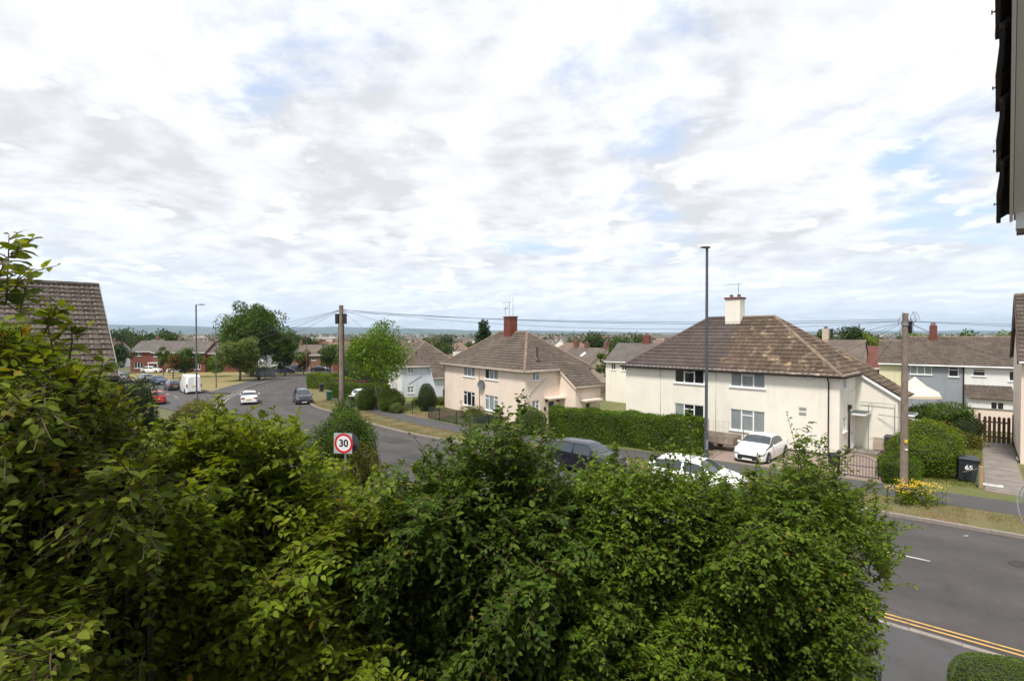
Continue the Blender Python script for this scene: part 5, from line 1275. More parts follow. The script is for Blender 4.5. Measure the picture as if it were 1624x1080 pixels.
def mesh_panel(label, p, q, h, sp=.14, r=.008, mat=None, posts=True, name='mesh_fence', z0=.15, postm=None, pr=.03):
    p, q = Vector(p), Vector(q); d = (q - p); Lh = Vector((d.x, d.y, 0)).length; t = thing(name, label, 'fence', p); k = MB(); nn = int(Lh / sp)
    for i in range(nn + 1): a = d * (i / nn); k.bar(a + Vector((0, 0, z0)), a + Vector((0, 0, h)), r, r)
    for j in range(int((h - z0) / (sp * 1.2)) + 1): z = z0 + j * sp * 1.2; k.bar((0, 0, z), tuple(d + Vector((0, 0, z))), r * .9, r * .9)
    tag(k.build('mesh', mat or m_galv, t), kind='stuff')
    if posts:
        for a in (Vector((0, 0, 0)), d):
            k = MB(); k.tube([a + Vector((0, 0, -.1)), a + Vector((0, 0, h + .06))], pr, 8); k.build('post', postm or mat or m_galv, t)
    return t
zA = g(34) + .1
mesh_panel('galvanised mesh panel leaning by the trailer, left one', (11.6, 33.2, zA), (13.0, 34.4, zA), 1.75)
mesh_panel('galvanised mesh panel behind the trailer, right one', (13.15, 34.5, zA), (15.0, 33.4, zA), 1.65, sp=.3)
# black post fence in front of the pink house
def bnd(off, px):
    best = min(range(len(CL)), key=lambda i: abs((812 + FPX * (CL[i][0] + CN[i][0] * off) / max(CL[i][1] + CN[i][1] * off, 1)) - px) if 12 < CL[i][1] < 56 else 1e9)
    p = CL[best] + CN[best] * off; return Vector((p[0], p[1], g(p[1]) + .1))
fpx = [640, 657, 677, 697, 720, 745, 772, 800]
fp = [bnd(10.25, x) for x in fpx]
m_wiregreen = M('green_black_wire', (.018, .026, .024), .6)
for i in range(len(fp) - 1):
    if i < 2: mesh_panel('low wire fence section %s the open gateway of the pink house' % ('left end of', 'nearest')[i], fp[i], fp[i + 1], 1.15, .45, .006, m_black, True, 'wire_fence', .2, m_black)
    else: mesh_panel('dark green mesh fence bay %s before the pink house' % ('first from the left', 'second from the left', 'third from the left', 'fourth from the left', 'fifth from the left')[i - 2], fp[i], fp[i + 1], 1.15, .085, .022, m_wiregreen, True, 'wire_fence', .08, m_black)
# wooden side gate with pickets, fence and path by the pink gabled house
pd = Vector((.669, .743, 0)); pn = Vector((.743, -.669, 0))
def pp(a, l, dz=.13): v = pd * a + pn * l; return Vector((v.x, v.y, g(v.y) + dz))
gpath = strip('garden_path', np.array([tuple((pd * a + pn * 1.0)[:2]) for a in np.arange(31.2, 49, 1.0)]), np.array([tuple(pn[:2])] * 18), -.72, .72, .104, m_soil, cols=2)
for i in range(6):
    a0 = 31.3 + i * 2.92; k = MB(); c = pp(a0 + 1.45, 1.0, .10)
    k.obox(c, pd * 1.445 + Vector((0, 0, (g((pd * (a0 + 2.9)).y) - g((pd * a0).y)) / 2)), pn * .69, (0, 0, .03)); k.build('slab', m_slab, gpath)
k = MB(); c = pp(32.6, .55, .17); k.obox(c, pd * .16, pn * .38, (0, 0, .02)); k.obox(c + Vector((0, 0, .025)), pd * .04, pn * .25, (0, 0, .004), 1); tag(k.build('board', [m_whiter, m_black]), 'short white board lying on the concrete path', 'board')
A = 47.6
wg = thing('wooden_gate', 'dark brown picket gate closing the concrete path', 'gate', pp(A, .3))
for i in range(6):
    k = MB(); c = pn * (.12 + i * .235); tp = 1.75 + .03 * (i % 2); k.add([c - pn * .08 + Vector((0, 0, .08)), c + pn * .08 + Vector((0, 0, .08)), c + pn * .08 + Vector((0, 0, tp)), c + Vector((0, 0, tp + .08)), c - pn * .08 + Vector((0, 0, tp))] + [v + pd * .03 for v in (c - pn * .08 + Vector((0, 0, .08)), c + pn * .08 + Vector((0, 0, .08)), c + pn * .08 + Vector((0, 0, tp)), c + Vector((0, 0, tp + .08)), c - pn * .08 + Vector((0, 0, tp)))], [(0, 1, 2, 3, 4), (9, 8, 7, 6, 5), (0, 5, 6, 1), (1, 6, 7, 2), (2, 7, 8, 3), (3, 8, 9, 4), (4, 9, 5, 0)]); k.build('picket', m_brown, wg)
k = MB()
for z in (.45, 1.45): k.obox(pn * .7 + pd * .05 + Vector((0, 0, z)), pn * .68, pd * .02, (0, 0, .05))
k.build('rail', m_brown, wg)
for l, s in ((.14, 'left'), (1.82, 'right')):
    k = MB(); c = pp(A, l); k.obox(c + Vector((0, 0, .95)), pn * .07, pd * .07, (0, 0, 1.05)); tag(k.build('gate_post', m_brown), 'dark brown square post at the %s of the picket gate' % s, 'post')
fe = thing('board_fence', 'short dark board fence left of the picket gate', 'fence', pp(A - 1.6, .02))
for i in range(11): k = MB(); c = pd * (i * .15); k.obox(c + Vector((0, 0, .95)), pd * .07, pn * .012, (0, 0, .95)); k.build('board', m_brown, fe)
k = MB(); c = pp(31.9, .18); k.obox(c + Vector((0, 0, .42)), pn * .07, pd * .07, (0, 0, .55)); tag(k.build('fence_post', M('new_timber', (.36, .25, .14), .85)), 'pale timber post at the front of the concrete path', 'post')
mesh_panel('low wire fence sagging between the timber post and the bin', pp(31.8, .1), pp(34.4, -.5), .95, .3, .004, m_galv, True, 'wire_fence', .08, m_galv, .025)
k = MB(); a_, b_ = pp(31.9, .1), pp(33.2, -.75); k.bar(a_ + Vector((0, 0, .85)), b_ + Vector((0, 0, .25)), .05, .05); tag(k.build('brace', m_tw), 'pale timber brace slanting from the front post', 'post')
of = thing('panel_fence', 'orange brown board fence behind the wing of the cream house', 'fence', (24.2, 34.2, -.4), R(-30))
for i in range(14): k = MB(); k.box(i * .16, i * .16 + .145, 0, .02 + .012 * (i % 2), .0, 2.25 - .03 * i); k.build('board', m_fencew, of)
k = MB(); k.bar((0, .0, 2.3), (2.3, .0, 1.85), .06, .05); k.build('capping', m_upvc, of)
wp = thing('washing_post', 'slim grey metal post beside the orange brown fence', 'post', (27.2, 36.2, -.6)); k = MB(); k.tube([(0, 0, 0), (0, 0, 3.6)], .035, 8); k.build('post', m_galv, wp); k = MB(); k.bar((-.35, 0, 3.5), (.35, 0, 3.5), .04, .04); k.build('arm', m_galv, wp)
# fences between back gardens
def board_fence(label, p, q, h, mat, w=.16, z=None):
    p, q = Vector(p), Vector(q); d = q - p; Lh = d.length; t = thing('board_fence', label, 'fence', p); n = int(Lh / w); u = d / Lh; s = Vector((-u.y, u.x, 0))
    for i in range(n): k = MB(); c = u * (w * (i + .5)); k.obox(c + Vector((0, 0, h / 2)), u * (w * .47), s * (.012 + .006 * (i % 2)), (0, 0, h / 2 + .02 * math.sin(i * 2.1))); k.build('board', mat, t)
board_fence('red brown board fence behind the cream house, left of it', (8.6, 75.0, -1.3), (15.5, 70.5, -1.3), 1.5, M('pinkish_fence', (.15, .085, .065), .85, .2, 5))
board_fence('dark brown board fence along the far gardens by the bins', gp(514, 627, .1) + Vector((.6, .4, 0)), gp(514, 627, .1) + Vector((7.5, 2.6, 0)), 1.9, m_brown, .2)
gw = thing('garden_wall', 'pale concrete block wall below the gazebo', 'wall', (31.5, 42.6, -.8), R(-37)); rs = random.Random(4)
for j in range(6):
    for i in range(9): k = MB(); x = i * .44 - (.22 if j % 2 else 0); k.box(max(x, 0), x + .43, rs.uniform(0, .008), .15, j * .225, j * .225 + .216); k.build('block', m_slab, gw)
gw2 = thing('garden_wall', 'pinkish rendered low wall behind the picket gate', 'wall', (37.6, 42.5, -.8), R(-37)); k = MB(); k.box(0, 6, 0, .2, 0, 1.7); k.build('wall', m_pink, gw2); k = MB(); k.box(-.05, 6.05, -.04, .24, 1.7, 1.78); k.build('coping', m_slab, gw2)
gz = thing('gazebo', 'cream pointed gazebo canopy before the grey terrace house', 'gazebo', (32.0, 43.6, -.35), R(-37))
k = MB(); ap_ = (1.6, 1.6, 3.75)
for (a, b) in (((-.1, -.1), (3.3, -.1)), ((3.3, -.1), (3.3, 3.3)), ((3.3, 3.3), (-.1, 3.3)), ((-.1, 3.3), (-.1, -.1))):
    n8 = 8; prev = None
    for i in range(n8 + 1):
        q = i / n8; e = Vector((a[0] + (b[0] - a[0]) * q, a[1] + (b[1] - a[1]) * q, 2.35 - .10 * math.sin(math.pi * q)))
        if prev is not None:
            m0 = prev.lerp(Vector(ap_), .5) - Vector((0, 0, .16)); m1 = e.lerp(Vector(ap_), .5) - Vector((0, 0, .16))
            k.poly([prev, e, m1, m0]); k.poly([m0, m1, ap_]); k.poly([prev - Vector((0, 0, .22)), e - Vector((0, 0, .22)), e, prev])
        prev = e
k.build('canopy', M('gazebo_cloth', (.66, .56, .44), .8, .04), gz, smooth='auto')
for x in (0, 3.2):
    for y in (0, 3.2): k = MB(); k.tube([(x, y, 0), (x, y, 2.35)], .03, 6); k.build('leg', m_galv, gz)
# bus shelter
bs = thing('bus_shelter', 'grey bus shelter with a pale flat roof on the green', 'bus shelter', zg(-47.6, 95.8, .1), R(12))
k = MB(); k.add([(-.4, -.5, 2.3), (3.6, -.5, 2.45), (3.6, 1.5, 2.45), (-.4, 1.5, 2.3), (-.4, -.5, 2.48), (3.6, -.5, 2.63), (3.6, 1.5, 2.63), (-.4, 1.5, 2.48)], [(0, 3, 2, 1), (4, 5, 6, 7), (0, 1, 5, 4), (1, 2, 6, 5), (2, 3, 7, 6), (3, 0, 4, 7)]); k.build('roof', M('shelter_roof', (.50, .46, .40), .7), bs)
for x in (0, 1.6, 3.2):
    for y in (0, 1.2): k = MB(); k.bar((x, y, 0), (x, y, 2.4), .08, .08); k.build('post', m_greymetal, bs)
m_clear = M('shelter_glass', (.20, .25, .26), .1, .1, 2, spec=.8)
for x in (0, 1.6): k = MB(); k.box(x + .06, x + 1.54, 1.19, 1.21, .3, 2.1); k.build('pane', m_clear, bs)
k = MB(); k.box(-.01, .01, .06, 1.14, .3, 2.1); k.build('pane', m_clear, bs)
k = MB(); k.box(.4, 2.8, .8, 1.1, .45, .5); k.bar((.6, .95, 0), (.6, .95, .45), .06, .06); k.bar((2.6, .95, 0), (2.6, .95, .45), .06, .06); k.build('bench', m_greymetal, bs)
# handrail by the steps down to the near pavement
hp = thing('handrail', 'grey tubular handrail end at the bottom right corner', 'handrail', (6.35, 8.6, .6))
e = at(1400, 1052, 9.1) - Vector((6.35, 8.6, .6)); f_ = at(1372, 1092, 8.6) - Vector((6.35, 8.6, .6)); bk = f_ + (f_ - e) * 2.2
k = MB(); k.tube([e, f_, bk], .034, 10); k.build('rail', m_greymetal, hp, smooth='auto')
for q in (e.lerp(f_, .18), bk.lerp(f_, .1)): k = MB(); k.tube([q, (q.x, q.y, -.6)], .028, 8); k.build('post', m_greymetal, hp)
k = MB(); q = e.lerp(f_, .18); k.tube([q - (e - f_).normalized() * .05, q + (e - f_).normalized() * .05], .045, 10); k.build('clamp', m_greymetal, hp)

# ------------------------------------------------------------------ foliage kit
T8V = np.array([(0, 0, 0), (.27, -.47, .07), (.66, -.38, .04), (1, 0, -.08), (.66, .38, .04), (.27, .47, .07), (.27, 0, 0), (.66, 0, -.02)])
T8F = np.array([(0, 1, 6), (1, 2, 7), (1, 7, 6), (2, 3, 7), (0, 6, 5), (6, 7, 4), (6, 4, 5), (7, 3, 4)])
T2V = np.array([(0, 0, 0), (.45, -.5, .10), (1, 0, -.03), (.45, .5, .10)]); T2F = np.array([(0, 1, 2, 3)])
def unit(a): return a / np.maximum(np.linalg.norm(a, axis=-1, keepdims=True), 1e-9)
def leaf_geo(pos, d, n, ln, wr=.6, fine=True):
    d = unit(d); s = unit(np.cross(n, d)); n = np.cross(d, s)
    TV, TF = (T8V, T8F) if fine else (T2V, T2F)
    ln = np.asarray(ln).reshape(-1, 1, 1)
    V_ = pos[:, None, :] + ln * (TV[None, :, 0:1] * d[:, None, :] + wr * TV[None, :, 1:2] * s[:, None, :] + TV[None, :, 2:3] * n[:, None, :])
    N = len(pos); F_ = TF[None] + (np.arange(N) * len(TV))[:, None, None]
    return V_.reshape(-1, 3), F_.reshape(-1, TF.shape[1])
def rand_dir(rg, n): return unit(rg.normal(size=(n, 3)))
def lumps(u, rg, k=9, amp=.22):
    r = np.ones(len(u))
    for _ in range(k): a = rand_dir(rg, 1)[0]; f_ = rg.uniform(3, 7); r += amp / math.sqrt(k) * np.sin(u @ a * f_ + rg.uniform(0, 6))
    return r
m_core = M('core_shade', (.022, .024, .012), .95, .4, 3)  # near-black fill of a solid core, painted shade behind the leaves
m_bark = M('bark', (.10, .078, .058), .95, .3, 5, .6, 30)
m_twig = M('twig', (.085, .055, .035), .9, .3, 8)
def sphere_core(mb, c, r, rg_seed=0, n=12, amp=.22):
    rg = np.random.default_rng(rg_seed); rows = 9; u = []
    for j in range(rows + 1):
        for i in range(n): a, b = math.pi * j / rows, math.tau * i / n; u.append((math.sin(a) * math.cos(b), math.sin(a) * math.sin(b), math.cos(a)))
    u = np.array(u); lr = lumps(u, rg, 9, amp); v = [tuple(np.array(c) + q * np.array(r) * k) for q, k in zip(u, lr)]
    mb.add(v, [(j * n + i, j * n + (i + 1) % n, (j + 1) * n + (i + 1) % n, (j + 1) * n + i) for j in range(rows) for i in range(n)])
def bush(name, label, c, r, n, ln, mat, seed, fine=False, group=None, cat='bush', core=.84, shag=.06, wr=.6, parent=None, up=.35, amp=.22):
    """leafy shell over a solid core coloured dark as inner shade; c = centre, r = radii"""
    rg = np.random.default_rng(seed); t = parent or thing(name, label, cat, (c[0], c[1], c[2] - r[2]), 0, group)
    o_ = np.array((0, 0, r[2])) if not parent else np.array(c); r = np.array(r)
    u = rand_dir(rg, n); lr = lumps(u, np.random.default_rng(seed + 1), 9, amp); rad = lr * (1 - np.abs(rg.normal(0, shag, n)) + np.maximum(rg.normal(0, shag * .5, n), 0))
    p = o_ + u * r * rad[:, None]; keep = p[:, 2] > o_[2] - r[2] * .97; p, u = p[keep], u[keep]; m_ = len(p)
    nn = unit(u / r + .9 * rand_dir(rg, m_) + np.array((0, 0, up))); d = rand_dir(rg, m_) + u * .3 + np.array((0, 0, -.1))
    V_, F_ = leaf_geo(p, d, nn, ln * rg.uniform(.7, 1.3, m_), wr, fine)
    tag(link('foliage', np_mesh('foliage', V_, F_, mat), t), kind='stuff')
    k = MB(); sphere_core(k, o_, r * core, seed + 1, 12, amp); k.build('shade_core', m_core, t, smooth=True)
    return t
def hedge(name, label, p, q, w, h, n, ln, mat, seed, group=None, rnd=.22, cat='hedge', rough=.05, dz=0.0):
    """clipped hedge between two ground points"""
    rg = np.random.default_rng(seed); p, q = Vector(p), Vector(q); t = thing(name, label, cat, p, 0, group); d = q - p; Lh = d.length; u = np.array(d / Lh); s = np.array((-u[1], u[0], 0.))
    A = np.array((Lh * h, Lh * h, Lh * w, w * h, w * h)); fc = rg.choice(5, n, p=A / A.sum()); a, b = rg.uniform(0, 1, n), rg.uniform(0, 1, n)
    l = np.where(fc < 3, a * Lh, np.where(fc == 3, 0, Lh)); y = np.where(fc == 0, -w / 2, np.where(fc == 1, w / 2, (a if False else b) * w - w / 2)); y = np.where(fc == 2, b * w - w / 2, y); y = np.where(fc >= 3, a * w - w / 2, y)
    z = np.where(fc == 2, h, b * h)
    rr_ = rnd * np.clip((z - (h - .4)) / .4, 0, 1) ** 2; y = y * (1 - rr_ * np.clip(np.abs(y) / (w / 2), 0, 1)); z = z - (fc == 2) * rnd * .8 * (np.abs(y) / (w / 2)) ** 3
    lump = .10 * np.sin(l * 1.9 + seed) + .06 * np.sin(l * 4.3 + z * 3) ; z = z + (fc == 2) * lump; y = y * (1 + .12 * np.sin(l * 2.3 + z * 2.0 + seed))
    nrm = np.where((fc < 2)[:, None], np.sign(y)[:, None] * s, np.where((fc == 2)[:, None], np.array((0, 0, 1.)), np.where((fc == 3)[:, None], -u, u)))
    off = -np.abs(rg.normal(0, rough, n)) + np.maximum(rg.normal(0, rough * .6, n), 0)
    pos = l[:, None] * u + y[:, None] * s + z[:, None] * np.array((0, 0, 1.)) + nrm * off[:, None] + np.array((0, 0, dz))
    nn = unit(nrm + .8 * rand_dir(rg, n) + np.array((0, 0, .3))); dd = rand_dir(rg, n) + nrm * .3
    V_, F_ = leaf_geo(pos, dd, nn, ln * rg.uniform(.7, 1.3, n), .6, False)
    tag(link('foliage', np_mesh('foliage', V_, F_, mat), t), kind='stuff')
    k = MB(); c = d / 2 + Vector((0, 0, h * .46)); k.obox(c, Vector(u) * (Lh / 2 - .12), Vector(s) * (w / 2 - .13), (0, 0, h * .46 - .06)); k.build('shade_core', m_core, t)  # solid dark box added inside, its colour standing for shade
    return t
def tree(name, label, loc, h, rx, crown_h, n, ln, mat, seed, trunk=.16, cats='tree', group=None, trunk_h=None, ncl=None, gap=.5, trunk_m=None, flat=1.0, conic=0.0, two=False):
    rg = np.random.default_rng(seed); rs_ = random.Random(seed); t = thing(name, label, cats, loc, 0, group)
    cz = h - crown_h / 2; ncl = ncl or 46; c = rand_dir(rg, ncl) * (rg.uniform(.15, 1, ncl) ** .5)[:, None]
    lr = lumps(unit(c), rg, 6, .22); c = c * lr[:, None]
    cw = np.ones(ncl) if not conic else (1 - conic * (c[:, 2] * .5 + .5))
    cp_ = np.stack([c[:, 0] * rx * .80 * cw, c[:, 1] * rx * .80 * cw * flat, cz + c[:, 2] * crown_h * .42], 1)
    crad = rg.uniform(.20, .40, ncl) * min(rx, crown_h * .55) * (1 if not conic else .8)
    idx = rg.integers(0, ncl, n); u = rand_dir(rg, n); rr_ = rg.uniform(.25, 1, n) ** .45
    pos = cp_[idx] + u * (crad[idx] * rr_)[:, None] * np.array((1, 1, .8))
    nn = unit(u * .6 + rand_dir(rg, n) * .8 + np.array((0, 0, .55))); dd = rand_dir(rg, n) + u * .4 + np.array((0, 0, -.25))
    V_, F_ = leaf_geo(pos, dd, nn, ln * rg.uniform(.6, 1.35, n), .6, False)
    tag(link('crown', np_mesh('crown', V_, F_, mat), t), kind='stuff')
    k = MB(); th = trunk_h or (h - crown_h) ; top = Vector((rs_.uniform(-.1, .1) * rx, 0, cz + crown_h * .1))
    stems = [(0, 0)] if not two else [(-.22, 0), (.2, .1)]
    for (ox, oy) in stems: k.tube([(ox, oy, -.3), (ox * 1.1 + .02, oy, th * .5), (ox * 1.2 + rs_.uniform(-.06, .06), oy, th), (ox + top.x * .6, top.y, (th + top.z) / 2), (ox + top.x, top.y, top.z)], [trunk * 1.25, trunk, trunk * .85, trunk * .55, trunk * .2], 9)
    for i in range(0, ncl, 2):
        b_ = Vector((0, 0, th + (top.z - th) * rs_.uniform(0, .8))); e_ = Vector(cp_[i]); mid = b_.lerp(e_, .5) + Vector((0, 0, -.04 * (e_ - b_).length))
        k.tube([b_, mid, e_], [trunk * .4, trunk * .25, trunk * .08], 5, cap=False)
    k.build('trunk', trunk_m or m_bark, t, smooth=True)
    return t
lf_hedge = M_leaf('privet_leaf', [(.055, .10, .008), (.08, .135, .010), (.105, .16, .014)], .28, .55, .15)
lf_dark = M_leaf('dark_leaf', [(0.017, 0.037, 0.0055), (0.030, 0.054, 0.0077), (0.041, 0.067, 0.0088)], .18, .5)
lf_mid = M_leaf('tree_leaf', [(0.038, 0.076, 0.0059), (0.059, 0.107, 0.0079), (0.084, 0.136, 0.0109)], .25, .5)
lf_bright = M_leaf('bright_leaf', [(0.084, 0.130, 0.0079), (0.124, 0.181, 0.0099), (0.168, 0.221, 0.0149)], .3, .5)
lf_ash = M_leaf('ash_leaf', [(0.065, 0.124, 0.0059), (0.097, 0.168, 0.0089), (0.130, 0.208, 0.0119)], .3, .5)
lf_olive = M_leaf('olive_leaf', [(0.091, 0.103, 0.0124), (0.130, 0.136, 0.0174), (0.168, 0.143, 0.0223)], .25, .6)
lf_red = M_leaf('reddening_leaf', [(0.076, 0.097, 0.0110), (0.140, 0.076, 0.0138), (0.173, 0.065, 0.0138)], .25, .5)
lf_grey = M_leaf('grey_leaf', [(0.078, 0.110, 0.0174), (0.110, 0.143, 0.0248), (0.143, 0.175, 0.0322)], .25, .5)
lf_con = M_leaf('conifer_leaf', [(0.013, 0.030, 0.0077), (0.022, 0.043, 0.0099), (0.032, 0.054, 0.0121)], .1, .6)
lf_far = M_leaf('far_leaf', [(0.024, 0.049, 0.0077), (0.035, 0.065, 0.0099), (0.049, 0.081, 0.0121)], .2, .7)
lf_far2 = M_leaf('far_leaf_light', [(0.043, 0.070, 0.0110), (0.059, 0.092, 0.0138), (0.076, 0.108, 0.0165)], .2, .7)

# ---- hedges, shrubs and trees across the road
hedge('clipped_hedge', 'long clipped green hedge in front of the cream house', road_pt(22.2, 31.0), road_pt(11.4, 31.2), 1.5, 2.25, 62000, .085, lf_hedge, 21, rough=.09)
bush('rounded_bush', 'rounded bush end of the hedge left of the path to the navy door', (1.45, 39.4, .25), (1.15, 1.15, 1.15), 9000, .075, lf_hedge, 22, amp=.07)
bush('columnar_shrub', 'dark clipped columnar shrub standing before the pale blue house', (-8.75, 53.2, .35), (.92, .92, 1.5), 9000, .08, lf_dark, 23, shag=.03, amp=.07)
rb_ = bush('garden_bush', 'rounded bush with reddish top beside the ash tree trunk, right side', (-12.4, 53.0, .1), (1.35, 1.2, 1.25), 9000, .09, lf_hedge, 24, amp=.07)
bush('red_top_growth', None, (0, .2, 2.0), (.95, .9, .5), 1500, .09, lf_red, 25, core=.6, parent=rb_)
bush('garden_bush', 'green bush left of the ash tree trunk', (-15.3, 54.2, .1), (1.1, 1.1, 1.2), 8000, .09, lf_hedge, 26, amp=.07)
bush('garden_bush', 'small pale bush at the foot of the reddish topped bush', (-11.5, 51.6, -.45), (.7, .6, .55), 2500, .08, lf_grey, 27)
hedge('garden_hedge', 'clipped hedge behind the bin with the pale lid', (-22.8, 65.5, g(65) + .1), (-15.0, 62.5, g(62) + .1), 1.1, 1.9, 16000, .11, lf_hedge, 28)
hedge('garden_hedge', 'second clipped hedge further up the road', (-26.0, 75.5, g(75) + .1), (-17.5, 71.0, g(71) + .1), 1.2, 1.9, 14000, .12, lf_bright, 29)
hedge('garden_hedge', 'clipped hedge at the far bend above the bins', (-30.6, 78.5, g(80) + .1), (-26.0, 76.5, g(78) + .1), 1.6, 2.3, 14000, .12, lf_bright, 30)
bush('garden_shrub', 'loose shrub growing behind the far garden hedges', (-25.5, 86, 1.0), (3.0, 2.5, 3.0), 12000, .17, lf_mid, 31)
bush('garden_shrub', 'dark shrub behind the ash tree by the white wall', (-20.0, 72, .6), (2.0, 1.8, 2.4), 9000, .15, lf_dark, 32)
bush('garden_shrub', 'low green growth in the front garden of the pale blue house', (-9.0, 58.2, -.6), (2.4, 1.0, .6), 4000, .09, lf_bright, 33)
bush('garden_shrub', 'straggly shrub under the front window of the pink house', (-3.6, 48.6, -.45), (1.3, .7, .75), 3200, .09, lf_olive, 34, core=.6, shag=.2)
bush('garden_shrub', 'dark leafy patch behind the green mesh fence', (-2.2, 45.4, -.45), (1.5, .8, .55), 3000, .09, lf_mid, 35, core=.6, shag=.2)
hedge('low_hedge', 'low dark hedge between the iron gate and the telegraph pole', road_pt(2.4, 30.5), road_pt(1.0, 30.6), 1.0, 1.15, 7000, .06, lf_hedge, 36)
bush('garden_bush', 'big yellow green clipped bush left of the number 65 bin', (21.0, 26.2, 1.1), (1.5, 1.3, 1.45), 24000, .07, lf_bright, 37, shag=.09, amp=.16)
bush('low_bush', 'low dark green bush at the foot of the right telegraph pole', (19.2, 25.6, .45), (1.0, .8, .85), 8000, .065, lf_hedge, 38, amp=.12)
om_ = bush('overgrown_mound', 'overgrown ivy mound before the gazebo', (30.2, 36.4, .5), (2.2, 1.7, 1.55), 24000, .11, lf_dark, 39, shag=.12)
bush('mound_crown', None, (.1, -.2, 2.45), (1.8, 1.3, .7), 9000, .11, lf_mid, 40, core=.7, shag=.12, parent=om_)
bush('dry_scrub', 'dry brown tangle at the front of the ivy mound', (28.6, 33.6, .2), (1.8, 1.0, .85), 7000, .09, lf_olive, 41, core=.7, shag=.12)
bush('garden_bush', 'low ivy clump beside the board fence and gate', (29.6, 33.9, .4), (1.0, .8, 1.0), 5000, .09, lf_dark, 42)
iv_ = bush('ivy_bush', 'ivy clad bush around the foot of the left telegraph pole', (-8.05, 24.75, 1.5), (1.42, 1.3, 2.05), 26000, .075, lf_mid, 43, fine=True, shag=.14)
bush('brown_base', None, (.85, -.55, 1.2), (1.1, 1.0, 1.0), 9000, .07, lf_olive, 44, fine=True, shag=.10, parent=iv_)
bush('evergreen_shrub', 'tall dark evergreen shrub below the neighbour roof', (-18.9, 25.5, 2.2), (1.35, 1.3, 2.4), 20000, .08, lf_dark, 45, fine=True, shag=.09)
bush('brown_bush', 'brownish scrubby bush below the red car', (-15.2, 24.6, 1.8), (1.9, 1.3, 1.95), 22000, .07, lf_olive, 46, fine=True, shag=.12)
bush('scrub_bush', 'green scrub between the brown bush and the ivy bush', (-11.8, 24.0, 1.3), (2.0, 1.2, 1.7), 16000, .08, lf_bright, 47, fine=True, shag=.12)
bush('box_bush', 'small clipped box bush in the bottom right corner', (8.85, 9.15, .52), (.85, .7, .70), 24000, .024, lf_hedge, 48, fine=True, shag=.02, core=.93, amp=.07)

tree('ash_tree', 'young ash tree with a light open crown on the pavement edge', zg(-14.0, 54.2, .1), 9.3, 3.8, 6.8, 15000, .205, lf_ash, 51, .13, ncl=70, two=True, trunk_m=M('pale_bark', (.24, .19, .15), .9, .2, 5))
tree('oak_tree', 'large dark broadleaf tree at the back of the green', zg(-52.3, 104, .1), 15.4, 6.3, 13.3, 27000, .40, lf_mid, 52, .4, ncl=90)
tree('green_tree', 'rounded grey green tree in front of the large dark tree', zg(-48.7, 92.5, .1), 8.0, 3.9, 6.9, 17000, .30, lf_grey, 53, .2, ncl=55)
tree('green_tree', 'rounded tree right of the large dark tree', zg(-46.6, 106, .1), 8.4, 3.6, 7.2, 11000, .32, lf_mid, 54, .2)
tree('street_tree', 'slim young tree on the green before the brick terrace', zg(-72.2, 107, .1), 5.8, 1.5, 4.4, 2600, .26, lf_mid, 55, .08, ncl=24)
tree('street_tree', 'reddish young tree on the green', zg(-64.3, 98, .1), 4.6, 1.3, 3.2, 2200, .22, lf_red, 56, .10, ncl=22)
tree('green_tree', 'low rounded tree on the green near the van', zg(-64.0, 101, .1), 5.9, 3.1, 5.2, 8000, .27, lf_mid, 57, .12, ncl=40)
tree('green_tree', 'bushy light tree left of the thin lamp post', zg(-59.6, 104, .1), 4.6, 2.2, 4.2, 5000, .25, lf_ash, 58, .1, ncl=30)
tree('street_tree', 'small orange leaved tree by the far bend', zg(-45.2, 112, .1), 5.2, 1.8, 4.3, 3200, .26, lf_red, 59, .1, ncl=26)
tree('street_tree', 'small round tree just left of the telegraph pole', zg(-40.4, 114.5, .1), 6.6, 2.7, 5.2, 5000, .3, lf_mid, 60, .12, ncl=34)
tree('dark_tree', 'dark dense tree at the left end of the brick terrace', zg(-86.3, 112, .1), 7.6, 3.3, 7.2, 7000, .36, lf_dark, 61, .2, ncl=40)
tree('conifer', 'dark conifer peeping over the pink house roof', (-4.2, 76, -1.5), 11.0, 2.9, 9.5, 7000, .30, lf_con, 62, .25, ncl=70, conic=.9)
tree('garden_tree', 'leafy sapling between the pink house and the cream house', (13.0, 68, -1.2), 6.2, 2.0, 5.2, 4200, .24, lf_mid, 63, .1, ncl=30)
tree('garden_tree', 'dark tree beyond the red roof on the right', (52, 80, -1.6), 9.6, 3.2, 8, 5000, .36, lf_dark, 64, .2, ncl=34)
for i, (x, y, h_, r_) in enumerate([(56, 84, 9.2, 3.5), (60, 90, 9.6, 4), (61, 78, 9.0, 3.6), (66, 74, 9.4, 4.4), (72, 72, 9.9, 4.6), (77, 70, 9.6, 3.4)]):
    tree('backdrop_tree', '%s of the green trees standing behind the grey and white terrace' % ('leftmost', 'second from the left', 'third from the left', 'third from the right', 'second from the right', 'rightmost')[i], (x, y, -1.6), h_, r_, h_ * .8, 5000, .38, lf_mid if i % 2 else lf_bright, 70 + i, .2, group='trees behind the right terrace', ncl=34)

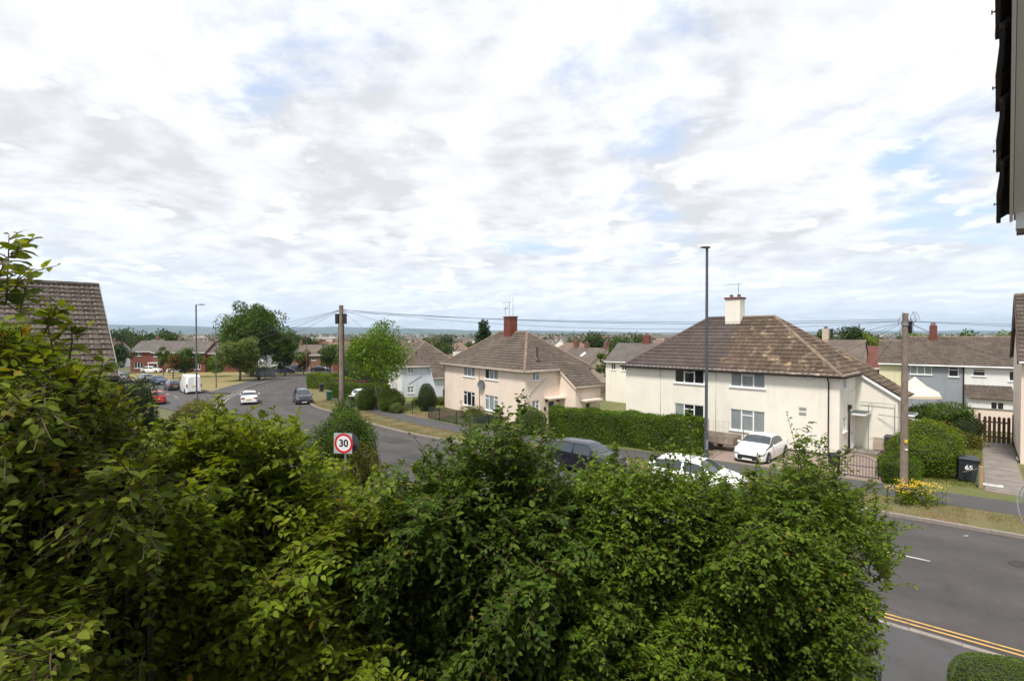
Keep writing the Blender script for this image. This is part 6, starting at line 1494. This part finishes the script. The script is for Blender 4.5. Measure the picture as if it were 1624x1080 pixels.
# ---- the town beyond
protos = []
def far_proto(name, L, Dp, H, RH, mw, mr, hip=0, win=True):
    wins = []
    if win:
        nwx = max(2, int(L / 3.2))
        for i in range(nwx): x = (i + .5) * L / nwx; wins += [('f', x - .6, x + .6, 3.4, 4.5, '2'), ('f', x - .65, x + .65, .9, 2.2, '2')]
    return gable_house(name, 'x', (0, 0, 0), 0, L, Dp, H, RH, mw, mr, wins, [(L * .5, Dp / 2, .9, .7, RH + 1.0)], hip=hip, gut=False)
FL = {'hip': 'distant house with a hipped roof among the far streets', 'gab': 'distant gabled house among the far streets', 'row': 'distant terraced row among the far streets'}
for kind, a in (('hip', (14, 8, 5, 8.4, m_tan, m_roof_br, 4)), ('hip', (13, 8, 5, 8.2, m_whiter, m_roof_or, 4)), ('gab', (11, 8, 5, 8.2, m_pink, m_roof_br, 0)), ('gab', (9, 8, 5, 8.0, m_whiter, m_roof_rd, 0)), ('row', (24, 8, 5, 8.2, m_cream, m_roof_gr, 0)), ('row', (20, 8, 5, 8.2, m_brick2, m_roof_or, 0))):
    p = far_proto('distant_house', *a[:6], hip=a[6]); p['label'] = FL[kind]; p['group'] = 'far houses'; protos.append((kind, p, False))
placed = []; rs = random.Random(31); used = set()
fixed = [(-84, 121), (-76, 121), (-68, 121), (-50, 128), (-42, 128), (-74, 190), (-62, 188), (-122, 333), (-112, 163), (12, 84), (18, 62), (40, 65)]
rows_y = [150, 172, 196, 222, 250, 284, 322, 366, 420, 486, 560, 650]
for y in rows_y:
    x = -y * .80
    tilt = rs.uniform(-.5, .5)
    while x < y * 1.0:
        yy = y + rs.uniform(-6, 6) + 8 * math.sin(x / 40); px = 812 + FPX * x / yy
        kind, p, u_ = rs.choice(protos)
        wd = 26 if kind == 'row' else 15
        ok = all((x - a) ** 2 + (yy - b) ** 2 > 20 ** 2 for a, b in fixed) and -40 < px < 1560 and rs.random() < .74
        if ok and len(placed) < 215:
            c = p if id(p) not in used else copy_tree(p)
            used.add(id(p)); c.location = (x, yy, g(yy) - .4 + rs.uniform(-1.2, .6)); c.rotation_euler.z = rs.choice([0, .4, -.5, 1.2, 1.57, -1.1]) + rs.uniform(-.2, .2); c.scale = (1, 1, rs.uniform(.92, 1.05)); placed.append((x, yy))
        x += wd * (1.15 + y / 900) * rs.uniform(.8, 1.35)
ft = []
for i in range(5):
    t = tree('distant_tree', 'distant broadleaf tree between the far houses', (0, 0, 0), 9 + i, 4.2 + .5 * i, 7.5 + i, 2200, .75, (lf_far, lf_far2)[i % 2], 90 + i, .3, ncl=30, group='far trees'); ft.append([t, False])
pos = []
for _ in range(115):
    y = rs.choice([135, 160, 185, 210, 240, 270, 300, 345, 395, 450, 520, 600, 700]) + rs.uniform(-12, 12); px = rs.uniform(-30, 1640); pos.append(((px - 812) / FPX * y, y, g(y), 1))
for px in range(150, 300, 11): y = 178 + rs.uniform(-14, 14); pos.append(((px - 812) / FPX * y, y, -3.2, rs.uniform(.95, 1.35)))     # wood behind the terrace
for px, y in ((268, 176), (258, 184), (275, 182), (440, 190), (462, 205), (540, 250), (556, 240), (575, 255), (900, 300), (915, 310), (938, 320), (986, 150), (1010, 158), (940, 190), (955, 200), (1320, 210), (1340, 240)): pos.append(((px - 812) / FPX * y, y, g(y) - .5, 1.15))
for x, y, z, s in pos:
    e_ = rs.choice(ft)
    if any((x - a) ** 2 + (y - b) ** 2 < 9 ** 2 for a, b in placed + fixed) and s == 1: continue
    if y < 150 and (-95 < x < -35): continue
    if y < 175 and 0 < x < 30: continue
    c = e_[0] if not e_[1] else copy_tree(e_[0]); e_[1] = True
    s *= rs.uniform(.62, 1.0); c.location = (x, y, z - .3); c.rotation_euler.z = rs.uniform(0, 6); c.scale = (s, s, s * rs.uniform(.85, 1.1))
for e_ in ft:
    if not e_[1]: e_[0].location = (rs.uniform(-50, 50), 500, g(500))
# far town and woods that read as one mass
for nm, cnt, mats in (('distant_town', 1500, None),):
    k = MB(); ml = [m_tan, m_whiter, m_roof_br, m_roof_or, m_roof_gr]
    for _ in range(cnt):
        y = 700 + 2500 * rs.random() ** 1.6; px = rs.uniform(150, 1640); x = (px - 812) / FPX * y; z = g(y) + 3 * math.sin(x / 170) ; a = rs.uniform(-.8, .8); L_, D_, H_ = rs.uniform(8, 22), 8, rs.uniform(5, 7)
        cx, sy = math.cos(a), math.sin(a); ux, uy = Vector((cx, sy, 0)), Vector((-sy, cx, 0)); c = Vector((x, y, z)); k.obox(c + Vector((0, 0, H_ / 2)), ux * L_ / 2, uy * D_ / 2, (0, 0, H_ / 2), rs.choice([0, 1, 1]))
        A_ = [c + ux * (L_ / 2 * i) + uy * (D_ * .56 * j) + Vector((0, 0, H_)) for i, j in ((-1, -1), (1, -1), (1, 1), (-1, 1))]; B_ = [c + ux * (L_ / 2 * i) + Vector((0, 0, H_ + 3)) for i in (-1, 1)]
        k.add(A_ + B_, [(0, 1, 5, 4), (2, 3, 4, 5), (0, 4, 3), (1, 2, 5)], rs.choice([2, 2, 3, 4]))
    tag(k.build(nm, ml), 'far off streets of small houses along the horizon', 'town', kind='stuff')
rg = np.random.default_rng(5); P_ = []
for _ in range(420):
    y = 650 + 3600 * rs.random() ** 1.4; x = (rs.uniform(100, 1680) - 812) / FPX * y; R_ = rs.uniform(4, 9); z = g(y) + 3 * math.sin(x / 170); nl = 60; u = rand_dir(rg, nl); P_.append(np.array((x, y, z + R_ * .8)) + u * np.array((R_ * rs.uniform(1, 2.5), R_, R_)) * (rg.uniform(.3, 1, nl) ** .4)[:, None])
P_ = np.concatenate(P_); n = len(P_); V_, F_ = leaf_geo(P_, rand_dir(rg, n), unit(rand_dir(rg, n) + np.array((0, -.3, .6))), rg.uniform(2.0, 4.5, n), .8, False)
tag(link('distant_woods', np_mesh('distant_woods', V_, F_, lf_far)), 'far off woods and hedgerows towards the hills', 'woods', kind='stuff')

# ---- grass on the verges and flowering weeds at the pole
def blades(name, label, pts, h, mat, rg, w=.012):
    n = len(pts); d = np.stack([rg.normal(0, .45, n), rg.normal(0, .45, n), np.ones(n)], 1); nn = np.stack([rg.normal(0, 1, n), rg.normal(0, 1, n), np.full(n, .2)], 1)
    V_, F_ = leaf_geo(pts, d, unit(nn), h * rg.uniform(.5, 1.4, n), w, False); tag(link(name, np_mesh(name, V_, F_, mat)), label, 'grass', kind='stuff')
rg = np.random.default_rng(8)
m_straw = M_leaf('straw_blade', [(.27, .20, .09), (.20, .175, .065), (.12, .135, .04), (.32, .24, .12)], .2, .7)
ib = rg.integers(near_i(CL, 24, 6), near_i(CL, -28, 60), 130000); of_ = rg.uniform(5.05, 7.72, 130000) + rg.normal(0, .05, 130000); jit = rg.uniform(-.6, .6, (130000, 2)); q = CL[ib] + CN[ib] * of_[:, None] + np.stack([-CN[ib][:, 1], CN[ib][:, 0]], 1) * jit[:, :1]
clump = np.sin(q[:, 0] * 2.1) * np.sin(q[:, 1] * 1.7 + 1) + rg.normal(0, .5, len(q)); q = q[clump > -.35]
blades('verge_grass', 'dry straw coloured grass growing on the roadside verge', np.stack([q[:, 0], q[:, 1], np.array([g(v) + .09 for v in q[:, 1]])], 1), .085, m_straw, rg, .10)
m_gblade = M_leaf('green_blade', [(0.065, 0.097, 0.0110), (0.108, 0.130, 0.0165), (0.184, 0.173, 0.0275)], .25, .6)
q = np.array([tuple((pd * a + pn * l)[:2]) for a, l in zip(rg.uniform(31.5, 47, 16000), rg.uniform(-3.2, .25, 16000))]); blades('lawn_grass', 'green grass of the lawn left of the concrete path', np.stack([q[:, 0], q[:, 1], np.array([g(v) + .09 for v in q[:, 1]])], 1), .12, m_gblade, rg, .13)
q = CL[rg.integers(near_i(CL, -3, 28), near_i(CL, -24, 52), 22000)]; ii = rg.integers(near_i(CL, 4, 22), near_i(CL, -24, 52), 22000); q = CL[ii] + CN[ii] * rg.uniform(10.1, 16, 22000)[:, None] + np.stack([-CN[ii][:, 1], CN[ii][:, 0]], 1) * rg.uniform(-.6, .6, (22000, 1)); blades('garden_grass', 'uneven grass in the front gardens of the pink house', np.stack([q[:, 0], q[:, 1], np.array([g(v) + .09 for v in q[:, 1]])], 1), .14, m_gblade, rg, .13)
rw_ = thing('ragwort', 'yellow flowering ragwort around the foot of the right telegraph pole', 'wild flowers', (16.4, 21.5, g(21.5) + .1)); st = MB(); fl = []; lp = []; ld = []
rs = random.Random(6)
for i in range(62):
    b_ = Vector((rs.gauss(.2, .62), rs.gauss(-.25, .28), 0)); h_ = rs.uniform(.45, .95); tp = b_ + Vector((rs.uniform(-.15, .15), rs.uniform(-.1, .1), h_)); st.tube([b_, b_.lerp(tp, .5) + Vector((.02, 0, 0)), tp], [.009, .007, .005], 4)
    for _ in range(10): q = b_.lerp(tp, rs.uniform(.1, .85)); lp.append(tuple(q)); ld.append((rs.uniform(-1, 1), rs.uniform(-1, 1), rs.uniform(-.2, .5)))
    for _ in range(8 if i < 50 else 0): fl.append(tuple(tp + Vector((rs.gauss(0, .09), rs.gauss(0, .09), rs.gauss(0, .03)))))
tag(st.build('stems', lf_mid, rw_), kind='stuff')
V_, F_ = leaf_geo(np.array(lp), np.array(ld), unit(rand_dir(rg, len(lp)) + np.array((0, 0, 1))), rg.uniform(.10, .22, len(lp)), .35, False); tag(link('leaves', np_mesh('leaves', V_, F_, lf_bright), rw_), kind='stuff')
k = MB()
for p in fl: k.lathe([(0, .010), (.020, .008), (.025, 0), (0, -.004)], 7, M=Matrix.Translation(p) @ Matrix.Rotation(rs.uniform(-.6, .6), 4, 'X'))
tag(k.build('flowers', M('ragwort_yellow', (.60, .40, .012), .7, .1, 8), rw_), kind='stuff')
for i, (px, py, s_) in enumerate([(1438, 818, .06), (1601, 835, .14), (1545, 799, .09), (1532, 850, .05)]):
    p = gp(px, py, .02); k = MB(); k.obox((0, 0, .015), (s_, .01, 0), (-.01, s_ * .5, .01), (0, 0, .012)); o = k.build('litter', m_whiter, loc=p, rz=i); tag(o, ('scrap of white litter on the verge by the flowers', 'flat pale litter lying on the road by the kerb', 'small pale litter scrap on the pavement edge', 'tiny pale litter scrap in the gutter')[i], 'litter')

# ------------------------------------------------------------------ foreground hedge and shrubs
def shoots(B, D_, Ln, rg, sp, leaf, droop, stems, fan=.9, rad=.0048, tipscale=.6):
    """leafy twigs: alternate leaves along bending shoots; returns leaf arrays"""
    P, DD, NN, LL_ = [], [], [], []
    up = np.array((0, 0, 1.))
    for b, d, L in zip(B, D_, Ln):
        n = max(3, int(L / sp)); t = (np.arange(n) + .5) / n
        side = unit(np.cross(d, up) + 1e-6); sway = rg.normal(0, .10)
        pts = b + np.outer(t * L, d) + np.outer(-droop * L * t ** 2, up) + np.outer(sway * L * t ** 2, side)
        tan = unit(d + np.outer(-2 * droop * t, up) + np.outer(2 * sway * t, side))
        sg = np.where(np.arange(n) % 2 == 0, 1., -1.)[:, None]
        roll = rg.normal(0, .35); pl = unit(side * math.cos(roll) + np.cross(side, d) * math.sin(roll))
        ld = unit(tan * .55 + sg * pl * fan + rg.normal(0, .28, (n, 3)) + np.array((0, 0, -.18)))
        nn = unit(np.cross(tan, pl) * np.sign(np.cross(d, pl)[2] + 1e-6) + np.array((0, 0, .55)) + rg.normal(0, .38, (n, 3)))
        P.append(pts); DD.append(ld); NN.append(nn); LL_.append(leaf * rg.choice([.55, .8, 1., 1.15, 1.3], n) * rg.uniform(.85, 1.1, n) * (1 - (1 - tipscale) * t ** 3))
        if stems is not None: stems.tube([b, pts[n // 2], pts[-1]], [rad, rad * .8, rad * .4], 3, cap=False)
    return np.concatenate(P), np.concatenate(DD), np.concatenate(NN), np.concatenate(LL_)
def leaf_objs(root, P, DD, NN, LL_, mats, meshes, limit=280):
    for i in range(min(len(P), limit)):
        d = Vector(DD[i]).normalized(); s = Vector(NN[i]).cross(d).normalized(); n = d.cross(s); l = float(LL_[i])
        o = link('leaf', meshes[i % len(meshes)], root); o.matrix_world = Matrix(((d.x * l, s.x * l, n.x * l, P[i][0]), (d.y * l, s.y * l, n.y * l, P[i][1]), (d.z * l, s.z * l, n.z * l, P[i][2]), (0, 0, 0, 1)))
def leaf_meshes(cols, wr):
    out = []
    for i, c in enumerate(cols):
        m = M_leaf('single_leaf', [c, tuple(min(1, q * 1.15) for q in c)], .32, .45)
        V_ = T8V.copy(); V_[:, 1] *= wr; V_[:, 2] *= (1 + .4 * i); me = np_mesh('leaf', V_, T8F, m, True); out.append(me)
    return out
def fg(name, label, prof, depth, thick, nF, nT, leaf, sp, mat, seed, droop=.25, lenF=(.22, .5), lenT=(.2, .75), right_end=False, wr=.6, spires=(), cols=None, bottom=1130, filler=0, cat='hedge', core_in=.42, ntip=0):
    rg = np.random.default_rng(seed); px = np.array([p[0] for p in prof], float); py = np.array([p[1] for p in prof], float) + 22
    dep = (lambda x: np.interp(x, [d[0] for d in depth], [d[1] for d in depth]))
    mid = (px[0] + px[-1]) / 2; root = thing(name, label, cat, ((mid - 812) / FPX * dep(mid), dep(mid) + thick / 2, 1.5))
    c, s = math.cos(PITCH), math.sin(PITCH)
    def w3(x, y, d):            # pixel and depth to world
        X = (x - 812) / FPX; V_ = (540 - y) / FPX; r = np.stack([X, c + V_ * s + 0 * X, -s + V_ * c + 0 * X], -1); return np.array((0, 0, CAMZ)) + r * (d / r[..., 1])[..., None]
    stems = MB()
    # front face
    x = rg.uniform(px[0], px[-1], nF); top = np.interp(x, px, py) + 26; y = top + (bottom - top) * rg.uniform(0, 1, nF) ** .95
    if right_end: lim = np.interp(y, [790, 860, 1000, 1100], [1365, 1346, 1332, 1326]); x = np.where(x > lim, lim - (x - lim) * rg.uniform(0, 2, nF), x)
    bulge = .52 * np.sin(x * .019 + seed) * np.sin(y * .016 + 1.3 * seed + x * .006) + .16 * np.sin(x * .047 + y * .043) + .08 * np.sin(x * .09 - y * .11); d = dep(x) + .18 + bulge - .12 * np.clip((y - 700) / 400, 0, 1) + rg.normal(0, .05, nF) + np.clip((top + 60 - y) / 60, 0, 1) * thick * .35
    B = w3(x, y, d); D_ = unit(np.stack([rg.normal(0, .55, nF), -np.abs(rg.normal(.75, .35, nF)), rg.normal(.30, .45, nF)], 1)); Ln = rg.uniform(*lenF, nF)
    # top
    x2 = rg.uniform(px[0], px[-1], nT); y2 = np.interp(x2, px, py); d2 = dep(x2) + .15 + rg.uniform(0, 1, nT) * thick; B2 = w3(x2, y2 + 18 + rg.uniform(0, 36, nT), dep(x2) + thick * .4); sc = d2 / (dep(x2) + thick * .4); B2 = np.stack([B2[:, 0] * sc, d2, B2[:, 2]], 1)
    D2 = unit(np.stack([rg.normal(0, .5, nT), rg.normal(-.15, .5, nT), np.abs(rg.normal(.9, .3, nT))], 1)); L2 = rg.uniform(*lenT, nT) * rg.uniform(.35, 1, nT) * np.where(rg.uniform(0, 1, nT) < .07, 1.7, 1.0)
    BB, DD_, LN = [B, B2], [D_, D2], [Ln, L2]
    if right_end:
        nR = nF // 3; y3 = rg.uniform(py[-1] + 40, bottom, nR); xr = np.interp(y3, [820, 900, 1000, 1090], [1372, 1358, 1346, 1342]); dd3 = dep(xr) + rg.uniform(.1, thick, nR); B3 = w3(xr, y3, dep(xr) + .5); B3 = np.stack([B3[:, 0] + rg.normal(0, .04, nR), dd3, B3[:, 2]], 1)
        BB.append(B3); DD_.append(unit(np.stack([np.abs(rg.normal(.4, .3, nR)), rg.normal(-.5, .4, nR), rg.normal(.1, .5, nR)], 1))); LN.append(rg.uniform(.08, .2, nR))
    P, Dl, Nl, Ll = shoots(np.concatenate(BB), np.concatenate(DD_), np.concatenate(LN), rg, sp, leaf, droop, stems)
    arrs = [(P, Dl, Nl, Ll)]
    if filler:
        x = rg.uniform(px[0], min(px[-1], 1318), filler); top = np.interp(x, px, py) + 50; y = top + (bottom - top) * rg.uniform(0, 1, filler); Pf = w3(x, y, dep(x) + .30 + rg.uniform(0, .45, filler)); arrs.append((Pf, rand_dir(rg, filler), unit(rand_dir(rg, filler) + np.array((0, -.4, .6))), leaf * rg.uniform(.7, 1.2, filler)))
    P, Dl, Nl, Ll = [np.concatenate([a[i] for a in arrs]) for i in range(4)]
    o = np.array(root.location)
    V_, F_ = leaf_geo(P - o, Dl, Nl, Ll, wr, True); fo = link('foliage', np_mesh('foliage', V_, F_, mat, True), root); tag(fo, kind='stuff')
    # leaders that stand out of the top, leaf by leaf
    tipP = []
    for (x0, y0, x1, y1, dd) in spires:
        a, b = w3(np.array([float(x0)]), np.array([float(y0)]), np.array([dd]))[0], w3(np.array([float(x1)]), np.array([float(y1)]), np.array([dd + rg.uniform(-.1, .2)]))[0]; dv = b - a; Lh = np.linalg.norm(dv); dv /= Lh
        A_ = shoots([a], [unit(dv + np.array((0, 0, .06)))], [Lh], rg, sp * 1.15, leaf, .06, stems, fan=.85, rad=.0055); tipP.append(A_)
        nb = int(Lh / .038)
        tt = rg.uniform(0, .86, nb); base = a + np.outer(tt * Lh, dv); dirs = unit(np.stack([rg.normal(0, .8, nb), rg.normal(0, .7, nb), rg.uniform(.25, .9, nb)], 1)); ln_ = (.40 * (1 - tt) + .06) * min(1, Lh / .6) * rg.uniform(.6, 1.1, nb)
        A2 = shoots(base, dirs, ln_, rg, sp, leaf * .9, .2, stems); V2, F2 = leaf_geo(A2[0] - o, A2[1], A2[2], A2[3], wr, True); tag(link('spray', np_mesh('spray', V2, F2, mat, True), root), kind='stuff')
    if tipP:
        A_ = [np.concatenate([a[i] for a in tipP]) for i in range(4)]; pm = leaf_meshes(cols or [(.06, .10, .02)], wr)
        leaf_objs(root, A_[0] - o, A_[1], A_[2], A_[3], None, pm)
    stems.v = [(a - o[0], b - o[1], c_ - o[2]) for a, b, c_ in stems.v]
    tag(stems.build('twigs', m_twig, root), kind='stuff')
    # solid dark sheets inside, coloured to stand for the hedge's inner shade
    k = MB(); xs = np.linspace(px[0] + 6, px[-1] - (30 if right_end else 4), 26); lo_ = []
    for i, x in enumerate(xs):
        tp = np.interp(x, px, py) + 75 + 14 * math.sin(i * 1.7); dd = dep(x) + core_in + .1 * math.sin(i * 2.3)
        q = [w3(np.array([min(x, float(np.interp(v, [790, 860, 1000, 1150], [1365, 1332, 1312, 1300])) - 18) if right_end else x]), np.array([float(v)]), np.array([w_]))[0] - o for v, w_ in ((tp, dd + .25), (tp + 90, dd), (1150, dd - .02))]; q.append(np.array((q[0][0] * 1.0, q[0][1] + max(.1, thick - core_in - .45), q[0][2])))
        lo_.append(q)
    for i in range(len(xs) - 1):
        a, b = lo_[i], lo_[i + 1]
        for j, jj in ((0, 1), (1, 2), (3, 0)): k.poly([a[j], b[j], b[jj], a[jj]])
    k.build('shade_core', m_core, root, smooth=True)
    # a few thick upright stems
    rs_ = random.Random(seed)
    for i in range(9):
        k = MB(); x = px[0] + (px[-1] - px[0] - (170 if right_end else 0)) * (i + .5) / 9; tp = float(np.interp(x, px, py)) + 30; a = w3(np.array([x]), np.array([1140.]), np.array([dep(x) + .5]))[0] - o; b = w3(np.array([x + rs_.uniform(-20, 20)]), np.array([tp]), np.array([dep(x) + .55]))[0] - o; k.tube([a, (a + b) / 2 + np.array((rs_.uniform(-.08, .08), 0, 0)), b], [.035, .022, .006], 6); k.build('stem', m_bark, root, smooth=True)
    return root
lf_horn = M_leaf('hornbeam_leaf', [(.030, .060, .006), (.045, .088, .008), (.065, .115, .010), (.10, .155, .014)], .38, .6, .15, rare=(.16, .12, .02))
lf_horn2 = M_leaf('hornbeam_leaf_light', [(.046, .090, .006), (.074, .130, .009), (.10, .162, .011), (.155, .215, .018)], .40, .6, .15, rare=(.22, .17, .02))
lf_left = M_leaf('shrub_leaf', [(.065, .105, .006), (.105, .155, .008), (.14, .19, .010), (.20, .24, .018)], .42, .6, .15, rare=(.30, .18, .02))
lf_far_left = M_leaf('orchard_leaf', [(.045, .072, .006), (.075, .11, .008), (.11, .15, .012), (.18, .21, .025)], .42, .6, .15, rare=(.25, .14, .02))
fg('hornbeam_hedge', 'tall unclipped hornbeam hedge across the lower right half', [(905, 760), (940, 745), (985, 742), (1040, 748), (1090, 752), (1125, 768), (1180, 775), (1230, 745), (1270, 735), (1310, 752), (1340, 778), (1370, 806), (1395, 838), (1408, 860)],
   [(880, 5.7), (1420, 6.3)], 1.3, 2900, 1700, .072, .034, lf_horn2, 101, right_end=True, filler=9000,
   spires=[(1268, 800, 1284, 648, 6.5), (1240, 780, 1246, 712, 6.6), (1095, 760, 1093, 640, 6.4), (975, 770, 974, 695, 6.3), (1310, 790, 1352, 700, 6.6), (1350, 820, 1392, 757, 6.5), (1060, 770, 1062, 690, 6.4), (1030, 770, 1035, 702, 6.4), (1370, 850, 1438, 830, 6.2), (1190, 790, 1204, 715, 6.5), (1330, 800, 1322, 738, 6.6), (1150, 790, 1156, 738, 6.4), (1262, 790, 1270, 690, 6.3), (1296, 790, 1302, 680, 6.4), (1010, 780, 1006, 716, 6.2), (930, 790, 936, 722, 6.1), (1120, 790, 1112, 722, 6.2), (1225, 800, 1220, 730, 6.2)],
   cols=[(.06, .10, .016), (.085, .13, .022), (.11, .15, .03)])
fg('dark_leaved_hedge', 'darker rounded hedge shrub in the lower middle with tall shoots', [(575, 790), (610, 772), (650, 775), (680, 735), (720, 715), (760, 705), (800, 685), (835, 700), (870, 745), (910, 770), (950, 790)],
   [(570, 5.0), (960, 5.6)], 1.2, 1950, 950, .078, .037, lf_horn, 102, filler=8000,
   spires=[(790, 720, 800, 632, 5.6), (822, 720, 830, 612, 5.7), (700, 760, 690, 702, 5.4), (745, 740, 742, 672, 5.5), (770, 730, 776, 668, 5.5), (850, 750, 862, 655, 5.6), (668, 770, 676, 704, 5.3), (720, 750, 716, 690, 5.3), (880, 770, 892, 722, 5.7), (806, 730, 812, 640, 5.4), (785, 735, 786, 660, 5.4), (640, 800, 636, 740, 5.2), (610, 800, 600, 748, 5.1)],
   cols=[(.04, .075, .016), (.06, .10, .02), (.09, .13, .028)])
fg('leafy_shrub', 'bright yellow green leafy shrub in front of the speed sign', [(195, 735), (225, 715), (260, 690), (300, 668), (340, 655), (380, 660), (430, 660), (470, 668), (492, 700), (508, 748), (545, 768), (580, 770), (620, 790)],
   [(190, 4.3), (620, 4.9)], 1.2, 1450, 950, .086, .041, lf_left, 103, filler=6000, lenT=(.2, .5),
   spires=[(338, 690, 346, 622, 4.6), (300, 700, 292, 650, 4.7), (400, 710, 396, 655, 4.8), (362, 700, 378, 648, 4.8), (440, 720, 446, 660, 4.9), (265, 710, 258, 655, 4.6), (590, 800, 616, 735, 4.9)],
   cols=[(.08, .12, .018), (.11, .15, .024), (.14, .175, .035)])
fg('orchard_shrub', 'tall leafy shrub filling the left edge of the view', [(-60, 500), (-20, 492), (20, 495), (60, 515), (100, 548), (130, 572), (165, 596), (200, 612), (225, 675), (250, 738)],
   [(-60, 3.0), (250, 3.6)], .95, 1150, 640, .078, .042, lf_far_left, 104, filler=4500, lenF=(.15, .36), lenT=(.12, .34), cat='shrub',
   spires=[(-5, 424, 62, 373, 2.9), (30, 500, 52, 432, 3.0), (-10, 470, 8, 398, 3.0), (70, 530, 100, 478, 3.1), (110, 570, 128, 508, 3.2), (150, 620, 172, 565, 3.3), (185, 640, 207, 588, 3.4), (10, 480, 18, 360, 3.0), (85, 560, 74, 470, 3.1)],
   cols=[(.06, .095, .018), (.09, .125, .024), (.13, .15, .04)])

# ------------------------------------------------------------------ air between here and the hills
k = MB(); k.box(-12500, 12500, -320, 9800, -14, 245)
hzm = bpy.data.materials.new('haze'); hzm.use_nodes = True; nt = hzm.node_tree
for n in list(nt.nodes):
    if n.type != 'OUTPUT_MATERIAL': nt.nodes.remove(n)
pv = nt.nodes.new('ShaderNodeVolumePrincipled'); pv.inputs['Color'].default_value = (.58, .79, 1.0, 1); pv.inputs['Density'].default_value = 9e-5; pv.inputs['Anisotropy'].default_value = .2
nt.links.new(pv.outputs[0], [n for n in nt.nodes if n.type == 'OUTPUT_MATERIAL'][0].inputs['Volume'])
tag(k.build('haze', hzm), kind='stuff')
